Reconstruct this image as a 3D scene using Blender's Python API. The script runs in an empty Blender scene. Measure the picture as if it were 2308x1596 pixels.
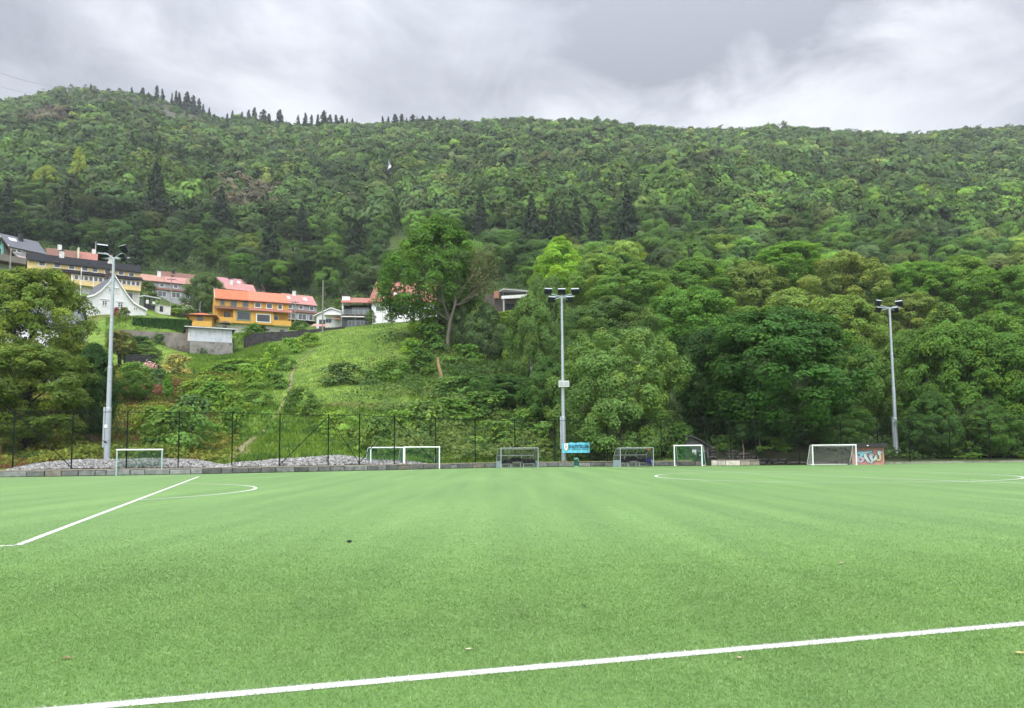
import bpy, math, random
import numpy as np
from mathutils import Matrix, Vector
random.seed(7); RNG = np.random.default_rng(11)
S = bpy.context.scene
COL = S.collection
R = math.radians

# ------------------------------------------------------------------ camera (fitted to the pitch markings)
W, F, CY = 2307.0, 1716.0, 879.3
TH, RO, CH = 8.0972e-2, 8.413e-3, 1.458
fwd = np.array([0, math.cos(TH), math.sin(TH)]); up0 = np.array([0, -math.sin(TH), math.cos(TH)]); r0 = np.array([1.0, 0, 0])
rgt = r0*math.cos(RO) - up0*math.sin(RO); upv = up0*math.cos(RO) + r0*math.sin(RO)
cd = bpy.data.cameras.new('camera'); cam = bpy.data.objects.new('camera', cd); COL.objects.link(cam)
M = Matrix(((rgt[0], upv[0], -fwd[0], 0), (rgt[1], upv[1], -fwd[1], 0), (rgt[2], upv[2], -fwd[2], CH), (0, 0, 0, 1)))
cam.matrix_world = M
cd.sensor_width = 36; cd.lens = 36*F/W; cd.shift_y = (CY-798)/W
cd.clip_start = .1; cd.clip_end = 6000
S.camera = cam

# ------------------------------------------------------------------ light: overcast sky with cloud layers, weak broad sun
SUN_EL, SUN_AZ = 54, 200          # degrees; azimuth clockwise from +Y (sun behind the camera, high)
w = bpy.data.worlds.new('World'); S.world = w; w.use_nodes = True
nt = w.node_tree; nt.nodes.clear()
def N(tree, t, **kw):
    n = tree.nodes.new(t)
    for k, v in kw.items():
        if k in n.inputs: n.inputs[k].default_value = v
        else: setattr(n, k, v)
    return n
def L(tree, a, b): tree.links.new(a, b)
def math_(tree, op, a, b=None, clamp=False):
    n = tree.nodes.new('ShaderNodeMath'); n.operation = op; n.use_clamp = clamp
    for i, x in enumerate((a, b)):
        if x is None: continue
        if isinstance(x, (int, float)): n.inputs[i].default_value = x
        else: L(tree, x, n.inputs[i])
    return n.outputs[0]
def ramp(tree, fac, stops):
    n = tree.nodes.new('ShaderNodeValToRGB'); e = n.color_ramp.elements
    while len(e) < len(stops): e.new(.5)
    for i, (p, c) in enumerate(stops): e[i].position = p; e[i].color = (*c, 1)
    L(tree, fac, n.inputs[0]); return n.outputs[0]
def mixc(tree, fac, a, b, mode='MIX'):
    n = tree.nodes.new('ShaderNodeMix'); n.data_type = 'RGBA'; n.blend_type = mode
    for s, x in ((0, fac), (6, a), (7, b)):
        if isinstance(x, (int, float)): n.inputs[s].default_value = x
        elif isinstance(x, tuple): n.inputs[s].default_value = (*x, 1)
        else: L(tree, x, n.inputs[s])
    return n.outputs[2]
def pixdir(px, py):
    d = fwd + rgt*(px-W/2)/F + upv*(CY-py)/F
    return d/np.linalg.norm(d)
tc = N(nt, 'ShaderNodeTexCoord')
sky = N(nt, 'ShaderNodeTexSky', sky_type='NISHITA', sun_disc=False, sun_elevation=R(SUN_EL), sun_rotation=R(SUN_AZ), air_density=1.0, dust_density=2.0)
sep = N(nt, 'ShaderNodeSeparateXYZ'); L(nt, tc.outputs['Generated'], sep.inputs[0])
mp = N(nt, 'ShaderNodeMapping'); mp.inputs['Scale'].default_value = (1.0, 1.0, 1.75); mp.inputs['Location'].default_value = (3.3, 1.7, .4)
L(nt, tc.outputs['Generated'], mp.inputs[0])
n1 = N(nt, 'ShaderNodeTexNoise', Scale=2.2, Detail=8.0, Roughness=.55, Distortion=.35); L(nt, mp.outputs[0], n1.inputs[0])
n2 = N(nt, 'ShaderNodeTexNoise', Scale=7.0, Detail=6.0, Roughness=.6, Distortion=.5); L(nt, mp.outputs[0], n2.inputs[0])
cl = math_(nt, 'ADD', math_(nt, 'MULTIPLY', math_(nt, 'SUBTRACT', n1.outputs[0], .5), 1.7), math_(nt, 'MULTIPLY', math_(nt, 'SUBTRACT', n2.outputs[0], .5), .8))
cl = math_(nt, 'ADD', cl, .58)
def blob(px, py, rad, amt):
    global cl
    d = pixdir(px, py)
    vm = nt.nodes.new('ShaderNodeVectorMath'); vm.operation = 'DISTANCE'
    sc = nt.nodes.new('ShaderNodeVectorMath'); sc.operation = 'MULTIPLY'; sc.inputs[1].default_value = (.55, .55, 1.25)
    # warp with the noise so the patch has a ragged edge
    wv = nt.nodes.new('ShaderNodeVectorMath'); wv.operation = 'MULTIPLY_ADD'
    L(nt, n2.outputs[1], wv.inputs[0]); wv.inputs[1].default_value = (.12, .12, .12); L(nt, tc.outputs['Generated'], wv.inputs[2])
    L(nt, wv.outputs[0], sc.inputs[0])
    L(nt, sc.outputs[0], vm.inputs[0]); dd = (d + .06)*np.array([.55, .55, 1.25]); vm.inputs[1].default_value = tuple(dd)
    x = math_(nt, 'DIVIDE', vm.outputs[1], rad); x = math_(nt, 'MULTIPLY', x, x)
    g = math_(nt, 'POWER', 2.718, math_(nt, 'MULTIPLY', x, -1.0))
    cl = math_(nt, 'ADD', cl, math_(nt, 'MULTIPLY', g, amt))
blob(1500, 45, .11, -.70); blob(1800, 0, .18, -.60); blob(1050, 215, .06, -.30); blob(2290, 190, .08, -.35)
blob(430, 190, .10, .22); blob(1880, 215, .14, .62); blob(2250, 120, .1, .2); blob(1250, 160, .14, .12); blob(100, 30, .19, -.50); blob(700, 60, .16, -.30)
ccol = ramp(nt, cl, [(.0, (3.9, 4.1, 4.7)), (.3, (5.7, 5.95, 6.6)), (.55, (7.8, 8.05, 8.6)), (.8, (9.2, 9.35, 9.65)), (1.0, (9.9, 10.0, 10.1))])
# brighter overhead and behind the camera, as an overcast sky is
zen = ramp(nt, math_(nt, 'MULTIPLY', sep.outputs[2], 1.0), [(.0, (.86,)*3), (.44, (.92,)*3), (.72, (1.7,)*3), (1.0, (2.3,)*3)])
back = ramp(nt, math_(nt, 'ADD', math_(nt, 'MULTIPLY', sep.outputs[1], .5), .5), [(.0, (2.0,)*3), (.3, (1.9,)*3), (.62, (1.0,)*3)])   # the brighter half of the sky lies behind the camera
zen = mixc(nt, 1.0, zen, back, 'MULTIPLY')
ccol = mixc(nt, 1.0, ccol, zen, 'MULTIPLY')
full = mixc(nt, .93, sky.outputs[0], ccol)
bg = N(nt, 'ShaderNodeBackground', Strength=.09); L(nt, full, bg.inputs[0])
wo = N(nt, 'ShaderNodeOutputWorld'); L(nt, bg.outputs[0], wo.inputs[0])
sl = bpy.data.lights.new('sun', 'SUN'); so = bpy.data.objects.new('sun', sl); COL.objects.link(so)
sl.energy = 1.5; sl.angle = R(40); sl.color = (1, .97, .92)
sd = Vector((math.sin(R(SUN_AZ))*math.cos(R(SUN_EL)), math.cos(R(SUN_AZ))*math.cos(R(SUN_EL)), math.sin(R(SUN_EL))))
so.rotation_euler = sd.to_track_quat('Z', 'Y').to_euler()
S.view_settings.view_transform = 'Standard'; S.view_settings.look = 'None'
S.view_settings.exposure = 0.53; S.view_settings.gamma = 1
S.cycles.use_denoising = True
S.cycles.max_bounces = 6; S.cycles.diffuse_bounces = 3; S.cycles.glossy_bounces = 2; S.cycles.transmission_bounces = 4
S.cycles.transparent_max_bounces = 16; S.cycles.caustics_reflective = False; S.cycles.caustics_refractive = False

# ------------------------------------------------------------------ pixel -> world (2307 px wide copy of the photograph)
def ray(px, py): return fwd + rgt*(px-W/2)/F + upv*(CY-py)/F
def at(px, py, Y):
    d = ray(px, py); return np.array([0, 0, CH]) + d*Y/d[1]
def gnd(px, py, z=0.0):
    d = ray(px, py); return np.array([0, 0, CH]) + d*(z-CH)/d[2]
def tcol(px): 
    d = ray(px, 1000); return d[0]/d[1]
def xy(px, Y): return tcol(px)*Y, Y
def c1(x, y): return x*.17354, 492.1+y*.17354
def c2(x, y): return 343.3+x*.17354, 572.2+y*.17354
def c3(x, y): return 686.6+x*.23554, 600.8+y*.23554

# ------------------------------------------------------------------ terrain height
WALL = [(-67.5, 42.2), (-35.4, 52.9), (-28.6, 55.0), (-21.5, 58.2), (-12.4, 63.7), (-5, 69.3), (-1.7, 71.6), (2.45, 72.8), (9, 73.2), (15.3, 72.8), (22.8, 71.4), (31.5, 72.2), (40.3, 75.5), (50.8, 77.0), (80, 84), (170, 106)]
_wt = np.array([a/b for a, b in WALL]); _wy = np.array([b for a, b in WALL])
def yw(t): return np.interp(t, _wt, _wy)
TER = {
 -300: [(49, 'z', .42), (55, 'z', 1.0), (75, 985), (100, 885), (125, 800), (150, 720), (175, 665), (200, 640), (230, 605), (290, 550)],
 0: [(53, 'z', .42), (57, 'z', .75), (62, 'z', 1.2), (75, 985), (100, 880), (125, 800), (148, 715), (156, 640), (175, 628), (200, 610), (230, 590), (290, 545)],
 150: [(54, 'z', .42), (58, 'z', .75), (63, 'z', 1.2), (75, 985), (95, 900), (110, 845), (125, 790), (145, 720), (158, 664), (185, 635), (205, 620), (235, 600), (290, 560)],
 300: [(56, 'z', .42), (59, 'z', .7), (64, 'z', 1.15), (75, 990), (95, 905), (110, 848), (120, 808), (132, 768), (138, 748), (140, 722), (152, 712), (176, 678), (205, 650), (235, 618), (290, 575)],
 420: [(57, 'z', .42), (60, 'z', .7), (65, 'z', 1.2), (75, 1000), (95, 910), (110, 855), (122, 818), (131, 798), (137, 786), (139, 745), (155, 735), (180, 705), (218, 685), (240, 655), (300, 590)],
 500: [(58, 'z', .42), (62, 'z', .8), (66, 1030), (75, 1000), (95, 905), (110, 850), (122, 815), (131, 805), (138, 790), (141, 756), (152, 752), (165, 748), (195, 715), (222, 690), (245, 655), (300, 595)],
 620: [(61, 'z', .42), (65, 'z', .8), (68, 1028), (80, 975), (95, 905), (110, 845), (125, 795), (138, 770), (142, 752), (155, 748), (170, 745), (205, 715), (225, 690), (250, 660), (300, 605)],
 750: [(63, 'z', .42), (68, 1028), (80, 970), (95, 900), (110, 840), (125, 785), (137, 748), (142, 738), (150, 'z', 26.3), (180, 'z', 30), (215, 'z', 38), (245, 'z', 52), (290, 620)],
 880: [(66, 'z', .42), (71, 1027), (83, 965), (98, 895), (112, 833), (125, 780), (137, 738), (144, 728), (152, 'z', 27), (172, 'z', 30), (205, 'z', 40), (245, 'z', 56), (300, 605)],
 1000: [(70, 'z', .42), (74, 1030), (85, 975), (100, 900), (115, 828), (126, 775), (138, 738), (146, 724), (152, 'z', 28), (168, 'z', 31), (205, 'z', 44), (245, 'z', 60), (300, 595)],
 1150: [(72, 'z', .42), (76, 1030), (90, 962), (105, 890), (120, 825), (140, 745), (160, 705), (200, 660), (250, 620), (300, 580)],
 1300: [(73, 'z', .42), (78, 1030), (86, 1000), (100, 935), (120, 850), (140, 780), (170, 710), (210, 650), (260, 605), (320, 555)],
 1550: [(73, 'z', .42), (77, 'z', 1.2), (85, 1000), (100, 940), (120, 865), (150, 780), (190, 700), (240, 630), (300, 565)],
 1800: [(71, 'z', .05), (74, 'z', .9), (80, 'z', 2.5), (100, 955), (120, 890), (150, 800), (200, 700), (250, 630), (300, 580)],
 2050: [(76, 'z', .1), (82, 'z', .5), (95, 985), (120, 900), (150, 820), (200, 710), (250, 640), (320, 570)],
 2307: [(78, 'z', .1), (84, 'z', .7), (95, 985), (120, 905), (150, 825), (200, 720), (260, 640), (340, 560)],
 2700: [(82, 'z', .1), (88, 'z', .7), (100, 985), (120, 915), (150, 835), (200, 730), (260, 650), (340, 570)],
}
_cp = sorted(TER); _ct = np.array([tcol(p) for p in _cp]); _cd = []
for p in _cp:
    Y = []; Z = []
    for a in TER[p]:
        Y.append(a[0]); Z.append(a[2] if a[1] == 'z' else at(p, a[1], a[0])[2])
    _cd.append((np.array(Y, float), np.array(Z)))
RIDGE = [(-400, 280), (-150, 262), (0, 238), (60, 222), (110, 209), (180, 203), (240, 207), (300, 218), (360, 236), (430, 252), (480, 272), (540, 284), (620, 292), (720, 296), (860, 292), (1000, 290), (1150, 286), (1300, 282), (1380, 286), (1460, 300), (1560, 308), (1680, 307), (1780, 301), (1880, 304), (2000, 312), (2130, 314), (2230, 306), (2307, 302), (2700, 300)]
YR = 750.0
_rt = np.array([tcol(p) for p, _ in RIDGE]); _rz = np.array([at(p, y, YR)[2] for p, y in RIDGE])
def bump(x, y):
    return (np.sin(x*.071+1.3)*np.sin(y*.053+.4) + .6*np.sin(x*.023-y*.031) + .5*np.sin(x*.13+y*.017)*np.cos(y*.11+2))
def ground(x, y):
    x = np.atleast_1d(np.asarray(x, float)); y = np.maximum(np.atleast_1d(np.asarray(y, float)), 30.)
    t = np.clip(x/y, _ct[0], _ct[-1])
    zs = np.empty((len(_cp), len(x)))
    zr = np.interp(t, _rt, _rz)
    for k, (Y, Z) in enumerate(_cd):
        z = np.interp(y, Y, Z)
        s = np.clip((y-Y[-1])/(YR-Y[-1]), 0, 1)
        zs[k] = z + (zr-Z[-1])*s
    i = np.clip(np.searchsorted(_ct, t)-1, 0, len(_cp)-2)
    f = (t-_ct[i])/(_ct[i+1]-_ct[i]); f = f*f*(3-2*f)
    n = np.arange(len(x))
    z = zs[i, n]*(1-f) + zs[i+1, n]*f
    z = z - np.maximum(y-YR, 0)*.35
    amp = np.interp(y, [60, 80, 140, 260, 420, 700, 750], [0, .22, .2, .6, 4.5, 3.0, .8])
    z = z + amp*bump(x, y)
    px = W/2+F*x/y; bwy = np.interp(px, [1598, 1700, 1760, 1940], [77.0, 76.0, 74.2, 73.6]); on = (px > 1597)*(px < 1938)
    wt = np.interp(px, [1598, 1650, 1700, 1740, 1820, 1940], [1.95, 1.5, .95, .55, .4, .25])
    z = np.where(on*(y < bwy+.45), .03, z); return np.where(on*(y >= bwy+.45)*(y < bwy+6), np.maximum(z, wt), z)
def gz(x, y): return float(ground(x, y)[0])
def hit(px, py, y0=58., y1=780.):
    d = ray(px, py); d = d/d[1]
    Y = np.concatenate([np.arange(y0, 300, .25), np.arange(300, y1, 1.)])
    g = ground(d[0]*Y, Y); below = CH + d[2]*Y <= g
    k = int(np.argmax(below)) if below.any() else len(Y)-1
    return np.array([d[0]*Y[k], Y[k], g[k]])

# ------------------------------------------------------------------ object helpers
def tag(o, label=None, cat=None, group=None, kind=None):
    if label: o['label'] = label
    if cat: o['category'] = cat
    if group: o['group'] = group
    if kind: o['kind'] = kind
    return o
def empty(name, loc, rz=0, label=None, cat=None, group=None):
    o = bpy.data.objects.new(name, None); COL.objects.link(o); o.location = tuple(map(float, loc)); o.rotation_euler = (0, 0, rz)
    o.empty_display_size = .3
    return tag(o, label, cat, group)
def link(name, me, parent=None, loc=None):
    o = bpy.data.objects.new(name, me); COL.objects.link(o)
    if parent is not None: o.parent = parent
    if loc is not None: o.location = tuple(map(float, loc))
    return o
class MB:
    def __init__(s): s.v = []; s.f = []; s.t = []
    def poly(s, pts, tint=None):
        b = len(s.v); s.v += [tuple(map(float, p)) for p in pts]; s.f.append(tuple(range(b, b+len(pts)))); s.t.append(tint)
    def box(s, x0, x1, y0, y1, z0, z1, tint=None):
        b = len(s.v)
        s.v += [(x, y, z) for z in (z0, z1) for y in (y0, y1) for x in (x0, x1)]
        for q in ((0, 2, 3, 1), (4, 5, 7, 6), (0, 1, 5, 4), (2, 6, 7, 3), (0, 4, 6, 2), (1, 3, 7, 5)):
            s.f.append(tuple(b+i for i in q)); s.t.append(tint)
    def prism(s, pts, y0, y1, tint=None):          # polygon in x,z extruded along y
        b = len(s.v); n = len(pts)
        s.v += [(p[0], y0, p[1]) for p in pts] + [(p[0], y1, p[1]) for p in pts]
        s.f.append(tuple(b+i for i in range(n))); s.t.append(tint)
        s.f.append(tuple(b+n+i for i in reversed(range(n)))); s.t.append(tint)
        for i in range(n):
            j = (i+1) % n; s.f.append((b+i, b+n+i, b+n+j, b+j)); s.t.append(tint)
    def tube(s, p, q, a, c=None, n=8, tint=None, caps=True):
        c = a if c is None else c
        p = Vector(tuple(map(float, p))); q = Vector(tuple(map(float, q))); d = (q-p)
        if d.length < 1e-6: return
        d.normalize(); x = d.orthogonal().normalized(); y = d.cross(x); b = len(s.v)
        for c0, rr in ((p, a), (q, c)):
            for i in range(n):
                an = 2*math.pi*i/n; s.v.append(tuple(c0 + (x*math.cos(an)+y*math.sin(an))*rr))
        for i in range(n):
            j = (i+1) % n; s.f.append((b+i, b+j, b+n+j, b+n+i)); s.t.append(tint)
        if caps:
            s.f.append(tuple(b+i for i in reversed(range(n)))); s.t.append(tint)
            s.f.append(tuple(b+n+i for i in range(n))); s.t.append(tint)
    def path(s, pts, r, n=6, tint=None):
        for i in range(len(pts)-1):
            ra = r[i] if hasattr(r, '__len__') else r; rb = r[i+1] if hasattr(r, '__len__') else r
            s.tube(pts[i], pts[i+1], ra, rb, n, tint)
    def lathe(s, prof, n=16, c=(0, 0), tint=None):  # profile (r,z)
        b = len(s.v)
        for r, z in prof:
            for i in range(n):
                an = 2*math.pi*i/n; s.v.append((c[0]+r*math.cos(an), c[1]+r*math.sin(an), z))
        for k in range(len(prof)-1):
            for i in range(n):
                j = (i+1) % n; s.f.append((b+k*n+i, b+k*n+j, b+(k+1)*n+j, b+(k+1)*n+i)); s.t.append(tint)
        s.f.append(tuple(b+i for i in reversed(range(n)))); s.t.append(tint)
        s.f.append(tuple(b+(len(prof)-1)*n+i for i in range(n))); s.t.append(tint)
    def mesh(s, name, m, smooth=False):
        me = bpy.data.meshes.new(name); me.from_pydata(s.v, [], s.f); me.materials.append(m)
        if any(t is not None for t in s.t):
            a = me.attributes.new('tint', 'FLOAT_COLOR', 'FACE')
            a.data.foreach_set('color', np.array([(*(t or (1, 1, 1)), 1) for t in s.t], np.float32).ravel())
        if smooth: me.polygons.foreach_set('use_smooth', [True]*len(me.polygons))
        me.update(); return me
    def build(s, name, m, parent=None, loc=None, smooth=False): return link(name, s.mesh(name, m, smooth), parent, loc)
def np_mesh(name, v, k, m, tint=None):
    """v: (nf*k,3) separate faces of k corners"""
    v = np.ascontiguousarray(v, np.float32).reshape(-1, 3); nv = len(v); nf = nv//k
    me = bpy.data.meshes.new(name); me.vertices.add(nv); me.vertices.foreach_set('co', v.ravel())
    me.loops.add(nv); me.loops.foreach_set('vertex_index', np.arange(nv, dtype=np.int32))
    me.polygons.add(nf); me.polygons.foreach_set('loop_start', np.arange(0, nv, k, dtype=np.int32))
    me.polygons.foreach_set('loop_total', np.full(nf, k, np.int32))
    if tint is not None:
        a = me.attributes.new('tint', 'FLOAT_COLOR', 'FACE')
        c = np.ones((nf, 4), np.float32); c[:, :3] = tint; a.data.foreach_set('color', c.ravel())
    me.materials.append(m); me.update(calc_edges=True); return me
def grid_mesh(name, P, m, col=None, smooth=True):
    """P: (a,b,3)"""
    a, b = P.shape[:2]; me = bpy.data.meshes.new(name); v = np.ascontiguousarray(P.reshape(-1, 3), np.float32)
    i = np.arange(a*b).reshape(a, b); q = np.stack([i[:-1, :-1], i[1:, :-1], i[1:, 1:], i[:-1, 1:]], -1).reshape(-1).astype(np.int32)
    nf = len(q)//4
    me.vertices.add(len(v)); me.vertices.foreach_set('co', v.ravel()); me.loops.add(len(q)); me.loops.foreach_set('vertex_index', q)
    me.polygons.add(nf); me.polygons.foreach_set('loop_start', np.arange(0, nf*4, 4, dtype=np.int32)); me.polygons.foreach_set('loop_total', np.full(nf, 4, np.int32))
    if col is not None:
        at_ = me.attributes.new('tint', 'FLOAT_COLOR', 'POINT'); c = np.ones((len(v), 4), np.float32); c[:, :3] = col.reshape(-1, 3); at_.data.foreach_set('color', c.ravel())
    if smooth: me.polygons.foreach_set('use_smooth', np.ones(nf, bool))
    me.materials.append(m); me.update(calc_edges=True); return me

# ------------------------------------------------------------------ materials
def newmat(name):
    m = bpy.data.materials.new(name); m.use_nodes = True; t = m.node_tree
    return m, t, t.nodes['Principled BSDF'], t.nodes['Material Output']
def plain(name, rgb, rough=.6, amt=.15, scale=2.0, metal=0, bump=0, spec=.4, dirt=None):
    m, t, p, o = newmat(name)
    c = N(t, 'ShaderNodeTexCoord'); n = N(t, 'ShaderNodeTexNoise', Scale=scale, Detail=5.0, Roughness=.65); L(t, c.outputs['Object'], n.inputs[0])
    col = ramp(t, n.outputs[0], [(.3, tuple(x*(1-amt) for x in rgb)), (.7, tuple(min(1, x*(1+amt)) for x in rgb))])
    if dirt:
        n3 = N(t, 'ShaderNodeTexNoise', Scale=dirt[1], Detail=6.0, Roughness=.7); L(t, c.outputs['Object'], n3.inputs[0])
        f = ramp(t, n3.outputs[0], [(.5, (0, 0, 0)), (.62, (1, 1, 1))]); col = mixc(t, f, col, dirt[0])
    L(t, col, p.inputs['Base Color']); p.inputs['Roughness'].default_value = rough; p.inputs['Metallic'].default_value = metal
    p.inputs['Specular IOR Level'].default_value = spec
    if bump:
        b = N(t, 'ShaderNodeBump', Strength=bump, Distance=.05); L(t, n.outputs[0], b.inputs['Height']); L(t, b.outputs[0], p.inputs['Normal'])
    return m
def tinted(name, rough=.7, spec=.3, amt=.2, scale=3.0, bump=0, trans=0.0):
    """colour = face tint x object colour x a little noise"""
    m, t, p, o = newmat(name)
    a = N(t, 'ShaderNodeAttribute', attribute_name='tint'); oi = N(t, 'ShaderNodeObjectInfo')
    col = mixc(t, 1.0, a.outputs['Color'], oi.outputs['Color'], 'MULTIPLY')
    if amt:
        c = N(t, 'ShaderNodeTexCoord'); n = N(t, 'ShaderNodeTexNoise', Scale=scale, Detail=4.0); L(t, c.outputs['Object'], n.inputs[0])
        col = mixc(t, 1.0, col, ramp(t, n.outputs[0], [(.3, (1-amt,)*3), (.7, (1+amt,)*3)]), 'MULTIPLY')
        if bump:
            b = N(t, 'ShaderNodeBump', Strength=bump, Distance=.05); L(t, n.outputs[0], b.inputs['Height']); L(t, b.outputs[0], p.inputs['Normal'])
    L(t, col, p.inputs['Base Color']); p.inputs['Roughness'].default_value = rough; p.inputs['Specular IOR Level'].default_value = spec
    if trans:
        tr = N(t, 'ShaderNodeBsdfTranslucent'); L(t, mixc(t, 1.0, col, (1.2, 1.1, .7), 'MULTIPLY'), tr.inputs[0])
        mx = N(t, 'ShaderNodeMixShader', Fac=trans); L(t, p.outputs[0], mx.inputs[1]); L(t, tr.outputs[0], mx.inputs[2]); L(t, mx.outputs[0], o.inputs[0])
    return m
def siding(name, rgb, pitch=.16, axis='Z', rough=.55):
    m, t, p, o = newmat(name)
    c = N(t, 'ShaderNodeTexCoord'); n = N(t, 'ShaderNodeTexNoise', Scale=1.3, Detail=5.0, Roughness=.7); L(t, c.outputs['Object'], n.inputs[0])
    wv = N(t, 'ShaderNodeTexWave', bands_direction=axis, wave_profile='SAW', Scale=.314/pitch); L(t, c.outputs['Object'], wv.inputs[0])
    col = ramp(t, n.outputs[0], [(.3, tuple(x*.85 for x in rgb)), (.7, tuple(min(1, x*1.08) for x in rgb))])
    col = mixc(t, 1.0, col, ramp(t, wv.outputs[0], [(0, (.72,)*3), (.15, (1,)*3), (1, (1,)*3)]), 'MULTIPLY')
    L(t, col, p.inputs['Base Color']); p.inputs['Roughness'].default_value = rough; p.inputs['Specular IOR Level'].default_value = .3
    b = N(t, 'ShaderNodeBump', Strength=.5, Distance=.02); L(t, wv.outputs[0], b.inputs['Height']); L(t, b.outputs[0], p.inputs['Normal'])
    return m
def tiles(name, rgb, var=.25, px=.3, rough=.55):
    m, t, p, o = newmat(name)
    c = N(t, 'ShaderNodeTexCoord'); n = N(t, 'ShaderNodeTexNoise', Scale=1.1, Detail=6.0, Roughness=.75); L(t, c.outputs['Object'], n.inputs[0])
    wx = N(t, 'ShaderNodeTexWave', bands_direction='X', Scale=.314/px); L(t, c.outputs['Object'], wx.inputs[0])
    col = ramp(t, n.outputs[0], [(.25, tuple(x*(1-var) for x in rgb)), (.75, tuple(min(1, x*(1+var)) for x in rgb))])
    col = mixc(t, 1.0, col, ramp(t, wx.outputs[0], [(0, (.7,)*3), (.5, (1.05,)*3)]), 'MULTIPLY')
    L(t, col, p.inputs['Base Color']); p.inputs['Roughness'].default_value = rough; p.inputs['Specular IOR Level'].default_value = .12
    b = N(t, 'ShaderNodeBump', Strength=.6, Distance=.04); L(t, wx.outputs[0], b.inputs['Height']); L(t, b.outputs[0], p.inputs['Normal'])
    return m
def glassy(name, rgb, alpha, rough=.15):
    m, t, p, o = newmat(name)
    p.inputs['Base Color'].default_value = (*rgb, 1); p.inputs['Roughness'].default_value = rough
    tr = N(t, 'ShaderNodeBsdfTransparent'); tr.inputs[0].default_value = (.93, .95, .93, 1)
    mx = N(t, 'ShaderNodeMixShader', Fac=alpha); L(t, tr.outputs[0], mx.inputs[1]); L(t, p.outputs[0], mx.inputs[2]); L(t, mx.outputs[0], o.inputs[0])
    return m
LEAF = tinted('leaf', .6, .12, 0, trans=.35)
BARK = tinted('bark', .9, .1, .35, 4.0, bump=.6)
TINT = tinted('painted surface', .6, .3, .15, 3.0)
STONE = tinted('stone', .85, .2, .3, 2.5, bump=.7)
WHITE = plain('white paint', (.78, .78, .76), .5, .06, 3)
OFFW = plain('weathered white paint', (.66, .66, .64), .6, .15, 2, dirt=((.45, .44, .4), 3))
GLASS = plain('window glass', (.05, .06, .075), .12, .4, .8, spec=.7)
DGLASS = plain('dark glass', (.025, .03, .035), .1, .4, .8, spec=.6)
GALV = plain('galvanised steel', (.37, .41, .45), .45, .12, 6, metal=.35, spec=.5)
ALU = plain('white aluminium', (.82, .82, .82), .4, .05, 5)
BLACKM = plain('black steel', (.018, .022, .02), .5, .2, 5)
DARK = plain('dark roofing', (.03, .031, .034), .8, .25, 3)
CONC = plain('concrete', (.25, .24, .22), .9, .22, 1.2, bump=.4, dirt=((.13, .125, .11), .9))
# ================================================================== SETTING
def turf_material():
    m, t, p, o = newmat('artificial turf')
    c = N(t, 'ShaderNodeTexCoord')
    def noise(sc, det, ro, vec=None):
        n = N(t, 'ShaderNodeTexNoise', Scale=sc, Detail=det, Roughness=ro); L(t, vec or c.outputs['Object'], n.inputs[0]); return n.outputs[0]
    mp = N(t, 'ShaderNodeMapping'); mp.inputs['Rotation'].default_value = (0, 0, R(18.4)); mp.inputs['Scale'].default_value = (1.0, .06, 1); L(t, c.outputs['Object'], mp.inputs[0])
    big = noise(.09, 3, .5); lane = noise(.9, 3, .55, mp.outputs[0]); mid = noise(2.2, 5, .7); tuft = noise(14, 4, .75); fib = noise(95, 3, .8)
    s = math_(t, 'MULTIPLY', math_(t, 'SUBTRACT', big, .5), .2)
    for n, k in ((lane, .8), (mid, .55), (tuft, .9), (fib, .8)):
        s = math_(t, 'ADD', s, math_(t, 'MULTIPLY', math_(t, 'SUBTRACT', n, .5), k))
    s = math_(t, 'ADD', s, .5)
    col = ramp(t, s, [(.1, (.042, .102, .016)), (.38, (.081, .175, .031)), (.60, (.114, .225, .046)), (.9, (.18, .305, .086))])
    L(t, col, p.inputs['Base Color']); p.inputs['Roughness'].default_value = .55; p.inputs['Specular IOR Level'].default_value = .35
    p.inputs['Sheen Weight'].default_value = .15; p.inputs['Sheen Tint'].default_value = (.75, 1, .65, 1); p.inputs['Sheen Roughness'].default_value = .5
    b = N(t, 'ShaderNodeBump', Strength=.55, Distance=.02); L(t, math_(t, 'ADD', tuft, math_(t, 'MULTIPLY', fib, .6)), b.inputs['Height']); L(t, b.outputs[0], p.inputs['Normal'])
    return m
TURF = turf_material()
ts = np.linspace(-1.55, 1.55, 140); wyl = yw(ts)
P = np.zeros((3, len(ts), 3)); P[0, :, 0] = ts*(wyl+.1); P[0, :, 1] = wyl+.1; P[1, :, 0] = np.linspace(-120, 150, len(ts)); P[1, :, 1] = -5; P[2, :, 0] = np.linspace(-160, 190, len(ts)); P[2, :, 1] = -90
tag(link('turf_pitch', grid_mesh('turf_pitch', P, TURF)), kind='structure')
# far ground sheet under everything, reaching past the ridge
mb = MB(); mb.poly([(-4000, -3000, -.3), (4000, -3000, -.3), (4000, 4000, -.3), (-4000, 4000, -.3)])
tag(mb.build('ground', plain('soil', (.06, .08, .035), .95, .3, .05)), kind='structure')

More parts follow.
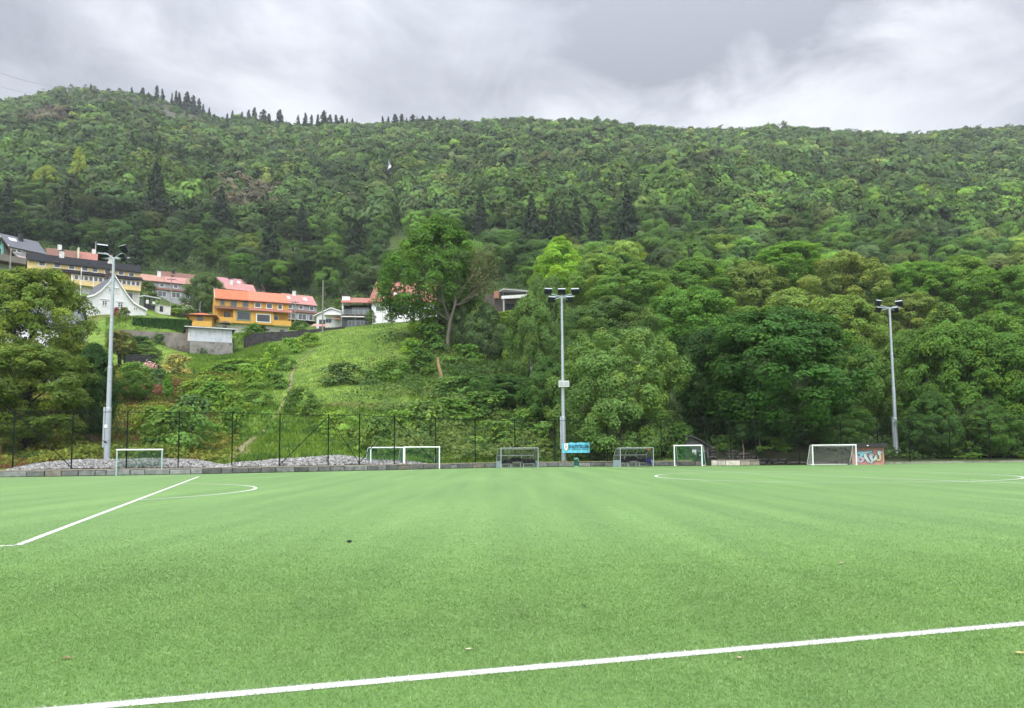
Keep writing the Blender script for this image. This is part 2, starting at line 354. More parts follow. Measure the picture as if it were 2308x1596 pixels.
# ---- painted lines
PHI = -.320997; U = np.array([math.sin(PHI), math.cos(PHI), 0]); V = np.array([math.cos(PHI), -math.sin(PHI), 0]); A = np.array([-8.1257, 12.627, 0])
def line_strip(mb, pts, wid=.12, z=.004):
    pts = [np.array([p[0], p[1], z]) for p in pts]
    for i in range(len(pts)-1):
        d = pts[i+1]-pts[i]; d = d/np.linalg.norm(d); n = np.array([-d[1], d[0], 0])*wid/2
        mb.poly([pts[i]+n, pts[i]-n, pts[i+1]-n, pts[i+1]+n])
def line_mat():
    m, t, p, o = newmat('white turf line')
    c = N(t, 'ShaderNodeTexCoord'); n = N(t, 'ShaderNodeTexNoise', Scale=60.0, Detail=4.0, Roughness=.8); L(t, c.outputs['Object'], n.inputs[0])
    n2 = N(t, 'ShaderNodeTexNoise', Scale=3.0, Detail=4.0); L(t, c.outputs['Object'], n2.inputs[0])
    s = math_(t, 'ADD', math_(t, 'MULTIPLY', n.outputs[0], .7), math_(t, 'MULTIPLY', n2.outputs[0], .3))
    L(t, ramp(t, s, [(.3, (.42, .44, .38)), (.5, (.56, .57, .54)), (.7, (.70, .70, .69))]), p.inputs['Base Color']); p.inputs['Roughness'].default_value = .7
    b = N(t, 'ShaderNodeBump', Strength=.5, Distance=.02); L(t, n.outputs[0], b.inputs['Height']); L(t, b.outputs[0], p.inputs['Normal'])
    return m
LINEM = line_mat()
mk = MB()
line_strip(mk, [A-16.5*V, A, A+40.32*U, A+40.32*U-16.5*V], .13)
cc = A+20.16*U-5.5*V
am = math.acos(5.5/9.15)
line_strip(mk, [cc + 9.15*(math.cos(a)*V+math.sin(a)*U) for a in np.linspace(-am, am, 40)], .13, .0075)
CC = A+20.16*U+33.37*V
line_strip(mk, [CC + 9.15*(math.cos(a)*V+math.sin(a)*U) for a in np.linspace(0, 2*math.pi, 97)], .13, .0075)
line_strip(mk, [A-9.6*U+33.37*V, A+47.0*U+33.37*V], .13)
tag(mk.build('pitch_markings', LINEM), kind='structure')
yl = MB()    # touchlines
n0, n1_ = gnd(200, 1594), gnd(2307, 1406.5); dn = n1_-n0
line_strip(yl, [n0-dn*1.5, n0+dn*3], .115, .004)
tl = [gnd(-40, 1078.5), gnd(515, 1069), gnd(1030, 1058), gnd(1356, 1054), gnd(1900, 1050.5), gnd(2307, 1048.6)]
line_strip(yl, tl, .10, .011)
tag(yl.build('touchline_markings', LINEM), kind='structure')

# ---- hillside terrain
tt = np.linspace(-1.5, 1.5, 420); 
ys = [0]; st = .35
while ys[-1] < 860: ys.append(ys[-1]+st); st = min(st*1.02, 9)
ys = np.array(ys)
TT, DD = np.meshgrid(tt, ys); YY = yw(TT)+.12+DD; XX = TT*YY
ZZ = ground(XX.ravel(), YY.ravel()).reshape(XX.shape)
PXE = W/2 + F*TT      # approximate picture column
def vnoise(x, y, s, seed=0):
    """cheap value noise"""
    x = x/s; y = y/s; xi = np.floor(x).astype(int); yi = np.floor(y).astype(int); fx = x-xi; fy = y-yi
    def hsh(a, b): 
        n = (a*374761393 + b*668265263 + seed*1442695) & 0x7fffffff; n = ((n ^ (n >> 13))*1274126177) & 0x7fffffff; return ((n ^ (n >> 16)) & 0xffff)/65535.
    fx = fx*fx*(3-2*fx); fy = fy*fy*(3-2*fy)
    return (hsh(xi, yi)*(1-fx)+hsh(xi+1, yi)*fx)*(1-fy) + (hsh(xi, yi+1)*(1-fx)+hsh(xi+1, yi+1)*fx)*fy
def fbm(x, y, s, seed=0): return .5*vnoise(x, y, s, seed)+.3*vnoise(x, y, s*.47, seed+5)+.2*vnoise(x, y, s*.2, seed+9)
gravel_w = np.interp(PXE, [20, 80, 200, 330, 450, 505, 540, 620, 760, 900, 960], [0, 3.2, 5.5, 6.0, 4.0, 1.0, 2.4, 4.6, 5.0, 2.2, 0])
f1 = fbm(XX, YY, 6, 1); f2 = fbm(XX, YY, 1.7, 2); f3 = fbm(XX, YY, 40, 3)
def lerp(a, b, f): return a + (np.asarray(b)-a)*f[..., None]
C = np.zeros((*XX.shape, 3)) + np.array([.11, .18, .032])
C = lerp(C, [.17, .24, .045], np.clip((f1-.4)*3, 0, 1)*.8); C = lerp(C, [.05, .10, .025], np.clip((f2-.55)*4, 0, 1)*.7)
C = lerp(C, [.13, .085, .045], np.clip((fbm(XX, YY, 9, 7)-.66)*6, 0, 1)*.7)
heath = np.clip((520-PXE)/60, 0, 1)*np.clip((108-YY)/8, 0, 1)
C = lerp(C, [.11, .10, .03], heath*np.clip((f1-.35)*3, 0, 1))
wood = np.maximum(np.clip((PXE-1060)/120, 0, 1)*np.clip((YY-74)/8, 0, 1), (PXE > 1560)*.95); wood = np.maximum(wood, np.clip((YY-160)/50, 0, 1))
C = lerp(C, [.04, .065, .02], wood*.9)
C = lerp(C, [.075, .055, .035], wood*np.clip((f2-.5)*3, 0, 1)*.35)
rk = np.clip((YY-640)/60, 0, 1)*np.clip((f3-.42)*5, 0, 1); C = lerp(C, [.08, .08, .065], rk*.7)
rk2 = np.clip((YY-560)/60, 0, 1)*np.clip(1-np.abs(PXE-330)/230, 0, 1); C = lerp(C, [.055, .06, .035], np.clip(rk2*1.8, 0, 1)); C = lerp(C, [.09, .08, .07], np.clip(rk2*1.6, 0, 1)*np.clip((f2-.5)*5, 0, 1)); C = lerp(C, [.06, .09, .03], np.clip(rk2*1.6, 0, 1)*np.clip((f1-.5)*4, 0, 1))
C = lerp(C, [.026, .028, .017], (PXE > 1565)*np.clip((9-DD)/3, 0, 1)*.9)  # shade painted into the ground colour around the boulder wall and rightwards
gr = np.clip((gravel_w-DD)*2, 0, 1); C = lerp(C, [.16, .157, .15], gr)
C = lerp(C, [.12, .09, .06], np.clip(1-np.abs(DD-gravel_w-.25)/.35, 0, 1)*(gravel_w > .6)*.7)
rt = np.clip((PXE-1960)/60, 0, 1)*np.clip((2.5-DD)/1, 0, 1); C = lerp(C, [.07, .10, .03], rt)
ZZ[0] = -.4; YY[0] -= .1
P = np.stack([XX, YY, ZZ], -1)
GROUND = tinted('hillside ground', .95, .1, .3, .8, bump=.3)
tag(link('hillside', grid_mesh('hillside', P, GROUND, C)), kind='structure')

# ---- dirt path up the slope
pp = [(522, 1034), (545, 1012), (565, 994), (585, 982), (605, 958), (628, 928), (648, 893), (655, 868), (658, 842), (668, 826), (684, 809), (702, 792), (722, 772)]
pw = [1.9, 1.5, 1.0, .55, .14, .12, .3, .42, .32, .16, .14, .12, .1]
pts = []; 
for i in range(len(pp)-1):
    for f in np.linspace(0, 1, 10, endpoint=False): pts.append((*[pp[i][k]*(1-f)+pp[i+1][k]*f for k in (0, 1)], pw[i]*(1-f)+pw[i+1]*f))
H3 = [hit(a, b) for a, b, _ in pts]; rows = []
for i, h in enumerate(H3):
    d = H3[min(i+1, len(H3)-1)]-H3[max(i-1, 0)]; d[2] = 0; d = d/(np.linalg.norm(d)+1e-6); n = np.array([-d[1], d[0], 0]); wd = pts[i][2]*(.7+.6*random.random())
    row = []
    for s in np.linspace(-.5, .5, 5):
        q = h+n*s*wd+n*random.uniform(-.08, .08); q[2] = gz(q[0], q[1])+.06; row.append(q)
    rows.append(row)
tag(link('dirt_path', grid_mesh('dirt_path', np.array(rows), plain('trodden earth', (.20, .165, .10), .95, .35, 2.5, bump=.4, dirt=((.10, .15, .035), 1.2)))), kind='structure')

# ---- gravel: loose rocks on the ledge behind the low wall
def rocks(n, seed):
    r = np.random.default_rng(seed); base = np.array([(1, 0, 0), (0, 1, 0), (-1, 0, 0), (0, -1, 0), (0, 0, 1), (0, 0, -1)], float)
    fc = np.array([(0, 1, 4), (1, 2, 4), (2, 3, 4), (3, 0, 4), (1, 0, 5), (2, 1, 5), (3, 2, 5), (0, 3, 5)])
    px = r.uniform(20, 965, n); t = (px-W/2)/F; y0 = yw(t); g = np.interp(px, [20, 80, 200, 330, 450, 505, 540, 620, 760, 900, 960], [0, 3.2, 5.5, 6.0, 4.0, 1.0, 2.4, 4.6, 5.0, 2.2, 0])
    d = r.uniform(0.05, 1, n)*g*1.05; y = y0+.3+d; x = t*y
    heap = .38*np.sin(np.clip(d/np.maximum(g, .1), 0, 1)*math.pi)*np.clip(g/5, 0, 1)
    z = ground(x, y)+heap
    s = r.uniform(.06, .15, n)*r.uniform(.7, 1.3, n)
    b = base[None]*(1+r.uniform(-.35, .35, (n, 6, 1)))*np.array([1, 1, .75]); a = r.uniform(0, 6.28, n); ca, sa = np.cos(a), np.sin(a)
    bx = b[..., 0]*ca[:, None]-b[..., 1]*sa[:, None]; by = b[..., 0]*sa[:, None]+b[..., 1]*ca[:, None]; b = np.stack([bx, by, b[..., 2]], -1)
    v = b*s[:, None, None]+np.stack([x, y, z], -1)[:, None, :]
    tri = v[:, fc].reshape(-1, 3)
    c = np.repeat(r.uniform(.09, .36, n)[:, None]*np.array([1, .985, .95]), 8, 0)
    return tri, c
v_, c_ = rocks(16000, 4)
tag(link('gravel', np_mesh('gravel', v_, 3, STONE, c_)), kind='stuff')
v_, c_ = None, None

# ================================================================== WALLS AT THE PITCH EDGE
def tw(px): return (px-W/2)/F
def wallpt(px, off=0.0):
    t = tcol(px); y = float(yw(t)); return np.array([t*(y+off), y+off, 0.])
def stone_wall(name, label, p0, p1, h, bw, tones, cap=True, depth=.45, parent_cap='cap_board'):
    root = empty(name, wallpt((p0+p1)/2), 0, label, 'wall'); O = wallpt((p0+p1)/2)
    mb = MB(); px = np.linspace(p0, p1, 200); Q = [wallpt(a)-O for a in px]
    cum = np.concatenate([[0], np.cumsum([np.linalg.norm(Q[i+1]-Q[i]) for i in range(len(Q)-1)])]); Q = np.array(Q)
    def on(s): return np.array([np.interp(s, cum, Q[:, k]) for k in (0, 1)])
    s = 0
    while s < cum[-1]-.2:
        l = min(bw*random.uniform(.6, 1.5), cum[-1]-s); a, b = on(s+.012), on(s+l-.012); d = (b-a)/np.linalg.norm(b-a); n = np.array([-d[1], d[0]]); o = random.uniform(-.05, .05)
        hh = h-.05-random.choice([0, 0, .02, .05]); tn = random.choice(tones); k = random.uniform(.75, 1.2); tn = tuple(x*k for x in tn)
        f0, f1_ = a+n*o, b+n*o*random.uniform(.3, 1.2); e0, e1 = a+n*depth, b+n*depth; m0 = f0+d*.04-n*.05; m1 = f1_-d*.04-n*.05
        mb.poly([(*f0, 0), (*f1_, 0), (*f1_, hh), (*f0, hh)], tn); mb.poly([(*m0, .05), (*m1, .05), (*m1, hh-.06), (*m0, hh-.05)], tuple(x*1.12 for x in tn))
        for (u0, v0, u1, v1) in ((f0, m0, f0, m0),): pass
        mb.poly([(*f0, hh), (*f1_, hh), (*e1, hh), (*e0, hh)], tn)
        mb.poly([(*f0, 0), (*f0, hh), (*e0, hh), (*e0, 0)], tn); mb.poly([(*f1_, 0), (*e1, 0), (*e1, hh), (*f1_, hh)], tn)
        # chamfer ring joining the raised face to the block
        A4 = [(*f0, 0), (*f1_, 0), (*f1_, hh), (*f0, hh)]; B4 = [(*m0, .05), (*m1, .05), (*m1, hh-.06), (*m0, hh-.05)]
        for q in range(4): mb.poly([A4[q], A4[(q+1) % 4], B4[(q+1) % 4], B4[q]], tn)
        s += l
    mb.build('stone_blocks', STONE, root)
    # dark mortar core behind the joints
    cb = MB()
    for i in range(0, len(Q)-4, 4):
        a, b = Q[i, :2], Q[i+4, :2]; d = (b-a)/np.linalg.norm(b-a); n = np.array([-d[1], d[0]]); a0, b0 = a+n*.07, b+n*.07
        cb.poly([(*a0, 0), (*b0, 0), (*b0, h-.06), (*a0, h-.06)])
    cb.build('mortar_core', plain('dark mortar', (.07, .065, .06), .95), root)
    if cap:
        cp = MB()
        for i in range(0, len(Q)-4, 4):
            a, b = Q[i, :2], Q[i+4, :2]; d = (b-a)/np.linalg.norm(b-a); n = np.array([-d[1], d[0]])
            c = [a-n*.02, b-n*.02, b+n*.16, a+n*.16]
            cp.poly([(*c[0], h-.03), (*c[1], h-.03), (*c[1], h+.035), (*c[0], h+.035)]); cp.poly([(*c[0], h+.035), (*c[1], h+.035), (*c[2], h+.035), (*c[3], h+.035)])
        cp.build('cap_board', plain('weathered timber', (.30, .25, .20), .85, .3, 3), root)
    return root
GREY = [(.16, .165, .16), (.13, .135, .13), (.19, .195, .19), (.10, .10, .096), (.15, .135, .115)]
stone_wall('low_stone_wall', 'long low wall of grey stone blocks along the far touchline under the black fence', -160, 1584, .46, 1.15, GREY)
stone_wall('low_concrete_wall', 'short pale stained block wall right of the small green-netted goal', 1601, 1710, .5, .95, [(.34, .32, .27), (.26, .24, .19), (.4, .38, .33), (.2, .18, .15)], True)
# kerb at the far right
kb = MB(); px = np.linspace(1992, 2420, 40)
for i in range(39):
    a, b = wallpt(px[i], -.1), wallpt(px[i+1], -.1); n = np.array([0, .22, 0]); z = .16
    for q in ([a, b, b+[0, 0, z], a+[0, 0, z]], [a+[0, 0, z], b+[0, 0, z], b+n+[0, 0, z], a+n+[0, 0, z]]): kb.poly(q)
tag(kb.build('stone_kerb', CONC), 'low stone kerb right of the graffiti hut at the pitch edge', 'kerb')
# ================================================================== BALL-STOP FENCE
FENCEM = plain('dark green coated steel', (.007, .013, .010), .7, .2, 4, spec=.1)
WIREM = plain('fence wire', (.01, .014, .011), .6, .2, 4)
def fpt(px): 
    p = wallpt(px, .45 if px < 1960 else 1.6); p[2] = gz(p[0], p[1]); return p
POSTS = [(-130, 0, 0), (30.5, 925.6, 1056), (162.5, 930, 1058), (286, 929, 1057), (402.5, 931, 1056), (523, 931.5, 1054), (630, 931.5, 1052), (739.7, 933.7, 1050), (809.7, 933, 1048), (888.5, 936, 1047.5), (981.5, 936, 1045.7), (1070.5, 937, 1043.4), (1160, 939, 1045), (1250, 939, 1042.4), (1368, 940, 1041), (1490, 940, 1040), (1590, 944, 1038), (1646, 944, 1034), (1703, 944, 1031), (1800, 945, 1034), (1895, 947, 1036), (1978, 949, 1036), (2048, 952, 1041), (2140, 950, 1040), (2230, 950, 1040), (2330, 950, 1040)]
FH = 4.25
FB = empty('ball_stop_fence', fpt(1160), 0, 'tall dark green wire fence with slim posts behind the low wall along the pitch', 'fence')
FO = np.array(FB.location)
fp = [fpt(p[0])-FO for p in POSTS]
for b in fp:
    mb = MB(); mb.tube(b, b+[0, 0, FH], .048, .048, 8); mb.tube(b+[0, 0, FH], b+[0, 0, FH+.03], .052, .02, 8); mb.build('post', FENCEM, FB, smooth=False)
for hz in (FH-.06, FH*.5, .12):
    tr = MB()
    for a, b in zip(fp[:-1], fp[1:]):
        m_ = (a+b)/2; tr.path([a+[0, 0, hz], m_+[0, 0, hz-.04], b+[0, 0, hz]], (.024 if hz > FH-.2 else .006), 5)
    tr.build('tension_wire', FENCEM, FB)
for i, j in ((1, 2), (7, 6), (7, 8), (9, 8), (9, 10), (16, 15), (16, 17), (18, 17), (22, 23)):
    mb = MB(); mb.tube(fp[i]+[0, 0, FH-.15], fp[j]+[0, 0, .15], .034, .034, 6); mb.build('brace', FENCEM, FB)
# chain-link as real diagonal strands, one part
vs = []
for a, b in zip(fp[:-1], fp[1:]):
    d = b-a; l = np.linalg.norm(d[:2]); d = d/l; nd = max(2, int((l+FH)/.16))
    for sgn in (1, -1):
        for k in range(nd):
            s0 = k*.16 - FH
            lo, hi = max(0, s0), min(l, s0+FH)
            if hi <= lo: continue
            z0, z1 = lo-s0, hi-s0
            if sgn < 0: z0, z1 = FH-z0, FH-z1
            p, q = a+d*lo+[0, 0, z0], a+d*hi+[0, 0, z1]
            wv = np.array([-(z1-z0)*d[0], -(z1-z0)*d[1], hi-lo]); wv = wv/np.linalg.norm(wv)*.0014
            vs.append([p-wv, q-wv, q+wv, p+wv])
o = link('chain_link', np_mesh('chain_link', np.array(vs).reshape(-1, 3), 4, WIREM), FB)

# ================================================================== FLOODLIGHTS
LOUV = plain('lamp louvre', (.05, .055, .06), .3, .2, 6, metal=.6)
LENSD = plain('dark lamp face', (.045, .05, .058), .5, .3, 6, spec=.25)
LENS = plain('lamp glass', (.30, .33, .35), .1, .1, 6, spec=.8)
def floodlight(px, Y, zb, H, lean, heads, label, base=None, box=True):
    x = tcol(px)*Y; root = empty('floodlight_mast', (x, Y, zb), 0, label, 'floodlight', 'floodlight masts round the pitch')
    steps = [(0, .235), (.27, .185), (.47, .15), (.70, .12), (1.0, .09)]
    mb = MB()
    for (a, ra), (b, rb) in zip(steps[:-1], steps[1:]):
        mb.lathe([(ra, a*H), (ra*.93, b*H-.18), (ra*.97, b*H-.15), (rb, b*H)], 18)
        mb.lathe([(ra*1.02, a*H), (ra*1.02, a*H+.25)], 18)
    o = mb.build('mast', GALV, root, smooth=False)
    bt = MB(); bt.box(-.55, .55, -.55, .55, -.35, .06) if base else bt.lathe([(.42, -.4), (.42, .04), (.3, .1)], 18); bt.build('foundation', plain('rusty concrete', (.13, .10, .08), .9) if base else CONC, root)
    hb = MB(); hb.box(-.33, -.2, -.15, .12, H*.075, H*.27); hb.box(-.35, -.2, -.1, .1, H*.17, H*.2); hb.build('cable_box', GALV, root)
    ab = MB()
    for (dx, dz, yaw) in heads: ab.tube((0, 0, H+.02), (dx*.75, -.1*abs(math.cos(yaw)), H+dz*.5), .05, .05, 6)
    ab.tube((-1.25, 0, H+.05), (1.25, 0, H+.05), .06, .06, 8); ab.build('crossarm', GALV, root)
    for (dx, dz, yaw) in heads:
        hd = MB(); hw, hh, dp = .38, .31, .14
        # housing tilted down ~35 deg, built as a shallow pan with a louvred face
        def tp(u, v, q):   # u across, v up the face, q outwards (towards the pitch)
            a = R(32); X = u; Yv = -v*math.sin(a) - q*math.cos(a); Zv = v*math.cos(a) - q*math.sin(a)
            c, s = math.cos(yaw), math.sin(yaw); return (dx + X*c - Yv*s, X*s + Yv*c, H+.2+dz*.72 + Zv)
        k = [tp(u, v, 0) for u, v in ((-hw, -hh), (hw, -hh), (hw, hh), (-hw, hh))]; f = [tp(u, v, dp) for u, v in ((-hw, -hh), (hw, -hh), (hw, hh), (-hw, hh))]
        hd.poly(k[::-1])
        for i in range(4): j = (i+1) % 4; hd.poly([k[i], k[j], f[j], f[i]])
        hp = hd.build('lamp_head', LOUV, root)
        lv = MB(); lv.poly([tp(u, v, dp*.6) for u, v in ((-hw*.96, -hh*.96), (hw*.96, -hh*.96), (hw*.96, hh*.96), (-hw*.96, hh*.96))])
        lv.build('lens', LENSD, hp)
        ls = MB()
        for q in (-.55, -.1, .35): ls.poly([tp(-hw, hh*q, dp), tp(hw, hh*q, dp), tp(hw, hh*(q+.16), dp+.10), tp(-hw, hh*(q+.16), dp+.10)])
        ls.build('louvre', LOUV, hp)
        ls = MB(); ls.poly([tp(-hw, hh, dp+.12), tp(hw, hh, dp+.12), tp(hw, hh*1.04, -.02), tp(-hw, hh*1.04, -.02)]); ls.poly([tp(-hw, hh*1.02, dp+.13), tp(hw, hh*1.02, dp+.13), tp(hw, hh*1.08, dp+.13), tp(-hw, hh*1.08, dp+.13)]); ls.build('visor', GALV, hp)
    root.rotation_euler = (0, R(lean), 0)
    return root
f0 = floodlight(242, 60.0, .86, 16.3, 0, [(-.95, .95, .55), (-.85, -.05, .5), (.9, .85, -.55), (.8, -.1, -.6)], 'tall grey floodlight mast with four lamp heads behind the small goal at the left corner', base=True)
floodlight(1270, 74.4, .5, 16.2, 0, [(-1.35, .55, .15), (0, .5, .0), (1.35, .5, -.15), (-1.0, -.6, .2), (.75, -.6, -.2)], 'tall grey floodlight mast with two loudspeakers standing beside the light blue banner')
f2 = floodlight(2019, 82.0, .4, 16.3, 0, [(-1.3, .6, .35), (1.1, .5, -.75), (-1.3, -.45, .35), (.6, -.5, -.8)], 'tall grey floodlight mast among trees right of the graffiti hut')
# stickers on the left mast
st = MB(); st.box(-.14, .10, -.288, -.282, 2.75, 3.0); st.build('sticker', WHITE, f0)
st = MB(); st.prism([(-.22, 1.75), (.05, 1.7), (.16, 1.58), (-.05, 1.55)], -.30, -.28); st.build('warning_sticker', BLACKM, f0)
# loudspeakers on the middle mast
for px0, px1, yaw, lb in ((1259, 1270, .25, 'grey horn loudspeaker box on the left of the middle floodlight mast'), (1272, 1281, -.5, 'grey horn loudspeaker box on the right of the middle floodlight mast')):
    p = at((px0+px1)/2, 865, 73.9); rt_ = empty('loudspeaker', (p[0], p[1], p[2]-.3), yaw, lb, 'loudspeaker', 'loudspeakers on the middle mast')
    mb = MB(); hw = .26
    mb.poly([(-hw, 0, 0), (hw, 0, 0), (hw, 0, .6), (-hw, 0, .6)][::-1]); b_ = [(-.14, .34, .1), (.14, .34, .1), (.14, .34, .5), (-.14, .34, .5)]; f_ = [(-hw, 0, 0), (hw, 0, 0), (hw, 0, .6), (-hw, 0, .6)]
    mb.poly(b_); [mb.poly([f_[i], f_[(i+1) % 4], b_[(i+1) % 4], b_[i]]) for i in range(4)]; mb.tube((0, .34, .3), (0, .5, .3), .03, .03, 6); mb.build('cabinet', WHITE, rt_)
    gl = MB(); gl.box(-hw*.85, hw*.85, -.012, -.003, .06, .54); gl.build('grille', plain('grey grille', (.38, .40, .42), .5), rt_)

# ================================================================== GOALS
NETG = plain('green net twine', (.02, .16, .085), .7, .2, 8); NETW = plain('white net twine', (.62, .62, .60), .7, .1, 8)
GRUB = plain('black rubber', (.02, .02, .02), .8)
def goal(pxl, pyl, pxr, pyr, ytop, label, depth, netm, cell=.11, wire=.004, sag=0, white=False, curve=True, wheels=True, topd=.7, frame=None):
    a, b = gnd(pxl, pyl), gnd(pxr, pyr); ang = math.atan2(b[1]-a[1], b[0]-a[0]); wdt = np.linalg.norm(b-a); H = at(pxl, ytop, a[1])[2]
    root = empty('football_goal', (a[0], a[1], 0), ang, label, 'football goal', 'portable football goals along the far side'); r = .055; frame = frame or ALU
    for x in (0, wdt): mb = MB(); mb.tube((x, 0, 0), (x, 0, H), r, r, 12); mb.build('goal_post', frame, root, smooth=False)
    mb = MB(); mb.tube((-r, 0, H), (wdt+r, 0, H), r, r, 12); mb.build('crossbar', ALU, root)
    # side frames: top stay, curved back tube, ground bar
    prof = [(0, H), (topd*.75, H+.0), (topd, H-.05), (topd+.12, H-.22), (topd+(depth-topd)*.45, H*.5), (depth-.03, .2), (depth, .03)]
    for x in (0, wdt):
        mb = MB(); mb.path([(x, y, z) for y, z in prof], .028, 8); mb.path([(x, 0, .05), (x, depth, .05)], .035, 8); mb.build('net_support', frame, root)
    mb = MB(); mb.tube((0, depth, .05), (wdt, depth, .05), .04, .04, 8); mb.build('ground_bar', ALU, root)
    if wheels:
        for x in (.12, wdt-.12):
            mb = MB(); mb.tube((x-.04, depth-.12, .13), (x+.04, depth-.12, .13), .13, .13, 14); wh = mb.build('wheel', GRUB, root)
            mb = MB(); mb.tube((x-.045, depth-.12, .13), (x+.045, depth-.12, .13), .06, .06, 10); mb.build('hub', ALU, wh)
    # net: real strands; roof + back follow the profile, two sides
    ln = [0]; 
    for i in range(len(prof)-1): ln.append(ln[-1]+math.dist(prof[i], prof[i+1]))
    def pr(s): return np.array([np.interp(s, ln, [p[0] for p in prof]), np.interp(s, ln, [p[1] for p in prof])])
    strands = []
    def add(p, q):
        p, q = np.array(p), np.array(q); strands.append((p, q))
    nx, ns = int(wdt/cell), int(ln[-1]/cell)
    def P(i, j):
        y, z = pr(ln[-1]*j/ns); x = wdt*i/nx; k = math.sin(math.pi*i/nx)*math.sin(math.pi*min(1, j/ns*1.2)) if j/ns < .83 else 0
        return np.array([x, y+sag*.25*k, z-sag*k-.02])
    for i in range(nx+1):
        for j in range(ns):
            add(P(i, j), P(i, j+1))
            if i < nx: add(P(i, j), P(i+1, j))
    for x in (0, wdt):
        for k in range(int(H/cell)):
            z = (k+.5)*cell; ys_ = [pr(s) for s in np.linspace(topd*.7, ln[-1], 40)]; zz = [p[1] for p in ys_][::-1]; yy = [p[0] for p in ys_][::-1]
            add((x, 0, z), (x, float(np.interp(z, zz, yy)), z))
        for k in range(1, int(depth/cell)):
            y = k*cell; zt = H if y < topd*.75 else float(np.interp(y, [p[0] for p in prof], [p[1] for p in prof])); add((x, y, .04), (x, y, zt))
    v = []
    for p, q in strands:
        d = q-p; n = np.cross(d, (.31, .83, .46)); n = n/(np.linalg.norm(n)+1e-9)*wire; n2 = np.cross(d, n); n2 = n2/(np.linalg.norm(n2)+1e-9)*wire
        c = [n, -.5*n+.87*n2, -.5*n-.87*n2]
        for i in range(3): v.append([p+c[i], p+c[(i+1) % 3], q+c[(i+1) % 3], q+c[i]])
    link('net', np_mesh('net', np.array(v).reshape(-1, 3), 4, netm), root)
    return root, wdt, H
GREENF = plain('pale green goal tube', (.36, .47, .44), .4, .06, 5)
goal(262, 1072, 364, 1070, 1014, 'small goal with fine green net in the left corner before the gravel', 1.1, NETG, .07, .009, frame=GREENF)
goal(835, 1060, 909, 1058.5, 1009, 'left one of the pair of white green-netted goals standing side by side', 1.5, NETG, .08, .008, sag=.08)
goal(911.5, 1058.5, 990, 1057, 1008, 'right one of the pair of white green-netted goals standing side by side', 1.5, NETG, .08, .008, sag=.06)
goal(1520, 1050.5, 1582, 1050.5, 1004.5, 'small white goal with dense green side net before the concrete portal', 1.7, NETG, .07, .006, sag=.05)
g4 = goal(1832, 1049, 1930, 1048.3, 1003.5, 'white goal with loose white net beside the graffiti hut', 1.7, NETW, .13, .0045, sag=.22)

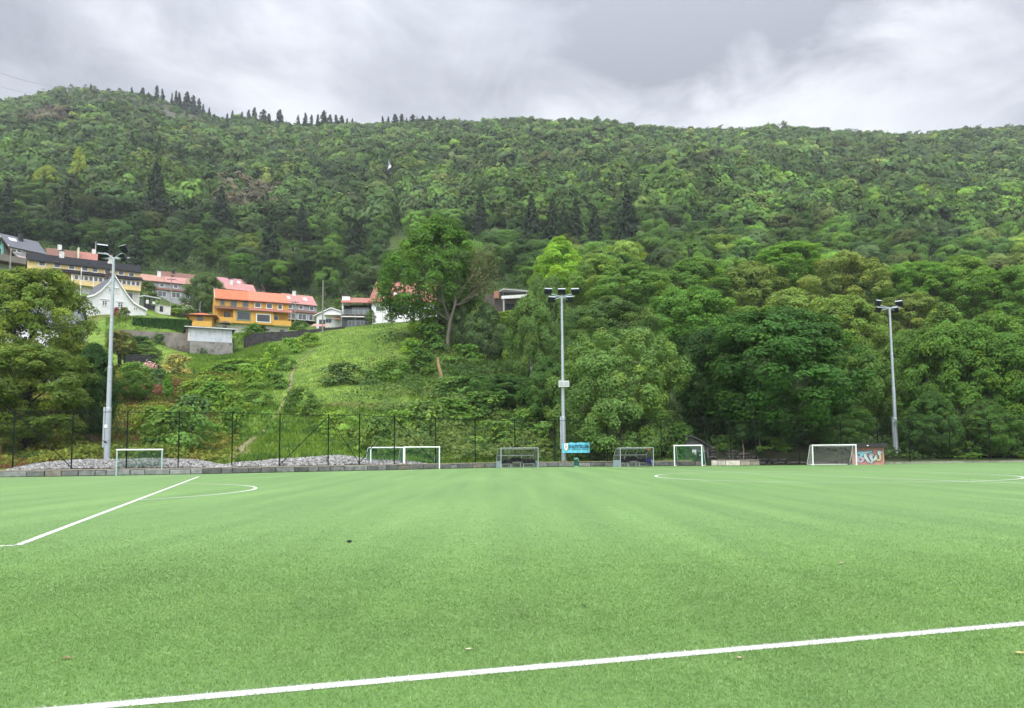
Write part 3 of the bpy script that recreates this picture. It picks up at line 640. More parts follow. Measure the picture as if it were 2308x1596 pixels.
# ================================================================== DUGOUTS
PC = glassy('smoky polycarbonate', (.12, .135, .12), .48, .25); PCS = plain('grey blue side panel', (.27, .34, .38), .5, .06, 3)
DFR = plain('grey dugout frame', (.40, .43, .44), .45, .1, 4, metal=.2); SEATM = plain('black plastic seat', (.010, .010, .013), .6, .2, 6, spec=.12)
def dugout(pxl, pyl, pxr, pyr, ytop, label, seats):
    a, b = gnd(pxl, pyl), gnd(pxr, pyr); a = np.array([a[0], min(a[1], 71.2), 0]); ang = -PHI*1.0
    # lateral width along V
    t = tcol(pxr); k = (t*a[1]-a[0])/(V[0]-t*V[1]); wdt = k; H = at(pxl, ytop, a[1])[2]
    root = empty('dugout', (a[0], a[1], 0), math.atan2(V[1], V[0]), label, 'dugout', 'team dugouts'); D = 1.45
    prof = [(0, H), (.35, H-.0), (.75, H-.10), (1.08, H-.32), (1.28, H*.62), (1.38, H*.36), (D, 0)]
    for x in (0, wdt/3, 2*wdt/3, wdt):
        mb = MB(); mb.path([(x, y, z) for y, z in prof], .028, 6)
        if x in (0, wdt): mb.tube((x, 0, 0), (x, 0, H), .035, .035, 8)
        mb.build('frame_rib', DFR, root)
    mb = MB()
    for y, z in ((0, H), (.75, H-.1), (1.28, H*.62), (D, .04)): mb.tube((0, y, z), (wdt, y, z), .028, .028, 6)
    mb.build('rail', DFR, root)
    mb = MB()
    for (y0, z0), (y1, z1) in zip(prof[:-1], prof[1:]): mb.poly([(0, y0, z0+.03), (wdt, y0, z0+.03), (wdt, y1, z1+.03), (0, y1, z1+.03)])
    mb.build('canopy', PC, root)
    for x in (-.004, wdt+.004):
        mb = MB(); mb.poly([(x, y, z) for y, z in [(0.03, .62)]+[(y, z) for y, z in prof if z > .62]+[(1.33, .62)]]); mb.build('side_window', PC, root)
        mb = MB(); mb.prism([(0, 0)], 0, 0) if False else mb.poly([(x, .03, .02), (x, 1.44, .02), (x, 1.36, .62), (x, .03, .62)]); mb.build('side_panel', PCS, root)
    st = MB(); st.poly([(0, 1.02, H-.18), (wdt*.0+.01, 1.02, H-.3), (.01, .1, H-.02)]); 
    bm_ = MB(); ngrp = [(0.05, .32), (.36, .62), (.64, .97)]
    for g, (u0, u1) in enumerate(ngrp):
        yb = .55 if g != 1 else .95; zb = .38 if g != 1 else .52
        bm_.box(wdt*u0, wdt*u1, yb-.03, yb+.03, zb-.06, zb)
        for u in (u0+.015, u1-.015): bm_.box(wdt*u-.025, wdt*u+.025, yb-.025, yb+.025, 0, zb-.06)
    bm_.build('bench_beam', DFR, root)
    for (u, row) in seats:
        yb = .55 if row == 0 else .95; zb = .38 if row == 0 else .55; sx = wdt*u
        mb = MB(); n = 8
        for i in range(n):      # shell: curved pan rising into a rounded back
            u0, u1 = -.21+.42*i/n, -.21+.42*(i+1)/n
            def row_(uu):
                e = (uu/.21)**2; return [(sx+uu*.95, yb-.2, zb+.02+.05*e), (sx+uu, yb-.02, zb+.01+.06*e), (sx+uu, yb+.14, zb+.06+.07*e), (sx+uu*.98, yb+.20-.05*e, zb+.22), (sx+uu*.86, yb+.23-.05*e, zb+.40-.06*e*e-.05*e)]
            A_, B_ = row_(u0), row_(u1)
            for q in range(4): mb.poly([A_[q], B_[q], B_[q+1], A_[q+1]])
        mb.build('seat', SEATM, root, smooth=True)
    return root, wdt, H
SE = [(.075, 0), (.19, 0), (.305, 0), (.42, 1), (.53, 1), (.60, 1), (.695, 0), (.81, 0), (.925, 0)]
dugout(1129, 1055.0, 1212, 1053, 1010, 'smoky-roofed team dugout with black seats between the paired goals and middle floodlight', SE)
dg2 = dugout(1398, 1052.6, 1471.5, 1050.5, 1009.5, 'smoky-roofed team dugout with an orange roof mark between the banner and concrete portal', SE)
mb = MB(); mb.box(dg2[1]-.42, dg2[1]-.14, .28, .30, dg2[2]-.22, dg2[2]-.08); mb.build('orange_mark', plain('orange sticker', (.55, .15, .06), .6), dg2[0])
# dark blue jacket over the last seat of the second dugout
p = Matrix.Translation(dg2[0].location) @ Matrix.Rotation(dg2[0].rotation_euler[2], 4, 'Z')
mb = MB(); n = 10; u0 = dg2[1]*.93
for i in range(n):
    for j in range(6):
        def q(a, b):
            x = -.28+.56*a/n; s = b/6; y = .74-.05*s-.36*s*s+.03*math.sin(a*1.7+b); z = .83-.62*s+.05*math.sin(a*2.1+b*.9); return tuple(p @ Vector((u0+x, y-.09, z)))
        mb.poly([q(i, j), q(i+1, j), q(i+1, j+1), q(i, j+1)])
tag(mb.build('jacket', plain('navy cloth', (.012, .016, .07), .85), smooth=True), 'dark blue jacket draped over the last seat of the right dugout', 'jacket')

# ================================================================== BANNER
def b_at(px, py, off=0): return at(px, py, 73.6-off)
bl, br = b_at(1266.5, 1031), b_at(1329.5, 1031); 
BX0, BX1 = bl[0], br[0]; BZ0, BZ1 = at(1298, 1020.5, 73.6)[2], at(1298, 996.5, 73.6)[2]; BW, BH = BX1-BX0, BZ1-BZ0
root = empty('banner', (BX0, 73.6, BZ0), 0, 'light blue club banner with white shield strung beside the middle floodlight mast', 'banner')
nx, nz = 48, 14; G = np.zeros((nx+1, nz+1, 3))
for i in range(nx+1):
    for j in range(nz+1):
        u, v = i/nx, j/nz; sg = -.09*abs(math.sin(u*math.pi*3))**.7*(1 if v > .5 else .25)*abs(v-.2)
        G[i, j] = (u*BW, .035*math.sin(u*15+v*3)+.02*math.sin(u*34-v*4), v*BH+sg+.07*(u-.5)*v)
bm2 = grid_mesh('cloth', G, plain('light blue banner cloth', (.155, .60, .76), .7, .06, 3))
link('cloth', bm2, root)
NAVY = plain('navy print', (.008, .05, .12), .7)
def text(s, size, x, z, parent, m, y=-.07, sx=1.0, shear=0):
    cu = bpy.data.curves.new('lettering', 'FONT'); cu.body = s; cu.size = size; cu.extrude = .003; cu.resolution_u = 2; cu.offset = size*.03
    o = bpy.data.objects.new('lettering', cu); COL.objects.link(o); o.parent = parent; o.location = (x, y, z); o.rotation_euler = (math.pi/2, 0, 0); o.scale = (sx, 1, 1); cu.materials.append(m); return o
t = text('KVALITETSKLUBB', .46, BW*.235, BH*.43, root, NAVY); bpy.context.view_layer.update(); t.scale[0] = BW*.71/max(t.dimensions[0], .1); t.scale[1] = BH*.34/max(t.dimensions[1], .1)
bpy.context.view_layer.update(); me_ = bpy.data.meshes.new_from_object(t.evaluated_get(bpy.context.evaluated_depsgraph_get())); lt_ = link('lettering', me_, root); lt_.matrix_basis = t.matrix_basis.copy(); bpy.data.objects.remove(t)
sm = MB(); x = BW*.235; rr = random.Random(3)
while x < BW*.90:
    l = rr.uniform(.05, .09); sm.box(x, x+l, -.072, -.066, BH*.28, BH*.28+.055*rr.uniform(.7, 1)); x += l+.02
    if rr.random() < .16: x += .07
sm.build('small_print', NAVY, root)
sp = [(-.20, .72), (0, .75), (.20, .72), (.20, .28), (.12, .12), (0, .02), (-.12, .12), (-.20, .28)]
cx = BW*.14; k = BH*1.0
o_ = MB(); o_.prism([(cx+a*1.12, BH*.16+(b-.38)*k*1.06+.38*k) for a, b in sp], -.068, -.062); o_.build('shield_outline', NAVY, root)
o_ = MB(); o_.prism([(cx+a, BH*.16+b*k) for a, b in sp], -.076, -.070); sh = o_.build('shield', WHITE, root)
o_ = MB()
for z, wd in ((.58, .10), (.44, .15), (.30, .12)):
    o_.prism([(cx-wd, BH*.16+z*k), (cx-wd*.4, BH*.16+z*k+.05), (cx, BH*.16+z*k+.02), (cx+wd*.4, BH*.16+z*k+.05), (cx+wd, BH*.16+z*k), (cx, BH*.16+z*k-.035)], -.083, -.078)
o_.build('shield_mark', plain('grey print', (.25, .28, .3), .7), sh)
o_ = MB(); o_.tube((BW+.02, .02, BH*.98), (BW+.02, .02, -.02), .03, .03, 8); o_.path([(BW+.02, .02, -.02), (BW+.14, .03, -.25), (BW+.15, .04, 1.05-BZ0+-.6)], .03, 8); o_.build('banner_post', BLACKM, root)

# ================================================================== BIN
p = gnd(1298, 1051); p = np.array([tcol(1298)*72.0, 72.0, 0]); root = empty('litter_bin', p, 0, 'dark green litter bin standing below the light blue banner', 'bin')
BING = plain('dark green plastic', (.006, .085, .06), .4, .1, 4)
z1 = at(1298, 1031.5, 72)[2]; r_ = .235
mb = MB(); mb.lathe([(r_*.96, .10), (r_, .14), (r_, z1-.2), (r_*1.03, z1-.18)], 24); mb.build('body', BING, root, smooth=False)
mb = MB(); mb.lathe([(r_*1.06, z1-.18), (r_*1.06, z1-.12), (r_*.8, z1-.03), (r_*.3, z1)], 24); mb.build('lid', plain('paler green plastic', (.06, .2, .15), .5), root)
mb = MB(); mb.lathe([(r_*.99, 0), (r_*.99, .10)], 24); mb.build('foot', plain('pale green foot', (.20, .36, .27), .7), root)
mb = MB()
for a in np.linspace(-2.3, -1.5, 5)[:-1]: mb.poly([(math.cos(a+q)*r_*1.02, math.sin(a+q)*r_*1.02, z) for q, z in ((0, z1-.36), (.2, z1-.36), (.2, z1-.24), (0, z1-.24))])
mb.build('slot', BLACKM, root)
mb = MB(); mb.poly([(math.cos(a)*r_*1.02, math.sin(a)*r_*1.02, z) for a, z in ((-.75, z1-.33), (-.5, z1-.33), (-.5, z1-.22), (-.75, z1-.22))]); mb.build('sticker', WHITE, root)

# ================================================================== GRAFFITI HUT
a, b = gnd(1933, 1048), gnd(1990, 1048); a = np.array([a[0], 71.2, 0]); HA = -.40; _k = -math.tan(HA); _t = tcol(1990); _y = (71.2+_k*a[0])/(1+_k*_t); b = np.array([_t*_y, _y, 0])
hw = float(np.linalg.norm(b-a)); HT = at(1960, 1008.5, 71.2)[2]; RT = at(1960, 999.5, 71.2)[2]
root = empty('graffiti_hut', a, HA, 'small red-brown timber hut with blue graffiti lettering and a flat black roof', 'hut')
def hutmat():
    m, t, p, o = newmat('sprayed timber'); c = N(t, 'ShaderNodeTexCoord'); n = N(t, 'ShaderNodeTexNoise', Scale=2.6, Detail=5.0); L(t, c.outputs['Object'], n.inputs[0])
    wv = N(t, 'ShaderNodeTexWave', bands_direction='Z', wave_profile='SAW', Scale=1.9); L(t, c.outputs['Object'], wv.inputs[0])
    col = ramp(t, n.outputs[0], [(.3, (.42, .30, .15)), (.45, (.36, .15, .12)), (.55, (.50, .20, .22)), (.66, (.44, .17, .22)), (.8, (.3, .2, .13))])
    L(t, mixc(t, 1.0, col, ramp(t, wv.outputs[0], [(0, (.6,)*3), (.12, (1,)*3)]), 'MULTIPLY'), p.inputs['Base Color']); p.inputs['Roughness'].default_value = .7; return m
HM = hutmat(); mb = MB(); mb.box(.03, hw-.03, 0, 1.6, .0, HT); mb.build('wall', HM, root)
mb = MB(); mb.box(-.02, .13, -.03, .12, 0, HT-.05); mb.box(hw-.13, hw+.02, -.03, .12, 0, HT-.05); mb.box(.13, hw-.13, -.02, 0, HT-.34, HT-.22); mb.box(.13, hw-.13, -.02, 0, .0, .17); mb.build('corner_board', plain('faded red timber', (.42, .22, .18), .7, .3, 4), root)
mb = MB(); mb.box(-.28, hw+.3, -.45, 1.9, HT+.0, RT); mb.build('roof', DARK, root)
mb = MB(); mb.lathe([(.06, 0), (.075, .04), (.05, .1)], 12, (hw*.5, -.48)); o = mb.build('lamp', WHITE, root); o.location[2] = HT+.12
def G_(x, y): return ((x-660)/(1790-660)*hw, (1270-y)/(1270-340)*HT)
LET = {  # strokes from the photographed wall, per letter: (polyline, width, colour)
 'B': [([(840, 760), (870, 900), (890, 1110)], 85, (.42, .44, .46)), ([(800, 640), (930, 650), (1010, 730), (980, 810), (880, 860)], 95, (.20, .45, .58)), ([(880, 900), (1020, 900), (1050, 980), (1010, 1080), (900, 1120)], 110, (.48, .36, .46))],
 'T': [([(930, 560), (1080, 640), (1210, 600), (1330, 560)], 120, (.25, .42, .50)), ([(1120, 660), (1130, 850), (1210, 1000), (1230, 1090)], 110, (.45, .52, .55)), ([(1270, 640), (1330, 680)], 90, (.28, .42, .42))],
 'W': [([(1330, 740), (1330, 880), (1390, 1060)], 110, (.40, .45, .52)), ([(1390, 1060), (1490, 950), (1520, 800)], 100, (.45, .50, .52)), ([(1400, 700), (1420, 800)], 60, (.40, .34, .32)), ([(1320, 1140), (1340, 1160)], 100, (.5, .54, .6))],
 'S': [([(1690, 620), (1640, 540), (1600, 620), (1660, 780), (1660, 980), (1600, 1050), (1550, 980)], 95, (.46, .38, .24)), ([(1690, 600), (1650, 540), (1610, 600), (1640, 700)], 90, (.48, .60, .66))]}
def ribbon(mb, pts, w, y, tint):
    q = [np.array(p, float) for p in pts]; k = []
    for i in range(len(q)-1):
        for f in np.linspace(0, 1, 5, endpoint=False): k.append(q[i]*(1-f)+q[i+1]*f)
    k.append(q[-1]); k = [k[0]]+[(k[i-1]+k[i]*2+k[i+1])/4 for i in range(1, len(k)-1)]+[k[-1]]; 
    def pt(p): g = G_(*p); return (g[0], y, g[1])
    L_, R_ = [], []
    for i, p in enumerate(k):
        d = k[min(i+1, len(k)-1)]-k[max(i-1, 0)]; d = d/(np.linalg.norm(d)+1e-6); n = np.array([-d[1], d[0]])*w/2; L_.append(p+n); R_.append(p-n)
    for i in range(len(k)-1): mb.poly([pt(L_[i]), pt(L_[i+1]), pt(R_[i+1]), pt(R_[i])], tuple(c*(.85+.35*random.random()) for c in tint))
    for e, s in ((k[0], 1), (k[-1], -1)): mb.poly([pt(e+np.array([math.cos(a), math.sin(a)])*w/2) for a in np.linspace(0, 2*math.pi, 13)[:-1]], tint)
for n_, strokes in LET.items():
    ol, fl = MB(), MB(); j = 0
    for pts, wd, c in strokes: ribbon(ol, pts, wd+46, -.024-.0003*j, (.03, .025, .03)); j += 1
    for pts, wd, c in strokes: ribbon(fl, pts, wd, -.028-.0006*j, c); j += 1
    g = ol.build('graffiti_outline', TINT, root); fl.build('graffiti_letter', TINT, g)

# ================================================================== CONCRETE PORTAL, CABINET, NOTICE, BOULDER WALL
Yp = 75.6
def pp_(px, py, y=Yp): q = at(px, py, y); return (q[0], q[2])
o0 = xy(1560, Yp); root = empty('concrete_portal', (o0[0], Yp, 0), 0, 'grey concrete tunnel portal with arched roof edge behind the small green-netted goal', 'portal')
def lp(px, py): q = pp_(px, py); return (q[0]-o0[0], q[1])
poly = [lp(1543, 1046), lp(1597, 1046), lp(1597, 1006), lp(1584, 1000), lp(1568, 991), lp(1550, 985), lp(1543, 984)]
poly[0] = (poly[0][0], 0); poly[1] = (poly[1][0], 0)
mb = MB(); mb.prism(poly, 0, 5); mb.build('wall', plain('grey concrete render', (.11, .11, .107), .85, .15, 1.2, dirt=((.13, .125, .12), .8)), root)
mb = MB(); ar = [lp(1540, 980), lp(1552, 981), lp(1570, 987), lp(1586, 997), lp(1600, 1005)]
for p, q in zip(ar[:-1], ar[1:]): mb.prism([p, q, (q[0]+.02, q[1]-.17), (p[0]+.02, p[1]-.17)][::-1], -.45, 5)
mb.build('roof_edge', plain('dark stained concrete', (.045, .043, .043), .9, .3, 2), root)
mb = MB()
for px in (1588.5, 1592, 1595): q = lp(px, 1040); mb.box(q[0]-.05, q[0]+.03, -.06, -.004, 0, lp(px, 1004)[1]-.1)
mb.build('pipe', plain('brown pipes', (.16, .13, .12), .7), root)
q0, q1 = lp(1559.5, 1025), lp(1568.5, 1013.5)
mb = MB(); mb.box(min(q0[0], q1[0]), max(q0[0], q1[0]), -.03, -.004, q0[1], q1[1]); tag(mb.build('notice', WHITE, None, (o0[0], Yp-.002, 0)), 'white notice sheet fixed to the grey concrete portal wall', 'notice')
q0, q1 = lp(1571.5, 1040), lp(1587, 1017)
ct = empty('metal_cabinet', (o0[0], Yp-.62, 0), 0, 'dark green metal cabinet against the concrete portal behind the goal', 'cabinet')
mb = MB(); mb.box(q0[0], q1[0]+.05, 0, .6, .3, q1[1]-.03); mb.build('body', plain('dark green cabinet', (.008, .05, .035), .5), ct); mb = MB(); mb.box(q0[0]-.04, q1[0]+.09, -.04, .6, q1[1]-.03, q1[1]+.04); mb.build('lid', plain('grey rim', (.3, .33, .32), .5), ct)
mb = MB(); mb.box(q0[0]+.08, q0[0]+.15, -.02, -.003, q1[1]-.45, q1[1]-.3); mb.build('label_plate', WHITE, ct)
bw = empty('boulder_wall', (*xy(1700, 76), 0), 0, 'rough wall of big dark stacked boulders stepping down beside the portal', 'wall'); bo = np.array(bw.location); mb = MB(); rr = random.Random(5)
tops = lambda px: np.interp(px, [1598, 1650, 1700, 1740, 1820, 1940], [1000, 1010, 1024, 1034, 1038, 1042])
Yw = lambda px: np.interp(px, [1598, 1700, 1760, 1940], [77.0, 76.0, 74.2, 73.6])
for row in range(8):
    px = 1596 + rr.uniform(0, 14)
    while px < 1935:
        wpx = rr.uniform(13, 32); pc = px+wpx/2; y = float(Yw(pc)); zt = at(pc, float(tops(pc)), y)[2]; hb = .30; z = row*hb
        if z+hb*.6 < zt:
            x0, x1 = xy(px, y)[0]-bo[0], xy(px+wpx-.8, y)[0]-bo[0]; yy = y-bo[1]+row*.12+rr.uniform(-.06, .06); k = rr.uniform(.6, 1.25); tn = (.085*k, .08*k, .075*k)
            nx_, nz_ = 5, 3
            def bq(i, j):
                u, v = i/nx_, j/nz_; e = (abs(2*u-1)**4+abs(2*v-1)**4); return (x0+(x1-x0)*u, yy+.14*min(e, 1)+.05*math.sin(i*3.1+j*1.7+px), z+hb*v*.97+.03*math.sin(i*2.2+row+px))
            for i in range(nx_):
                for j in range(nz_): mb.poly([bq(i, j), bq(i+1, j), bq(i+1, j+1), bq(i, j+1)], tn)
            mb.poly([bq(0, nz_), bq(nx_, nz_), (x1, yy+.7, z+hb), (x0, yy+.7, z+hb)], tn)
        px += wpx
mb.build('boulders', STONE, bw)
bk = MB()
for px in range(1600, 1935, 15):
    y0, y1 = float(Yw(px))+.55, float(Yw(px+15))+.55; zt0, zt1 = at(px, float(tops(px)), y0)[2]-.1, at(px+15, float(tops(px+15)), y1)[2]-.1; xa, xb = xy(px, y0)[0]-bo[0], xy(px+15, y1)[0]-bo[0]
    bk.poly([(xa, y0-bo[1]+.5, -.1), (xb, y1-bo[1]+.5, -.1), (xb, y1-bo[1]+.5, zt1), (xa, y0-bo[1]+.5, zt0)])
bk.build('earth_core', plain('dark wet earth', (.03, .027, .022), .95), bw)
# rusty post at the left edge of the picture
p = xy(-1, 54); mb = MB(); mb.box(-.07, .07, -.07, .07, 0, 2.2); mb.box(-.09, .09, -.09, .09, 2.2, 2.25); tag(mb.build('timber_post', plain('red brown timber', (.16, .07, .04), .8, .3, 5), None, (p[0], p[1], 0)), 'red-brown timber post at the left end of the low stone wall', 'post')

# ================================================================== SMALL LITTER ON THE TURF
def leaf_on_turf(px, py, size, rgb, label, name='fallen_leaf', cat='leaf', ang=0., curl=.3):
    size *= .72
    p = gnd(px, py, .012); mb = MB(); n = 7; pts = []
    for i in range(n): u = i/(n-1); wv = math.sin(math.pi*u)**.8*.32; pts.append((u-.5, wv))
    def q(u, v): c, s = math.cos(ang), math.sin(ang); x, y = u*size, v*size; return (x*c-y*s, x*s+y*c, size*curl*(u*u*1.2+v*v*2)+.006)
    for i in range(n-1):
        (u0, w0), (u1, w1) = pts[i], pts[i+1]; mb.poly([q(u0, 0), q(u1, 0), q(u1, w1), q(u0, w0)]); mb.poly([q(u0, -w0), q(u1, -w1), q(u1, 0), q(u0, 0)])
    tag(mb.build(name, plain(name, rgb, .8, .3, 40), None, p, smooth=True), label, cat)
leaf_on_turf(1055, 1465, .075, (.55, .42, .33), 'pale curled dry leaf lying just behind the near touchline', ang=.4, curl=.5)
leaf_on_turf(1666, 1484, .07, (.38, .27, .17), 'small tan dry leaf lying just before the near touchline', ang=1.0)
leaf_on_turf(1895, 1270, .10, (.5, .34, .22), 'light brown dry leaf lying on open turf right of centre', ang=.2, curl=.5)
leaf_on_turf(2297, 1473, .10, (.42, .34, .12), 'yellowish twig-like leaf at the right edge before the near touchline', ang=.1)
leaf_on_turf(1316, 1366, .09, (.03, .03, .02), 'dark shrivelled leaf lying on the turf below the banner', ang=.1, curl=.5)
leaf_on_turf(151, 1484, .10, (.2, .11, .06), 'brown flattened leaf on the turf at lower left', ang=.2, curl=.1)
p = gnd(787, 1223, 0); mb = MB(); n = 10; rr = random.Random(2); pr_ = [(.02, .0), (.055, .02), (.05, .06), (.02, .075)]
mb.lathe(pr_, 9); o = mb.build('dark_clod', plain('black clod', (.015, .017, .02), .8, .3, 20), None, p); o.scale = (.75, .55, .6); tag(o, 'small black clod lying alone on the turf left of centre', 'clod')
# ================================================================== HOUSES
class House:
    """local frame: x along the facade, y away from the camera, z up from the base"""
    def __init__(s, name, label, cat, xl, Dl, xr, Dr, zpt, group=None, zbase=None):
        s.z0 = at(*zpt)[2] if zbase is None else zbase
        s.O = np.array([tcol(xl)*Dl, Dl, s.z0]); q = np.array([tcol(xr)*Dr, Dr, s.z0]); d = q-s.O
        # use the true rays at facade height for the plan position
        for p, px, D in ((s.O, xl, Dl), (q, xr, Dr)): a = at(px, zpt[1], D); p[0] = a[0]
        d = q-s.O; s.w = float(np.linalg.norm(d)); s.ang = math.atan2(d[1], d[0]); s.ex = d/s.w; s.ey = np.array([-s.ex[1], s.ex[0], 0])
        s.root = empty(name, s.O, s.ang, label, cat, group)
    def loc(s, p, off=0.0):
        """pixel -> (x, z) on the facade plane moved off metres back (negative = towards the camera)"""
        d = ray(*p); c = np.array([0, 0, CH]); o = s.O+s.ey*off; k = ((o-c)@s.ey)/(d@s.ey); q = c+d*k-s.O
        return float(q@s.ex), float(q[2])
    def part(s, name, mb, m, parent=None): return mb.build(name, m, parent or s.root)
    def box(s, name, x0, x1, y0, y1, z0, z1, m, parent=None):
        mb = MB(); mb.box(x0, x1, y0, y1, z0, z1); return mb.build(name, m, parent or s.root)
    def win(s, x0, z0, x1, z1, y=0., fm=None, fw=.1, mull=(), glass=None, name='window', bars=0):
        fm = fm or WHITE; mb = MB(); a, b = y-.07, y+.02
        mb.box(x0, x1, a, b, z0, z0+fw); mb.box(x0, x1, a, b, z1-fw, z1); mb.box(x0, x0+fw, a, b, z0+fw, z1-fw); mb.box(x1-fw, x1, a, b, z0+fw, z1-fw)
        for u in mull: c = x0+(x1-x0)*u; mb.box(c-fw*.4, c+fw*.4, a+.005, b, z0+fw, z1-fw)
        for k in range(bars): c = z0+(z1-z0)*(k+1)/(bars+1); mb.box(x0+fw, x1-fw, a+.01, b, c-.03, c+.03)
        w_ = mb.build(name, fm, s.root); g = MB(); g.box(x0+fw, x1-fw, y-.03, y-.01, z0+fw, z1-fw); g.build('pane', glass or GLASS, w_); return w_
    def winp(s, p0, p1, y=0., **k):
        a, b = s.loc(p0, y), s.loc(p1, y); return s.win(min(a[0], b[0]), min(a[1], b[1]), max(a[0], b[0]), max(a[1], b[1]), y, **k)
    def gable_roof(s, x0, x1, dep, ze, zr, m, ovx=.35, ovy=.45, th=.18, name='roof', yr=None, parent=None, y0=0.):
        yr = dep/2 if yr is None else yr; mb = MB(); xa, xb = x0-ovx, x1+ovx
        sl1 = (zr-ze)/(yr-y0); f = (y0-ovy, ze-ovy*sl1); sl2 = (zr-ze)/(dep-yr); bk = (dep+ovy, ze-ovy*sl2); r_ = (yr, zr)
        for (p, q) in ((f, r_), (r_, bk)):
            v = [(xa, p[0], p[1]), (xb, p[0], p[1]), (xb, q[0], q[1]), (xa, q[0], q[1])]; t_ = [(a, b, c+th) for a, b, c in v]
            mb.poly(t_); mb.poly(v[::-1])
            for i in range(4): j = (i+1) % 4; mb.poly([v[i], v[j], t_[j], t_[i]])
        return mb.build(name, m, parent or s.root)
    def gable_body(s, x0, x1, dep, z0, ze, zr, m, yr=None, name='wall', y0=0.):
        yr = dep/2 if yr is None else yr; mb = MB()
        pr = [(y0, z0), (y0, ze), (yr, zr-.02), (dep, ze), (dep, z0)]
        A_ = [(x0, y, z) for y, z in pr]; B_ = [(x1, y, z) for y, z in pr]
        mb.poly(A_); mb.poly(B_[::-1])
        for i in range(5): j = (i+1) % 5; mb.poly([A_[i], B_[i], B_[j], A_[j]])
        return mb.build(name, m, s.root)
    def gutter(s, x0, x1, y, z, m=None, r=.07):
        mb = MB(); mb.tube((x0, y, z), (x1, y, z), r, r, 6); return mb.build('gutter', m or DARK, s.root)
    def chimney(s, x, y, z0, z1, w_, m, roof, cap=True):
        mb = MB(); mb.box(x-w_/2, x+w_/2, y-w_/2, y+w_/2, z0, z1); c = mb.build('chimney', m, roof)
        if cap:
            mb = MB(); mb.box(x-w_*.6, x+w_*.6, y-w_*.6, y+w_*.6, z1, z1+.1); mb.box(x-w_*.3, x+w_*.3, y-w_*.3, y+w_*.3, z1+.1, z1+.3); o = mb.build('chimney_cap', DARK, s.root)
        return c
YEL = siding('yellow timber cladding', (.76, .57, .27), .2); ORA = siding('orange yellow timber cladding', (.64, .36, .075), .2); CRE = plain('cream boards', (.62, .58, .44), .6, .1, 3)
SLATE = tiles('dark slate', (.016, .017, .02), .3, rough=.8); GSLATE = tiles('grey slate', (.13, .135, .16), .2); ORT = tiles('orange pantile', (.52, .135, .06), .28, .35); PKT = tiles('pink pantile', (.40, .20, .18), .28, .35)
BRT = tiles('brown red pantile', (.17, .085, .06), .3, .35); REDT = tiles('red pantile', (.33, .14, .11), .3, .35); GREYW = plain('grey boards', (.30, .31, .32), .6, .12, 2); BRNW = siding('brown boards', (.10, .075, .06), .2)
WHW = siding('white boards', (.72, .73, .74), .2); GGF = plain('grey green window paint', (.16, .21, .17), .6); BRNF = plain('brown stained trim', (.06, .035, .025), .7)

# ---- long yellow row house with black roof
h = House('row_house', 'long yellow timber row house with black roof and white framed windows', 'house', 59.9, 157., 314.5, 169., (*c1(1815, 1080), 169.))
ze = h.loc(c1(1815, 700))[1]; zb = h.loc(c1(1815, 958))[1]; zr = ze+2.3; dep = 8.5
h.gable_body(0, h.w, dep, zb, ze, zr, YEL); h.box('basement_wall', 0, h.w, 0, dep, -3, zb, OFFW)
rf = h.gable_roof(0, h.w, dep, ze, zr, SLATE); h.gutter(-.3, h.w+.3, -.5, ze-.25)
for (a, b, c, d) in ((500, 555, 592, 628), (695, 578, 787, 650), (887, 603, 972, 672), (1060, 622, 1145, 695), (1190, 635, 1273, 710), (1355, 655, 1437, 728), (1533, 680, 1610, 748), (1668, 700, 1745, 768)): h.winp(c1(a, b), c1(c, d), fw=.16)
# projecting ground floor with its own roof
y1 = -1.4; xa, xb = h.loc(c1(700, 700), y1)[0], h.w; zt = h.loc(c1(1815, 815), y1)[1]; zp = h.loc(c1(1815, 880), y1)[1]
h.box('bay_wall', xa+3.2, xb, y1, -.003, zb-.05, zt, YEL)
mb = MB(); v = [(xa-.2, y1-.5, zt), (xb+.35, y1-.5, zt), (xb+.35, -.01, zt+.95), (xa-.2, -.01, zt+.95)]; tv = [(a, b, c+.16) for a, b, c in v]; mb.poly(tv); mb.poly(v[::-1]); [mb.poly([v[i], v[(i+1) % 4], tv[(i+1) % 4], tv[i]]) for i in range(4)]; mb.build('lower_roof', SLATE, h.root)
h.box('balcony_parapet', xa, xa+3.2, y1, y1+.1, zb-.1, zb+.95, YEL); h.box('balcony_floor', xa, xa+3.2, y1, -.004, zb-.2, zb-.1, OFFW); h.box('party_wall', xa+3.2, xa+3.45, y1-.12, y1, zb-.3, zt, WHITE); h.box('balcony_door', xa+1.0, xa+1.9, -.06, .0, zb, zb+2.0, BRNF)
n = 14; x = xa+3.7; k = (xb-.2-x)/n
for i in range(n): h.win(x+i*k+.06, zb+1.0, x+(i+1)*k-.06, zt-.12, y1, fw=.09)
h.box('party_wall', xa+3.7+k*4-.07, xa+3.7+k*4+.07, y1-.1, y1, zb-.3, zt, WHITE)
zl = h.loc(c1(345, 650))[1]
h.box('lintel_board', .3, xa-.3, -.12, 0, zl-.25, zl+.05, BRNW); h.win(2., zb+.8, 4.2, zb+2.2, 0, fw=.1); h.win(xb-2.9, -.0, xb-1.4, zb-.35, 0, fw=.1)
for cx, cz in ((c1(815, 490), 1.2), (c1(1450, 560), .9)):
    X = h.loc(cx)[0]; h.chimney(X, dep*.42, zr-.6, zr+1.1, .9, OFFW, rf)
h.box('bargeboard', -.4, -.33, -.5, .1, ze-.45, ze-.1, WHITE)

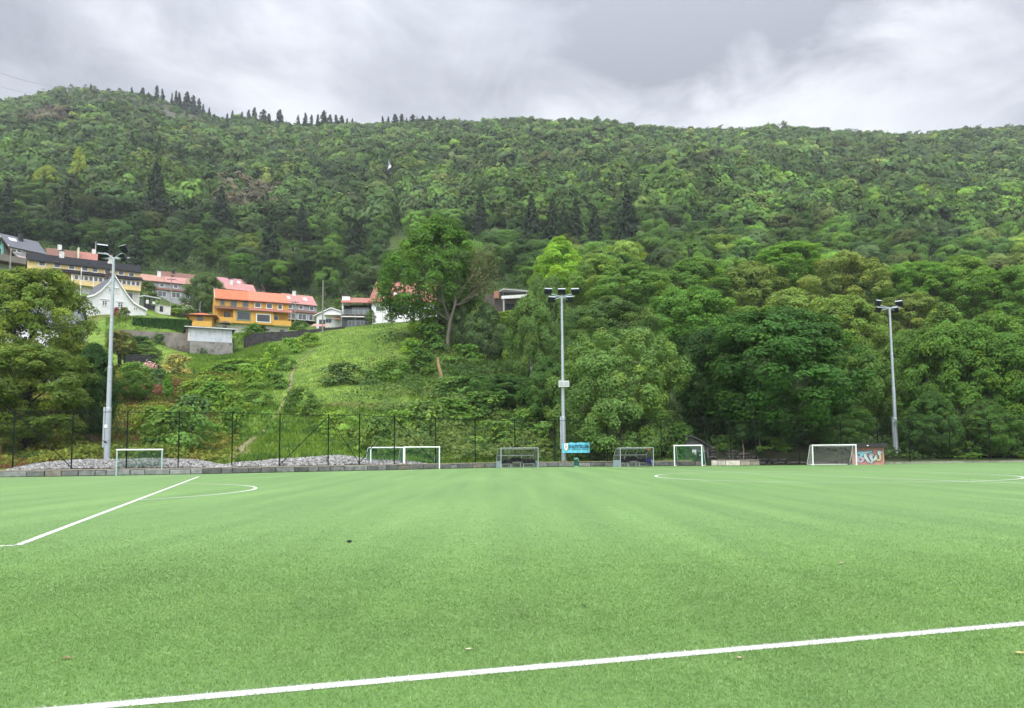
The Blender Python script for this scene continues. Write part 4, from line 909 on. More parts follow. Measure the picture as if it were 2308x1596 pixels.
# ---- long pink/red roofed terrace behind it, stepping along the hillside
h = House('terrace_house', 'terrace with a grey slate roof and paired skylights at the far left', 'house', *(c1(95, 0)[0], 188., c1(585, 0)[0], 196.), (*c1(300, 640), 192.), group=None)
ze = h.loc(c1(300, 398))[1]; zr = ze+3.6; h.gable_body(0, h.w, 8, 0, ze, zr, GREYW); rf = h.gable_roof(0, h.w, 8, ze, zr, GSLATE, ovx=.1); h.box('parapet_cap', -.25, .05, -.3, 8, ze-.2, ze+.2, CRE)
h.winp(c1(148, 392), c1(212, 450), fw=.14); h.winp(c1(218, 400), c1(284, 456), fw=.14)
h.chimney(h.w*.48, 3.0, zr-1.2, zr+.9, .9, DARK, rf, False)
for u in (.20, .30):
    sl = (zr-ze)/4.; y = 2.6; mb = MB(); z = ze+sl*y+.2; mb.poly([(h.w*u-.45, y-.5, z-.5*sl), (h.w*u+.45, y-.5, z-.5*sl), (h.w*u+.45, y+.5, z+.5*sl), (h.w*u-.45, y+.5, z+.5*sl)]); mb.build('skylight', plain('skylight glass', (.62, .64, .66), .15), rf)
mb = MB(); mb.poly([(h.w*.18, -2.6, ze-3.2), (h.w*.5, -2.6, ze-3.4), (h.w*.5, 0, ze-2.0), (h.w*.18, 0, ze-1.9)]); mb.build('porch_roof', tiles('pale pink tile', (.5, .38, .37), .1), h.root)
h.gutter(0, h.w, -.5, ze-.3)
h = House('terrace_house', 'terrace with brown and bright red roofs and white chimneys above the yellow row', 'house', c1(590, 0)[0], 197., c1(1470, 0)[0], 205.5, (*c1(1000, 700), 205.))
ze = h.loc(c1(590, 470))[1]; zr = ze+2.6; xm = h.loc(c1(1005, 480))[0]; h.gable_body(0, h.w, 8, 0, ze, zr, GREYW)
rf = h.gable_roof(0, xm, 8, ze, zr, BRT, ovx=0); r2 = h.gable_roof(xm+.45, h.w, 8, ze, zr, REDT, ovx=0); h.box('party_parapet', xm+.03, xm+.42, -.3, 4.2, ze-.2, zr+.25, CRE)
X = h.loc(c1(780, 400))[0]; h.chimney(X, 4, zr-.5, zr+1.3, 1.0, OFFW, rf, False); X = h.loc(c1(1230, 450))[0]; h.chimney(X, 4, zr-.8, zr+1.2, .9, OFFW, r2, False)
mb = MB(); mb.tube((X+.4, 3.5, zr), (X+.4, 3.5, zr+3.4), .06, .05, 6); mb.build('flue_pipe', WHITE, h.root)
for q in (1330, 1365):
    X = h.loc(c1(q, 520))[0]; sl = 2.6/4; y = 1.6; z = ze+sl*y+.2; mb = MB(); mb.poly([(X-.45, y-.5, z-.5*sl), (X+.45, y-.5, z-.5*sl), (X+.45, y+.5, z+.5*sl), (X-.45, y+.5, z+.5*sl)]); mb.build('skylight', plain('skylight glass', (.62, .64, .66), .15), r2)

# ---- brown and turquoise house at the left edge
h = House('timber_house', 'brown timber house with turquoise gable and roof deck at the left edge', 'house', -40., 128., c1(200, 0)[0], 132., (*c1(100, 720), 130.))
z1 = h.loc(c1(50, 510))[1]; zg = h.loc(c1(0, 255))[1]
h.box('wall', 0, h.w, 0, 8, -3, z1-1.1, GREYW); xg = h.loc(c1(52, 400))[0]; xq = h.loc(c1(200, 510))[0]
mb = MB(); mb.prism([(0, z1), (xg, z1), (xg, h.loc(c1(52, 330))[1]), (max(0, xg-2.8), zg), (0, zg)], .2, 7.8); mb.build('turquoise_gable', siding('turquoise boards', (.22, .50, .42), .2), h.root)
mb = MB(); mb.prism([(xg+.02, z1), (xq, z1), (xg+.02, h.loc(c1(60, 330))[1])], .4, 7.6); mb.build('side_wall', siding('grey brown boards', (.17, .15, .12), .25), h.root)
mb = MB(); a, b = h.loc(c1(10, 260)), h.loc(c1(215, 520)); mb.prism([(a[0], a[1]+.2), (b[0], b[1]), (b[0]-.12, b[1]-.12), (a[0]-.12, a[1])], -.3, 8); mb.build('roof', BRNF, h.root)
xd = h.loc(c1(285, 560))[0]; h.box('deck_rail', 0, xd, -2.0, -1.9, z1-1.0, z1+.1, siding('grey deck boards', (.20, .18, .16), .22, 'Z')); h.box('deck_floor', 0, xd, -1.9, 2, z1-1.15, z1-1.0, BRNF); h.win(.3, z1+.2, xg-.3, z1+1.6, .2, fm=plain('turquoise paint', (.2, .5, .42)), glass=DGLASS, mull=(.5,)); h.win(.3, z1+2.0, xg-.3, z1+3.2, .2, fm=plain('turquoise paint', (.2, .5, .42)), glass=DGLASS)

# ---- white gabled house
h = House('gabled_house', 'white timber house with flared gable and grey slate roof beside the left floodlight', 'house', c1(1105, 0)[0], 146., c1(1890, 0)[0], 153.3, (*c1(1890, 1245), 153.3))
prof = [(1905, 1192), (1800, 1140), (1725, 1092), (1640, 985), (1560, 860), (1480, 738), (1400, 845), (1300, 945), (1220, 998), (1120, 1022)]
pz = [h.loc(c1(*p)) for p in prof]
dep = 15.; mb = MB(); mb.prism([(pz[0][0]-.3, -1.5)]+[(x, z-.15) for x, z in pz]+[(pz[-1][0]+.1, -1.5)], 0, dep); mb.build('wall', WHW, h.root)
def roofslab(pts, y0, y1, th, m, name):
    mb = MB()
    for (x0, z0), (x1, z1_) in zip(pts[:-1], pts[1:]):
        v = [(x0, y0, z0), (x1, y0, z1_), (x1, y1, z1_), (x0, y1, z0)]; t_ = [(a, b, c+th) for a, b, c in v]; mb.poly(t_); mb.poly(v[::-1])
        for i in range(4): j = (i+1) % 4; mb.poly([v[i], v[j], t_[j], t_[i]])
    return mb.build(name, m, h.root)
ext = [(pz[-1][0]-.6, pz[-1][1]-.1)]
rf = roofslab(pz+ext, -.35, dep+.3, .2, GSLATE, 'roof')
bb = MB()
for (x0, z0), (x1, z1_) in zip(pz[:-1], pz[1:]):
    v = [(x0, -.42, z0-.22), (x1, -.42, z1_-.22), (x1, -.42, z1_+.14), (x0, -.42, z0+.14)]; t_ = [(a, b+.06, c) for a, b, c in v]; bb.poly(v); bb.poly(t_[::-1])
    for i in range(4): j = (i+1) % 4; bb.poly([v[i], v[j], t_[j], t_[i]])
bb.build('bargeboard', WHITE, h.root)
for r4 in ((1405, 905, 1455, 968), (1490, 915, 1528, 980), (1323, 1062, 1393, 1145), (1525, 1090, 1595, 1175), (1730, 1150, 1788, 1205)): h.winp(c1(*r4[:2]), c1(*r4[2:]), fw=.12, mull=(.5,), bars=2, glass=DGLASS)
for r4 in ((1395, 895, 1540, 905), (1310, 1050, 1410, 1060), (1512, 1080, 1608, 1090)):
    a, b = h.loc(c1(*r4[:2])), h.loc(c1(*r4[2:])); h.box('window_hood', a[0], b[0], -.2, -.0, min(a[1], b[1]), max(a[1], b[1])+.04, WHITE)
h.box('chimney_pot', pz[5][0]-.6, pz[5][0]+.3, 3, 3.9, pz[5][1]-.2, pz[5][1]+1.0, plain('sooty brick', (.07, .05, .045), .9), rf).name = 'chimney'

# ---- white house at lower left, glimpsed through the tree
h = House('white_house', 'white house with grey slate roof glimpsed through the big left tree', 'house', -60., 100., 168., 104., (168, 836, 104.))
ze = h.loc((168, 728))[1]; zr = ze+2.6; h.gable_body(0, h.w, 8, -6, ze, zr, WHW); h.gable_roof(0, h.w, 8, ze, zr, GSLATE)
for x in (2.5, 5.5, 9, 11.5):
    for z in (.6, 3.2): h.win(x, z, x+1.1, z+1.4, 0, fw=.1, mull=(.5,), glass=DGLASS)

# ---- orange-yellow semi with orange pantile roof
h = House('semi_detached_house', 'orange-yellow timber house with bright orange tiled roof above the white garage', 'house', c2(805, 0)[0], 154., c2(1765, 0)[0], 160., (*c2(1790, 1003), 160.))
ze = (h.loc(c2(1770, 640))[1]+h.loc(c2(805, 570))[1])/2; zb = h.loc(c2(1790, 950))[1]; dep = 9; zr = ze+2.6
h.gable_body(0, h.w, dep, zb, ze, zr, ORA); h.box('basement_wall', 0, h.w, 0, dep, -3, zb, OFFW)
xm = h.loc(c2(1240, 580))[0]
rf = h.gable_roof(0, xm, dep, ze, zr, ORT, ovx=.0); r2 = h.gable_roof(xm+.14, h.w, dep, ze, zr, tiles('fresh orange pantile', (.55, .17, .10), .2, .35), ovx=.0, th=.2)
h.box('ridge_strip', xm, xm+.14, -.45, 4.5, ze-.2, zr+.1, plain('pale orange strip', (.55, .25, .18))) if False else None
h.gutter(-.1, h.w+.1, -.55, ze-.3)
gb = MB(); sl = 2.6/4.5; v = [(-.12, -.45, ze-.26), (-.12, 4.5, zr)]; gb.poly([(-.1, -.45, ze-.5), (-.1, 4.5, zr-.25), (-.1, 4.5, zr+.22), (-.1, -.45, ze-.05)]); gb.poly([(-.04, -.45, ze-.05), (-.04, 4.5, zr+.22), (-.04, 4.5, zr-.25), (-.04, -.45, ze-.5)]); gb.poly([(-.1, -.45, ze-.05), (-.1, 4.5, zr+.22), (-.04, 4.5, zr+.22), (-.04, -.45, ze-.05)]); gb.build('bargeboard', CRE, h.root)
for r4, fm in (((880, 595, 940, 670), GGF), ((1015, 605, 1095, 685), GGF), ((1170, 612, 1248, 692), GGF), ((1325, 627, 1412, 707), WHITE), ((1477, 640, 1560, 718), WHITE), ((1625, 650, 1690, 730), WHITE)): h.winp(c2(*r4[:2]), c2(*r4[2:]), fw=.15, fm=fm)
y1 = -1.3; zt = h.loc(c2(1800, 775), y1)[1]
def bx(a): return h.loc(c2(a, 800), y1)[0]
xL, xR = bx(835), bx(1800); zp = zb+1.05
for nm, a, b, m in (('lower_roof', xL-.5, xm, BRT), ('lower_roof', xm+.02, xR+.3, REDT)):
    mb = MB(); v = [(a, y1-.5, zt+.0), (b, y1-.5, zt), (b, -.01, zt+.75), (a, -.01, zt+.75)]; tv = [(p, q, c+.15) for p, q, c in v]; mb.poly(tv); mb.poly(v[::-1]); [mb.poly([v[i], v[(i+1) % 4], tv[(i+1) % 4], tv[i]]) for i in range(4)]; mb.build(nm, m, h.root)
x1, x2 = bx(1045), bx(1575)
h.box('bay_wall', x1, x2, y1, -.004, zb, zt, ORA)
for a, b in ((xL, x1), (x2, xR)):
    h.box('balcony_parapet', a-.05, b+.05, y1-.04, y1+.06, zb, zp, ORA); h.box('balcony_floor', a, b, y1+.06, -.005, zb-.12, zb, CRE)
    h.box('corner_post', a-.03 if a == xL else b-.1, a+.12 if a == xL else b+.05, y1, y1+.15, zp, zt, ORA)
h.box('balcony_wall_end', xL-.08, xL, y1, 0, zb, zp, ORA)
h.win(x1-1.6, zb+.5, x1-.5, zt-.35, -.0, fm=BRNF, glass=DGLASS); h.win(x2+.15, zb+.9, x2+1.1, zt-.3, 0, fm=WHITE, glass=DGLASS)
h.winp(c2(1093, 740), c2(1275, 872), y=y1, fm=GGF, fw=.22, glass=DGLASS); h.winp(c2(1348, 775), c2(1535, 898), y=y1, fm=WHITE, fw=.16, glass=DGLASS)
mb = MB(); a, b = h.loc(c2(1095, 735), y1), h.loc(c2(1275, 745), y1); mb.box(a[0], b[0], y1-.35, y1, a[1], a[1]+.12); mb.build('awning', CRE, h.root)
for r4, fm in (((905, 925, 975, 990), OFFW), ((1215, 955, 1262, 1010), GREYW), ((1470, 965, 1535, 1005), WHITE), ((1645, 975, 1720, 1005), WHITE)):
    a, b = h.loc(c2(*r4[:2])), h.loc(c2(*r4[2:])); h.win(a[0], max(-.3, b[1]-.3), b[0], min(zb-.1, a[1]), 0, fm=fm, fw=.1)
mb = MB(); q = h.loc(c2(1315, 640)); mb.path([(q[0], -.12, ze-.3), (q[0], -.12, zt+.8)], .05, 6); mb.path([(bx(1320), y1-.1, zt), (bx(1320), y1-.1, zb)], .05, 6); mb.build('downpipe', ORA, h.root)
# annex pavilion
h = House('garden_annex', 'small orange annex with hipped tile roof left of the orange-yellow house', 'annex', c2(475, 0)[0], 149., c2(770, 0)[0], 150., (*c2(600, 960), 149.))
zt = h.loc(c2(600, 803))[1]; zp = h.loc(c2(600, 880))[1]; za = h.loc(c2(612, 748))[1]
h.box('wall', 0, h.w, 0, 4.2, -2, zt, ORA); h.box('parapet', h.w*.1, h.w+.1, -.8, -.7, -.6, zp, ORA)
mb = MB(); e = [(-.9, -.9, zt), (h.w+.9, -.9, zt), (h.w+.9, 5.1, zt), (-.9, 5.1, zt)]; ap = (h.w*.47, 2.1, za+.1)
for i in range(4): mb.poly([e[i], e[(i+1) % 4], ap])
mb.poly(e[::-1]); mb.build('roof', ORT, h.root); mb = MB(); [mb.tube(e[i], e[(i+1) % 4], .09, .09, 6) for i in range(4)]; mb.build('gutter', BRNF, h.root)
h.winp(c2(585, 815), c2(657, 880), fm=GGF, fw=.12)

# ---- white corrugated garage on a concrete base
h = House('garage', 'white corrugated garage with thin dark roof on a stained concrete base', 'garage', c2(490, 0)[0], 131., c2(1030, 0)[0], 134., (*c2(1040, 1318), 134.))
z1 = h.loc(c2(760, 1142))[1]; z2 = h.loc(c2(760, 972))[1]; dp = 6.
mb = MB(); n = int(h.w/.22)
for i in range(n):
    a, b = h.w*i/n, h.w*(i+1)/n; c = a+(b-a)*.55
    mb.poly([(a, 0, z1), (c, 0, z1), (c, 0, z2), (a, 0, z2)]); mb.poly([(c, 0, z1), (c+.02, .05, z1), (c+.02, .05, z2), (c, 0, z2)]); mb.poly([(c+.02, .05, z1), (b-.02, .05, z1), (b-.02, .05, z2), (c+.02, .05, z2)]); mb.poly([(b-.02, .05, z1), (b, 0, z1), (b, 0, z2), (b-.02, .05, z2)])
mb.box(-.0, h.w, .06, dp, z1, z2); mb.build('wall', plain('white corrugated steel', (.56, .59, .64), .5, .06, 1.5, dirt=((.45, .46, .48), .7)), h.root)
h.box('concrete_base', -.05, h.w+.12, -.1, dp, -2.5, z1-.003, CONC); h.box('roof', -1.0, h.w+.6, -.5, dp+.4, z2+.02, z2+.22, DARK); h.box('fascia', -1.02, h.w+.62, -.54, -.502, z2+.0, z2+.17, OFFW)
h.box('side_post', -.75, -.55, .2, .4, z1-.2, z2, plain('brown post', (.2, .12, .08))); h.box('side_panel', -.45, -.02, .3, .36, z1, z2, OFFW)

# ---- walls and hedge of the garden below the houses
def slab_wall(name, label, pts, m, th=.5, cat='wall', part='masonry'):
    """pts: (px, D, py_top, py_bottom)"""
    Pp = [(at(p[0], p[3], p[1]), at(p[0], p[2], p[1])) for p in pts]; o = Pp[0][0].copy(); mb = MB()
    for (b0, t0), (b1, t1) in zip(Pp[:-1], Pp[1:]):
        b0, t0, b1, t1 = b0-o, t0-o, b1-o, t1-o; t0[:2] = b0[:2]; t1[:2] = b1[:2]; k = np.array([0, th, 0]); dn = np.array([0, 0, -1.2])
        mb.poly([b0+dn, b1+dn, t1, t0]); mb.poly([t0, t1, t1+k, t0+k]); mb.poly([b1+k+dn, b0+k+dn, t0+k, t1+k]); mb.poly([b0+k+dn, b0+dn, t0, t0+k]); mb.poly([b1+dn, b1+k+dn, t1+k, t1])
    return tag(mb.build(name, m, None, o), label, cat)
slab_wall('garden_wall', 'old patchy grey masonry garden wall below the clipped hedge', [(262, 133.5, 742, 778), (300, 133.5, 745, 790), (345, 133.5, 748, 800), (395, 133, 750, 806), (426, 132.5, 752, 812)], plain('patchy render', (.19, .17, .15), .95, .3, .6, bump=.5, dirt=((.09, .075, .06), .5)))
slab_wall('dark_stone_wall', 'long dark stone retaining wall running right from the white garage', [(549, 137, 764, 790), (565, 137.5, 752, 790), (600, 138, 749, 800), (650, 138.5, 747, 800), (700, 139, 743, 790), (745, 139.5, 739, 780), (775, 140.5, 736, 770)], plain('dark wet stone', (.028, .026, .028), .85, .6, 1.6, bump=1.0, dirt=((.06, .058, .055), 2.2)), .8)
slab_wall('boundary_wall', 'low dark wall with wire fence along the crest before the white house', [(868, 143.5, 729, 745), (900, 144, 727, 740), (945, 144.5, 722, 735), (985, 145, 716, 732)], plain('dark wet stone', (.06, .055, .055), .85, .4, 1.6, bump=.6), .5)

# ---- pink roofed terrace rows to the right of the yellow row
def terrace(label, xl, Dl, xr, Dr, zpt, ze_pt, rise, segs, wallm, lower=True, wins=(), chim=(), sky=(), dep=8., zlow=None):
    h = House('terrace_house', label, 'house', xl, Dl, xr, Dr, zpt); ze = h.loc(ze_pt)[1]; zr = ze+rise
    h.gable_body(0, h.w, dep, -2, ze, zr, wallm); u0 = 0; rfs = []
    for u1, m in segs: rfs.append(h.gable_roof(h.w*u0+.03, h.w*u1-.03, dep, ze, zr, m, ovx=0)); u0 = u1
    h.gutter(0, h.w, -.5, ze-.28)
    n = max(3, int(h.w/2.9))
    for i in range(n):
        x = h.w*(i+.5)/n; h.win(x-.6, ze-1.55, x+.6, ze-.35, 0, fw=.14)
    if lower:
        zl = ze-2.6; mb = MB(); v = [(0, -1.6, zl), (h.w+.3, -1.6, zl), (h.w+.3, -.01, zl+.7), (0, -.01, zl+.7)]; tv = [(a, b, c+.14) for a, b, c in v]; mb.poly(tv); mb.poly(v[::-1]); [mb.poly([v[i], v[(i+1) % 4], tv[(i+1) % 4], tv[i]]) for i in range(4)]; mb.build('lower_roof', BRT, h.root)
        h.box('bay_wall', 0, h.w, -1.2, -.006, -2, zl+.02, wallm)
        for i in range(n):
            x = h.w*(i+.5)/n; h.win(x-1.1, zl-1.9, x+1.1, zl-.25, -1.2, fw=.1, mull=(.5,))
    for px, py, y, hh, w_, m, cap in chim: h.chimney(h.loc((px, py))[0], y, ze+rise*(1-abs(y-dep/2)/(dep/2))-.6, zr+hh, w_, m, rfs[min(len(rfs)-1, 1)], cap)
    for px, py in sky:
        x = h.loc((px, py))[0]; y = 2.2; sl = rise/(dep/2); z = ze+sl*y+.2; mb = MB(); mb.poly([(x-.5, y-.55, z-.55*sl), (x+.5, y-.55, z-.55*sl), (x+.5, y+.55, z+.55*sl), (x-.5, y+.55, z+.55*sl)]); mb.build('skylight', plain('skylight glass', (.62, .64, .66), .15), rfs[0])
    return h
terrace('terrace house with faded brown and pink striped roofs behind the bus shelter', c1(1822, 0)[0], 205., c2(560, 0)[0], 212., (*c2(300, 640), 209.), c2(0, 350), 2.3, ((.42, tiles('faded brown pantile', (.36, .20, .15), .25, .35)), (1, PKT)), GREYW, chim=((*c2(102, 240), 3.4, 1.3, .9, OFFW, True), (*c2(290, 260), 5.2, .8, .8, DARK, False)))
terrace('reddish terrace roof ridge standing behind the faded pink roofed terrace', c2(125, 0)[0], 236., c2(620, 0)[0], 241.8, (*c2(400, 420), 240.), c2(300, 320), 2.6, ((1, BRT),), GREYW, lower=False, chim=((*c2(290, 250), 3.4, .8, .9, DARK, False),))
terrace('mauve-roofed terrace at the wood edge, right of the rounded garden tree', c2(840, 0)[0], 238., c2(1462, 0)[0], 245.6, (*c2(1400, 520), 246.), c2(1462, 462), 3.2, ((.55, tiles('mauve pantile', (.42, .20, .22), .25, .35)), (1, tiles('mauve brown pantile', (.40, .21, .19), .3, .35))), OFFW, lower=False, chim=((*c2(1025, 320), 4, .7, .9, DARK, False), (*c2(1210, 350), 4, .7, .9, DARK, False)), sky=(c2(1140, 365),))
terrace('pink-roofed terrace end just above the orange tiled roof', c2(900, 0)[0], 219., c2(1345, 0)[0], 224., (*c2(1300, 560), 225.), c2(1310, 488), 2.6, ((1, PKT),), GREYW, lower=False, chim=((*c2(1050, 385), 3.0, .9, .9, OFFW, True),))
terrace('pink-roofed grey terrace with skylights just right of the orange-yellow house', c2(1715, 0)[0], 196., c2(2135, 0)[0], 200.5, (*c2(2060, 838), 206.), c2(2135, 670), 3.0, ((1, PKT),), GREYW, chim=((*c2(1888, 550), 3.6, 1.0, .8, OFFW, True),), sky=(c2(1790, 575), c2(2015, 605)))

# ---- small white gabled house
h = House('small_house', 'small white gabled house behind the wooden pole on the crest', 'house', c3(112, 0)[0], 157., c3(352, 0)[0], 158., (*c3(230, 575), 157.))
za = h.loc(c3(250, 402))[1]; zl = h.loc(c3(100, 470))[1]; zr_ = h.loc(c3(350, 435))[1]; xa = h.loc(c3(250, 402))[0]
mb = MB(); mb.prism([(0, -2), (h.w, -2), (h.w, zr_-.1), (xa, za-.15), (0, zl)], 0, 9); mb.build('wall', WHW, h.root)
mb = MB(); P5 = [(-.7, zl-.25), (xa, za), (h.w+.3, zr_-.1)]
for p, q in zip(P5[:-1], P5[1:]): mb.prism([p, q, (q[0], q[1]+.2), (p[0], p[1]+.2)], -.4, 9.3)
mb.build('roof', plain('white edged roof', (.62, .62, .62), .5), h.root)
h.winp(c3(200, 500), c3(255, 540), fm=plain('blue grey paint', (.2, .25, .32)), glass=DGLASS, mull=(.5,)); h.box('garage_door', h.w*.1, h.w*.35, -.06, 0, -.5, 1.5, plain('dark door', (.05, .055, .07))); a, b = h.loc(c3(190, 465)), h.loc(c3(350, 495)); h.box('canopy', a[0], b[0], -1.2, -.003, a[1]-.1, a[1]+.05, WHITE)
a = h.loc(c3(262, 520)); b = h.loc(c3(350, 490)); mb = MB(); mb.poly([(a[0], -2.2, a[1]), (b[0], -2.2, a[1]), (b[0], -.01, b[1]), (a[0]+.6, -.01, b[1])]); mb.build('porch_roof', REDT, h.root)
mb = MB(); mb.poly([h_ for h_ in ((h.w*-.2, -3, -.4), (h.w*.5, -3, -.4), (h.w*.5, -1.6, .3), (h.w*-.1, -1.6, .3))]); mb.build('low_roof', plain('old tile roof', (.4, .22, .18), .8, .3, 2), h.root)

# ---- white house with steep red roof behind the tall maple
h = House('villa', 'large white house with steep red tiled roof partly behind the tall maple', 'house', c3(638, 0)[0], 151., c3(1440, 0)[0], 153., (*c3(700, 525), 151.))
ze = h.loc(c3(640, 330))[1]; zr = h.loc(c3(690, 150), 4.5)[1]; dep = 9.; xr0 = h.loc(c3(690, 150), 4.5)[0]
h.box('wall', 0, h.w, 0, dep, -3, ze, plain('white render', (.74, .74, .75), .7, .05, 1))
mb = MB(); ov = .5; e = [(-ov, -ov, ze-.3), (h.w+ov, -ov, ze-.3), (h.w+ov, dep+ov, ze-.3), (-ov, dep+ov, ze-.3)]; r1, r2_ = (max(xr0, .3), dep/2, zr), (h.w-2.0, dep/2, zr)
mb.poly([e[0], e[1], r2_, r1]); mb.poly([e[1], e[2], r2_]); mb.poly([e[2], e[3], r1, r2_]); mb.poly([e[3], e[0], r1]); mb.poly(e[::-1]); rf = mb.build('roof', REDT, h.root)
mb = MB(); mb.tube(e[0], r1, .14, .14, 6); mb.tube(r1, r2_, .14, .14, 6); mb.build('ridge_tile', plain('ridge tile', (.3, .12, .1)), rf)
mb = MB(); mb.box(-ov, h.w+ov, -ov-.05, -ov+.05, ze-.42, ze-.2); mb.build('fascia', BRNF, h.root)
def rz_(y): return ze-.3+(zr-ze+.3)*(y+ov)/(dep/2+ov)
for u, wd, m in ((.10, .9, None), (.30, 1.2, WHITE), (.42, 1.2, WHITE), (.53, 1.6, BRNF), (.80, 1.3, WHITE)):
    x = h.w*u
    if m is None:
        y = 1.3; sl = (zr-ze+.3)/(dep/2+ov); mb = MB(); mb.poly([(x-.6, y-.4, rz_(y-.4)+.08), (x+.7, y-.4, rz_(y-.4)+.08), (x+.7, y+.5, rz_(y+.5)+.08), (x-.6, y+.5, rz_(y+.5)+.08)]); mb.build('skylight', plain('skylight glass', (.62, .64, .66), .15), rf)
    else: h.box('dormer', x-wd/2, x+wd/2, .6, 3.5, ze, ze+1.9, m); h.win(x-wd/2+.1, ze+.5, x+wd/2-.1, ze+1.6, .6, fw=.12)
h.winp(c3(678, 375), c3(730, 430), fw=.1)
for u, w_, z in ((.24, 1.5, .8), (.36, 2.6, .7), (.50, 1.8, .9), (.66, 1.4, 1.6), (.80, 2.0, 1.2)): h.win(h.w*u-w_/2, ze-z-1.6, h.w*u+w_/2, ze-z, 0, fw=.1, mull=(.5,))
h.box('balcony_front', h.w*.60, h.w*.83, -1.6, -1.5, ze-3.4, ze-2.0, WHITE); h.box('balcony_floor', h.w*.60, h.w*.83, -1.5, -.005, ze-3.5, ze-3.4, WHITE); h.box('downpipe', h.w*.598, h.w*.604, -1.72, -1.62, -1, ze-.4, BLACKM)
# low wing with balcony and chimney (same house)
x0, x1 = h.loc(c3(355, 400))[0], -.02; zt = h.loc(c3(500, 355))[1]; zf = h.loc(c3(500, 462))[1]; zrr = h.loc(c3(500, 318), 2)[1]
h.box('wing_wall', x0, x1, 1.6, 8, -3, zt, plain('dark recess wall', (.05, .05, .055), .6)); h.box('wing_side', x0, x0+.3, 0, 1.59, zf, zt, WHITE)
mb = MB(); v = [(x0-.2, -.6, zt), (x1+.4, -.6, zt), (x1+.4, 3.4, zrr+.5), (x0-.2, 3.4, zrr+.5)]; tv = [(a, b, c+.18) for a, b, c in v]; mb.poly(tv); mb.poly(v[::-1]); [mb.poly([v[i], v[(i+1) % 4], tv[(i+1) % 4], tv[i]]) for i in range(4)]; mb.build('wing_roof', REDT, h.root)
h.win(h.loc(c3(445, 400))[0], zf+.1, h.loc(c3(610, 400))[0], zt-.5, 1.6, fm=GREYW, fw=.08, mull=(.33, .66), glass=plain('bright reflecting glass', (.16, .2, .22), .06, spec=1))
h.box('balcony_floor', x0, x1, -.5, 1.59, zf-.35, zf-.02, BRNF); h.box('balcony_edge', x0, x1-1.2, -.55, -.505, zf-.55, zf-.38, WHITE)
rl = MB(); [rl.box(x0+(x1-x0)*u-.03, x0+(x1-x0)*u+.03, -.48, -.42, zf, zf+1.05) for u in np.linspace(0.01, .99, 7)]; rl.box(x0, x1, -.49, -.41, zf+1.05, zf+1.1); rl.build('railing', BLACKM, h.root)
gp = MB(); gp.poly([(x0, -.45, zf), (x1, -.45, zf), (x1, -.45, zf+1.0), (x0, -.45, zf+1.0)]); gp.build('glass_balustrade', glassy('balustrade glass', (.3, .34, .36), .35, .1), h.root)
h.box('lower_wall', x0, x1, .2, 1.59, -3, zf-.36, plain('charcoal boards', (.04, .042, .05), .6)); h.win(h.loc(c3(410, 520))[0], zf-2.4, h.loc(c3(570, 520))[0], zf-1.1, .2, fm=GREYW, fw=.08, mull=(.25, .5, .75))
a, b = h.loc(c3(352, 345)), h.loc(c3(428, 275)); mb = MB(); mb.box(a[0], b[0], 1.0, 2.4, zt-.2, b[1]); ch = mb.build('chimney', WHITE, h.root); mb = MB(); mb.box(a[0]-.06, b[0]+.06, .94, 2.46, b[1], b[1]+.18); mb.box(a[0]+.4, b[0]-.4, 1.3, 2.1, b[1]+.18, b[1]+.45); mb.build('chimney_cap', plain('sooty brick', (.07, .05, .045), .9), ch)

# ---- modern concrete house among the trees
h = House('concrete_house', 'flat-roofed grey concrete house half hidden among trees on the crest', 'house', c3(1825, 0)[0], 158., c3(2165, 0)[0], 161., (*c3(2000, 450), 160.))
zt = h.loc(c3(2000, 235))[1]; zm = h.loc(c3(2000, 300))[1]; LC = plain('light concrete', (.40, .40, .39), .8, .1, 1)
h.box('wall', .4, h.w-1.0, 1.5, 9, -3, zt, plain('dark timber', (.09, .075, .065), .7)); h.box('concrete_pier', h.w-1.2, h.w, -.3, 1.49, -3, zt+.1, plain('blue grey concrete', (.27, .30, .34), .8, .1, 1)); h.box('roof', h.w*.2, h.w+.2, -.5, 9.3, zt, zt+.3, LC)  # set-back timber wall in an even dark brown
mb = MB(); mb.prism([(h.w*.15, zm-.5), (h.w-1.2, zm+.1), (h.w-1.2, zm+.85), (h.w*.15, zm+.1)], -.6, -.3); mb.build('balcony_front', WHITE, h.root)
h.box('post', h.w*.2, h.w*.2+.25, -.4, -.1, -3, zm-.5, LC); h.win(h.w*.35, -1.5, h.w*.62, zm-1.0, 1.5, fm=BLACKM, glass=DGLASS, mull=(.5,)); h.box('chimney', h.w*.02, h.w*.12, .5, 1.4, zm-.2, zm+1.3, plain('copper brick', (.35, .17, .10), .8))
mb = MB(); [mb.tube((h.w*u, -.5, zm+.1), (h.w*u, -.5, zt), .03, .03, 5) for u in np.linspace(.2, .85, 8)]; mb.tube((h.w*.15, -.5, zt-.5), (h.w-.9, -.5, zt), .04, .04, 5); mb.build('railing', GREYW, h.root)
lm, t_, p_, o_ = newmat('lit lamp'); p_.inputs['Emission Color'].default_value = (1, .75, .4, 1); p_.inputs['Emission Strength'].default_value = 3
mb = MB(); mb.lathe([(.05, -.18), (.18, 0), (.05, .18)], 10); lo = mb.build('hanging_lamp', lm, h.root); a = h.loc(c3(2090, 355)); lo.location = (a[0], 1.1, a[1])
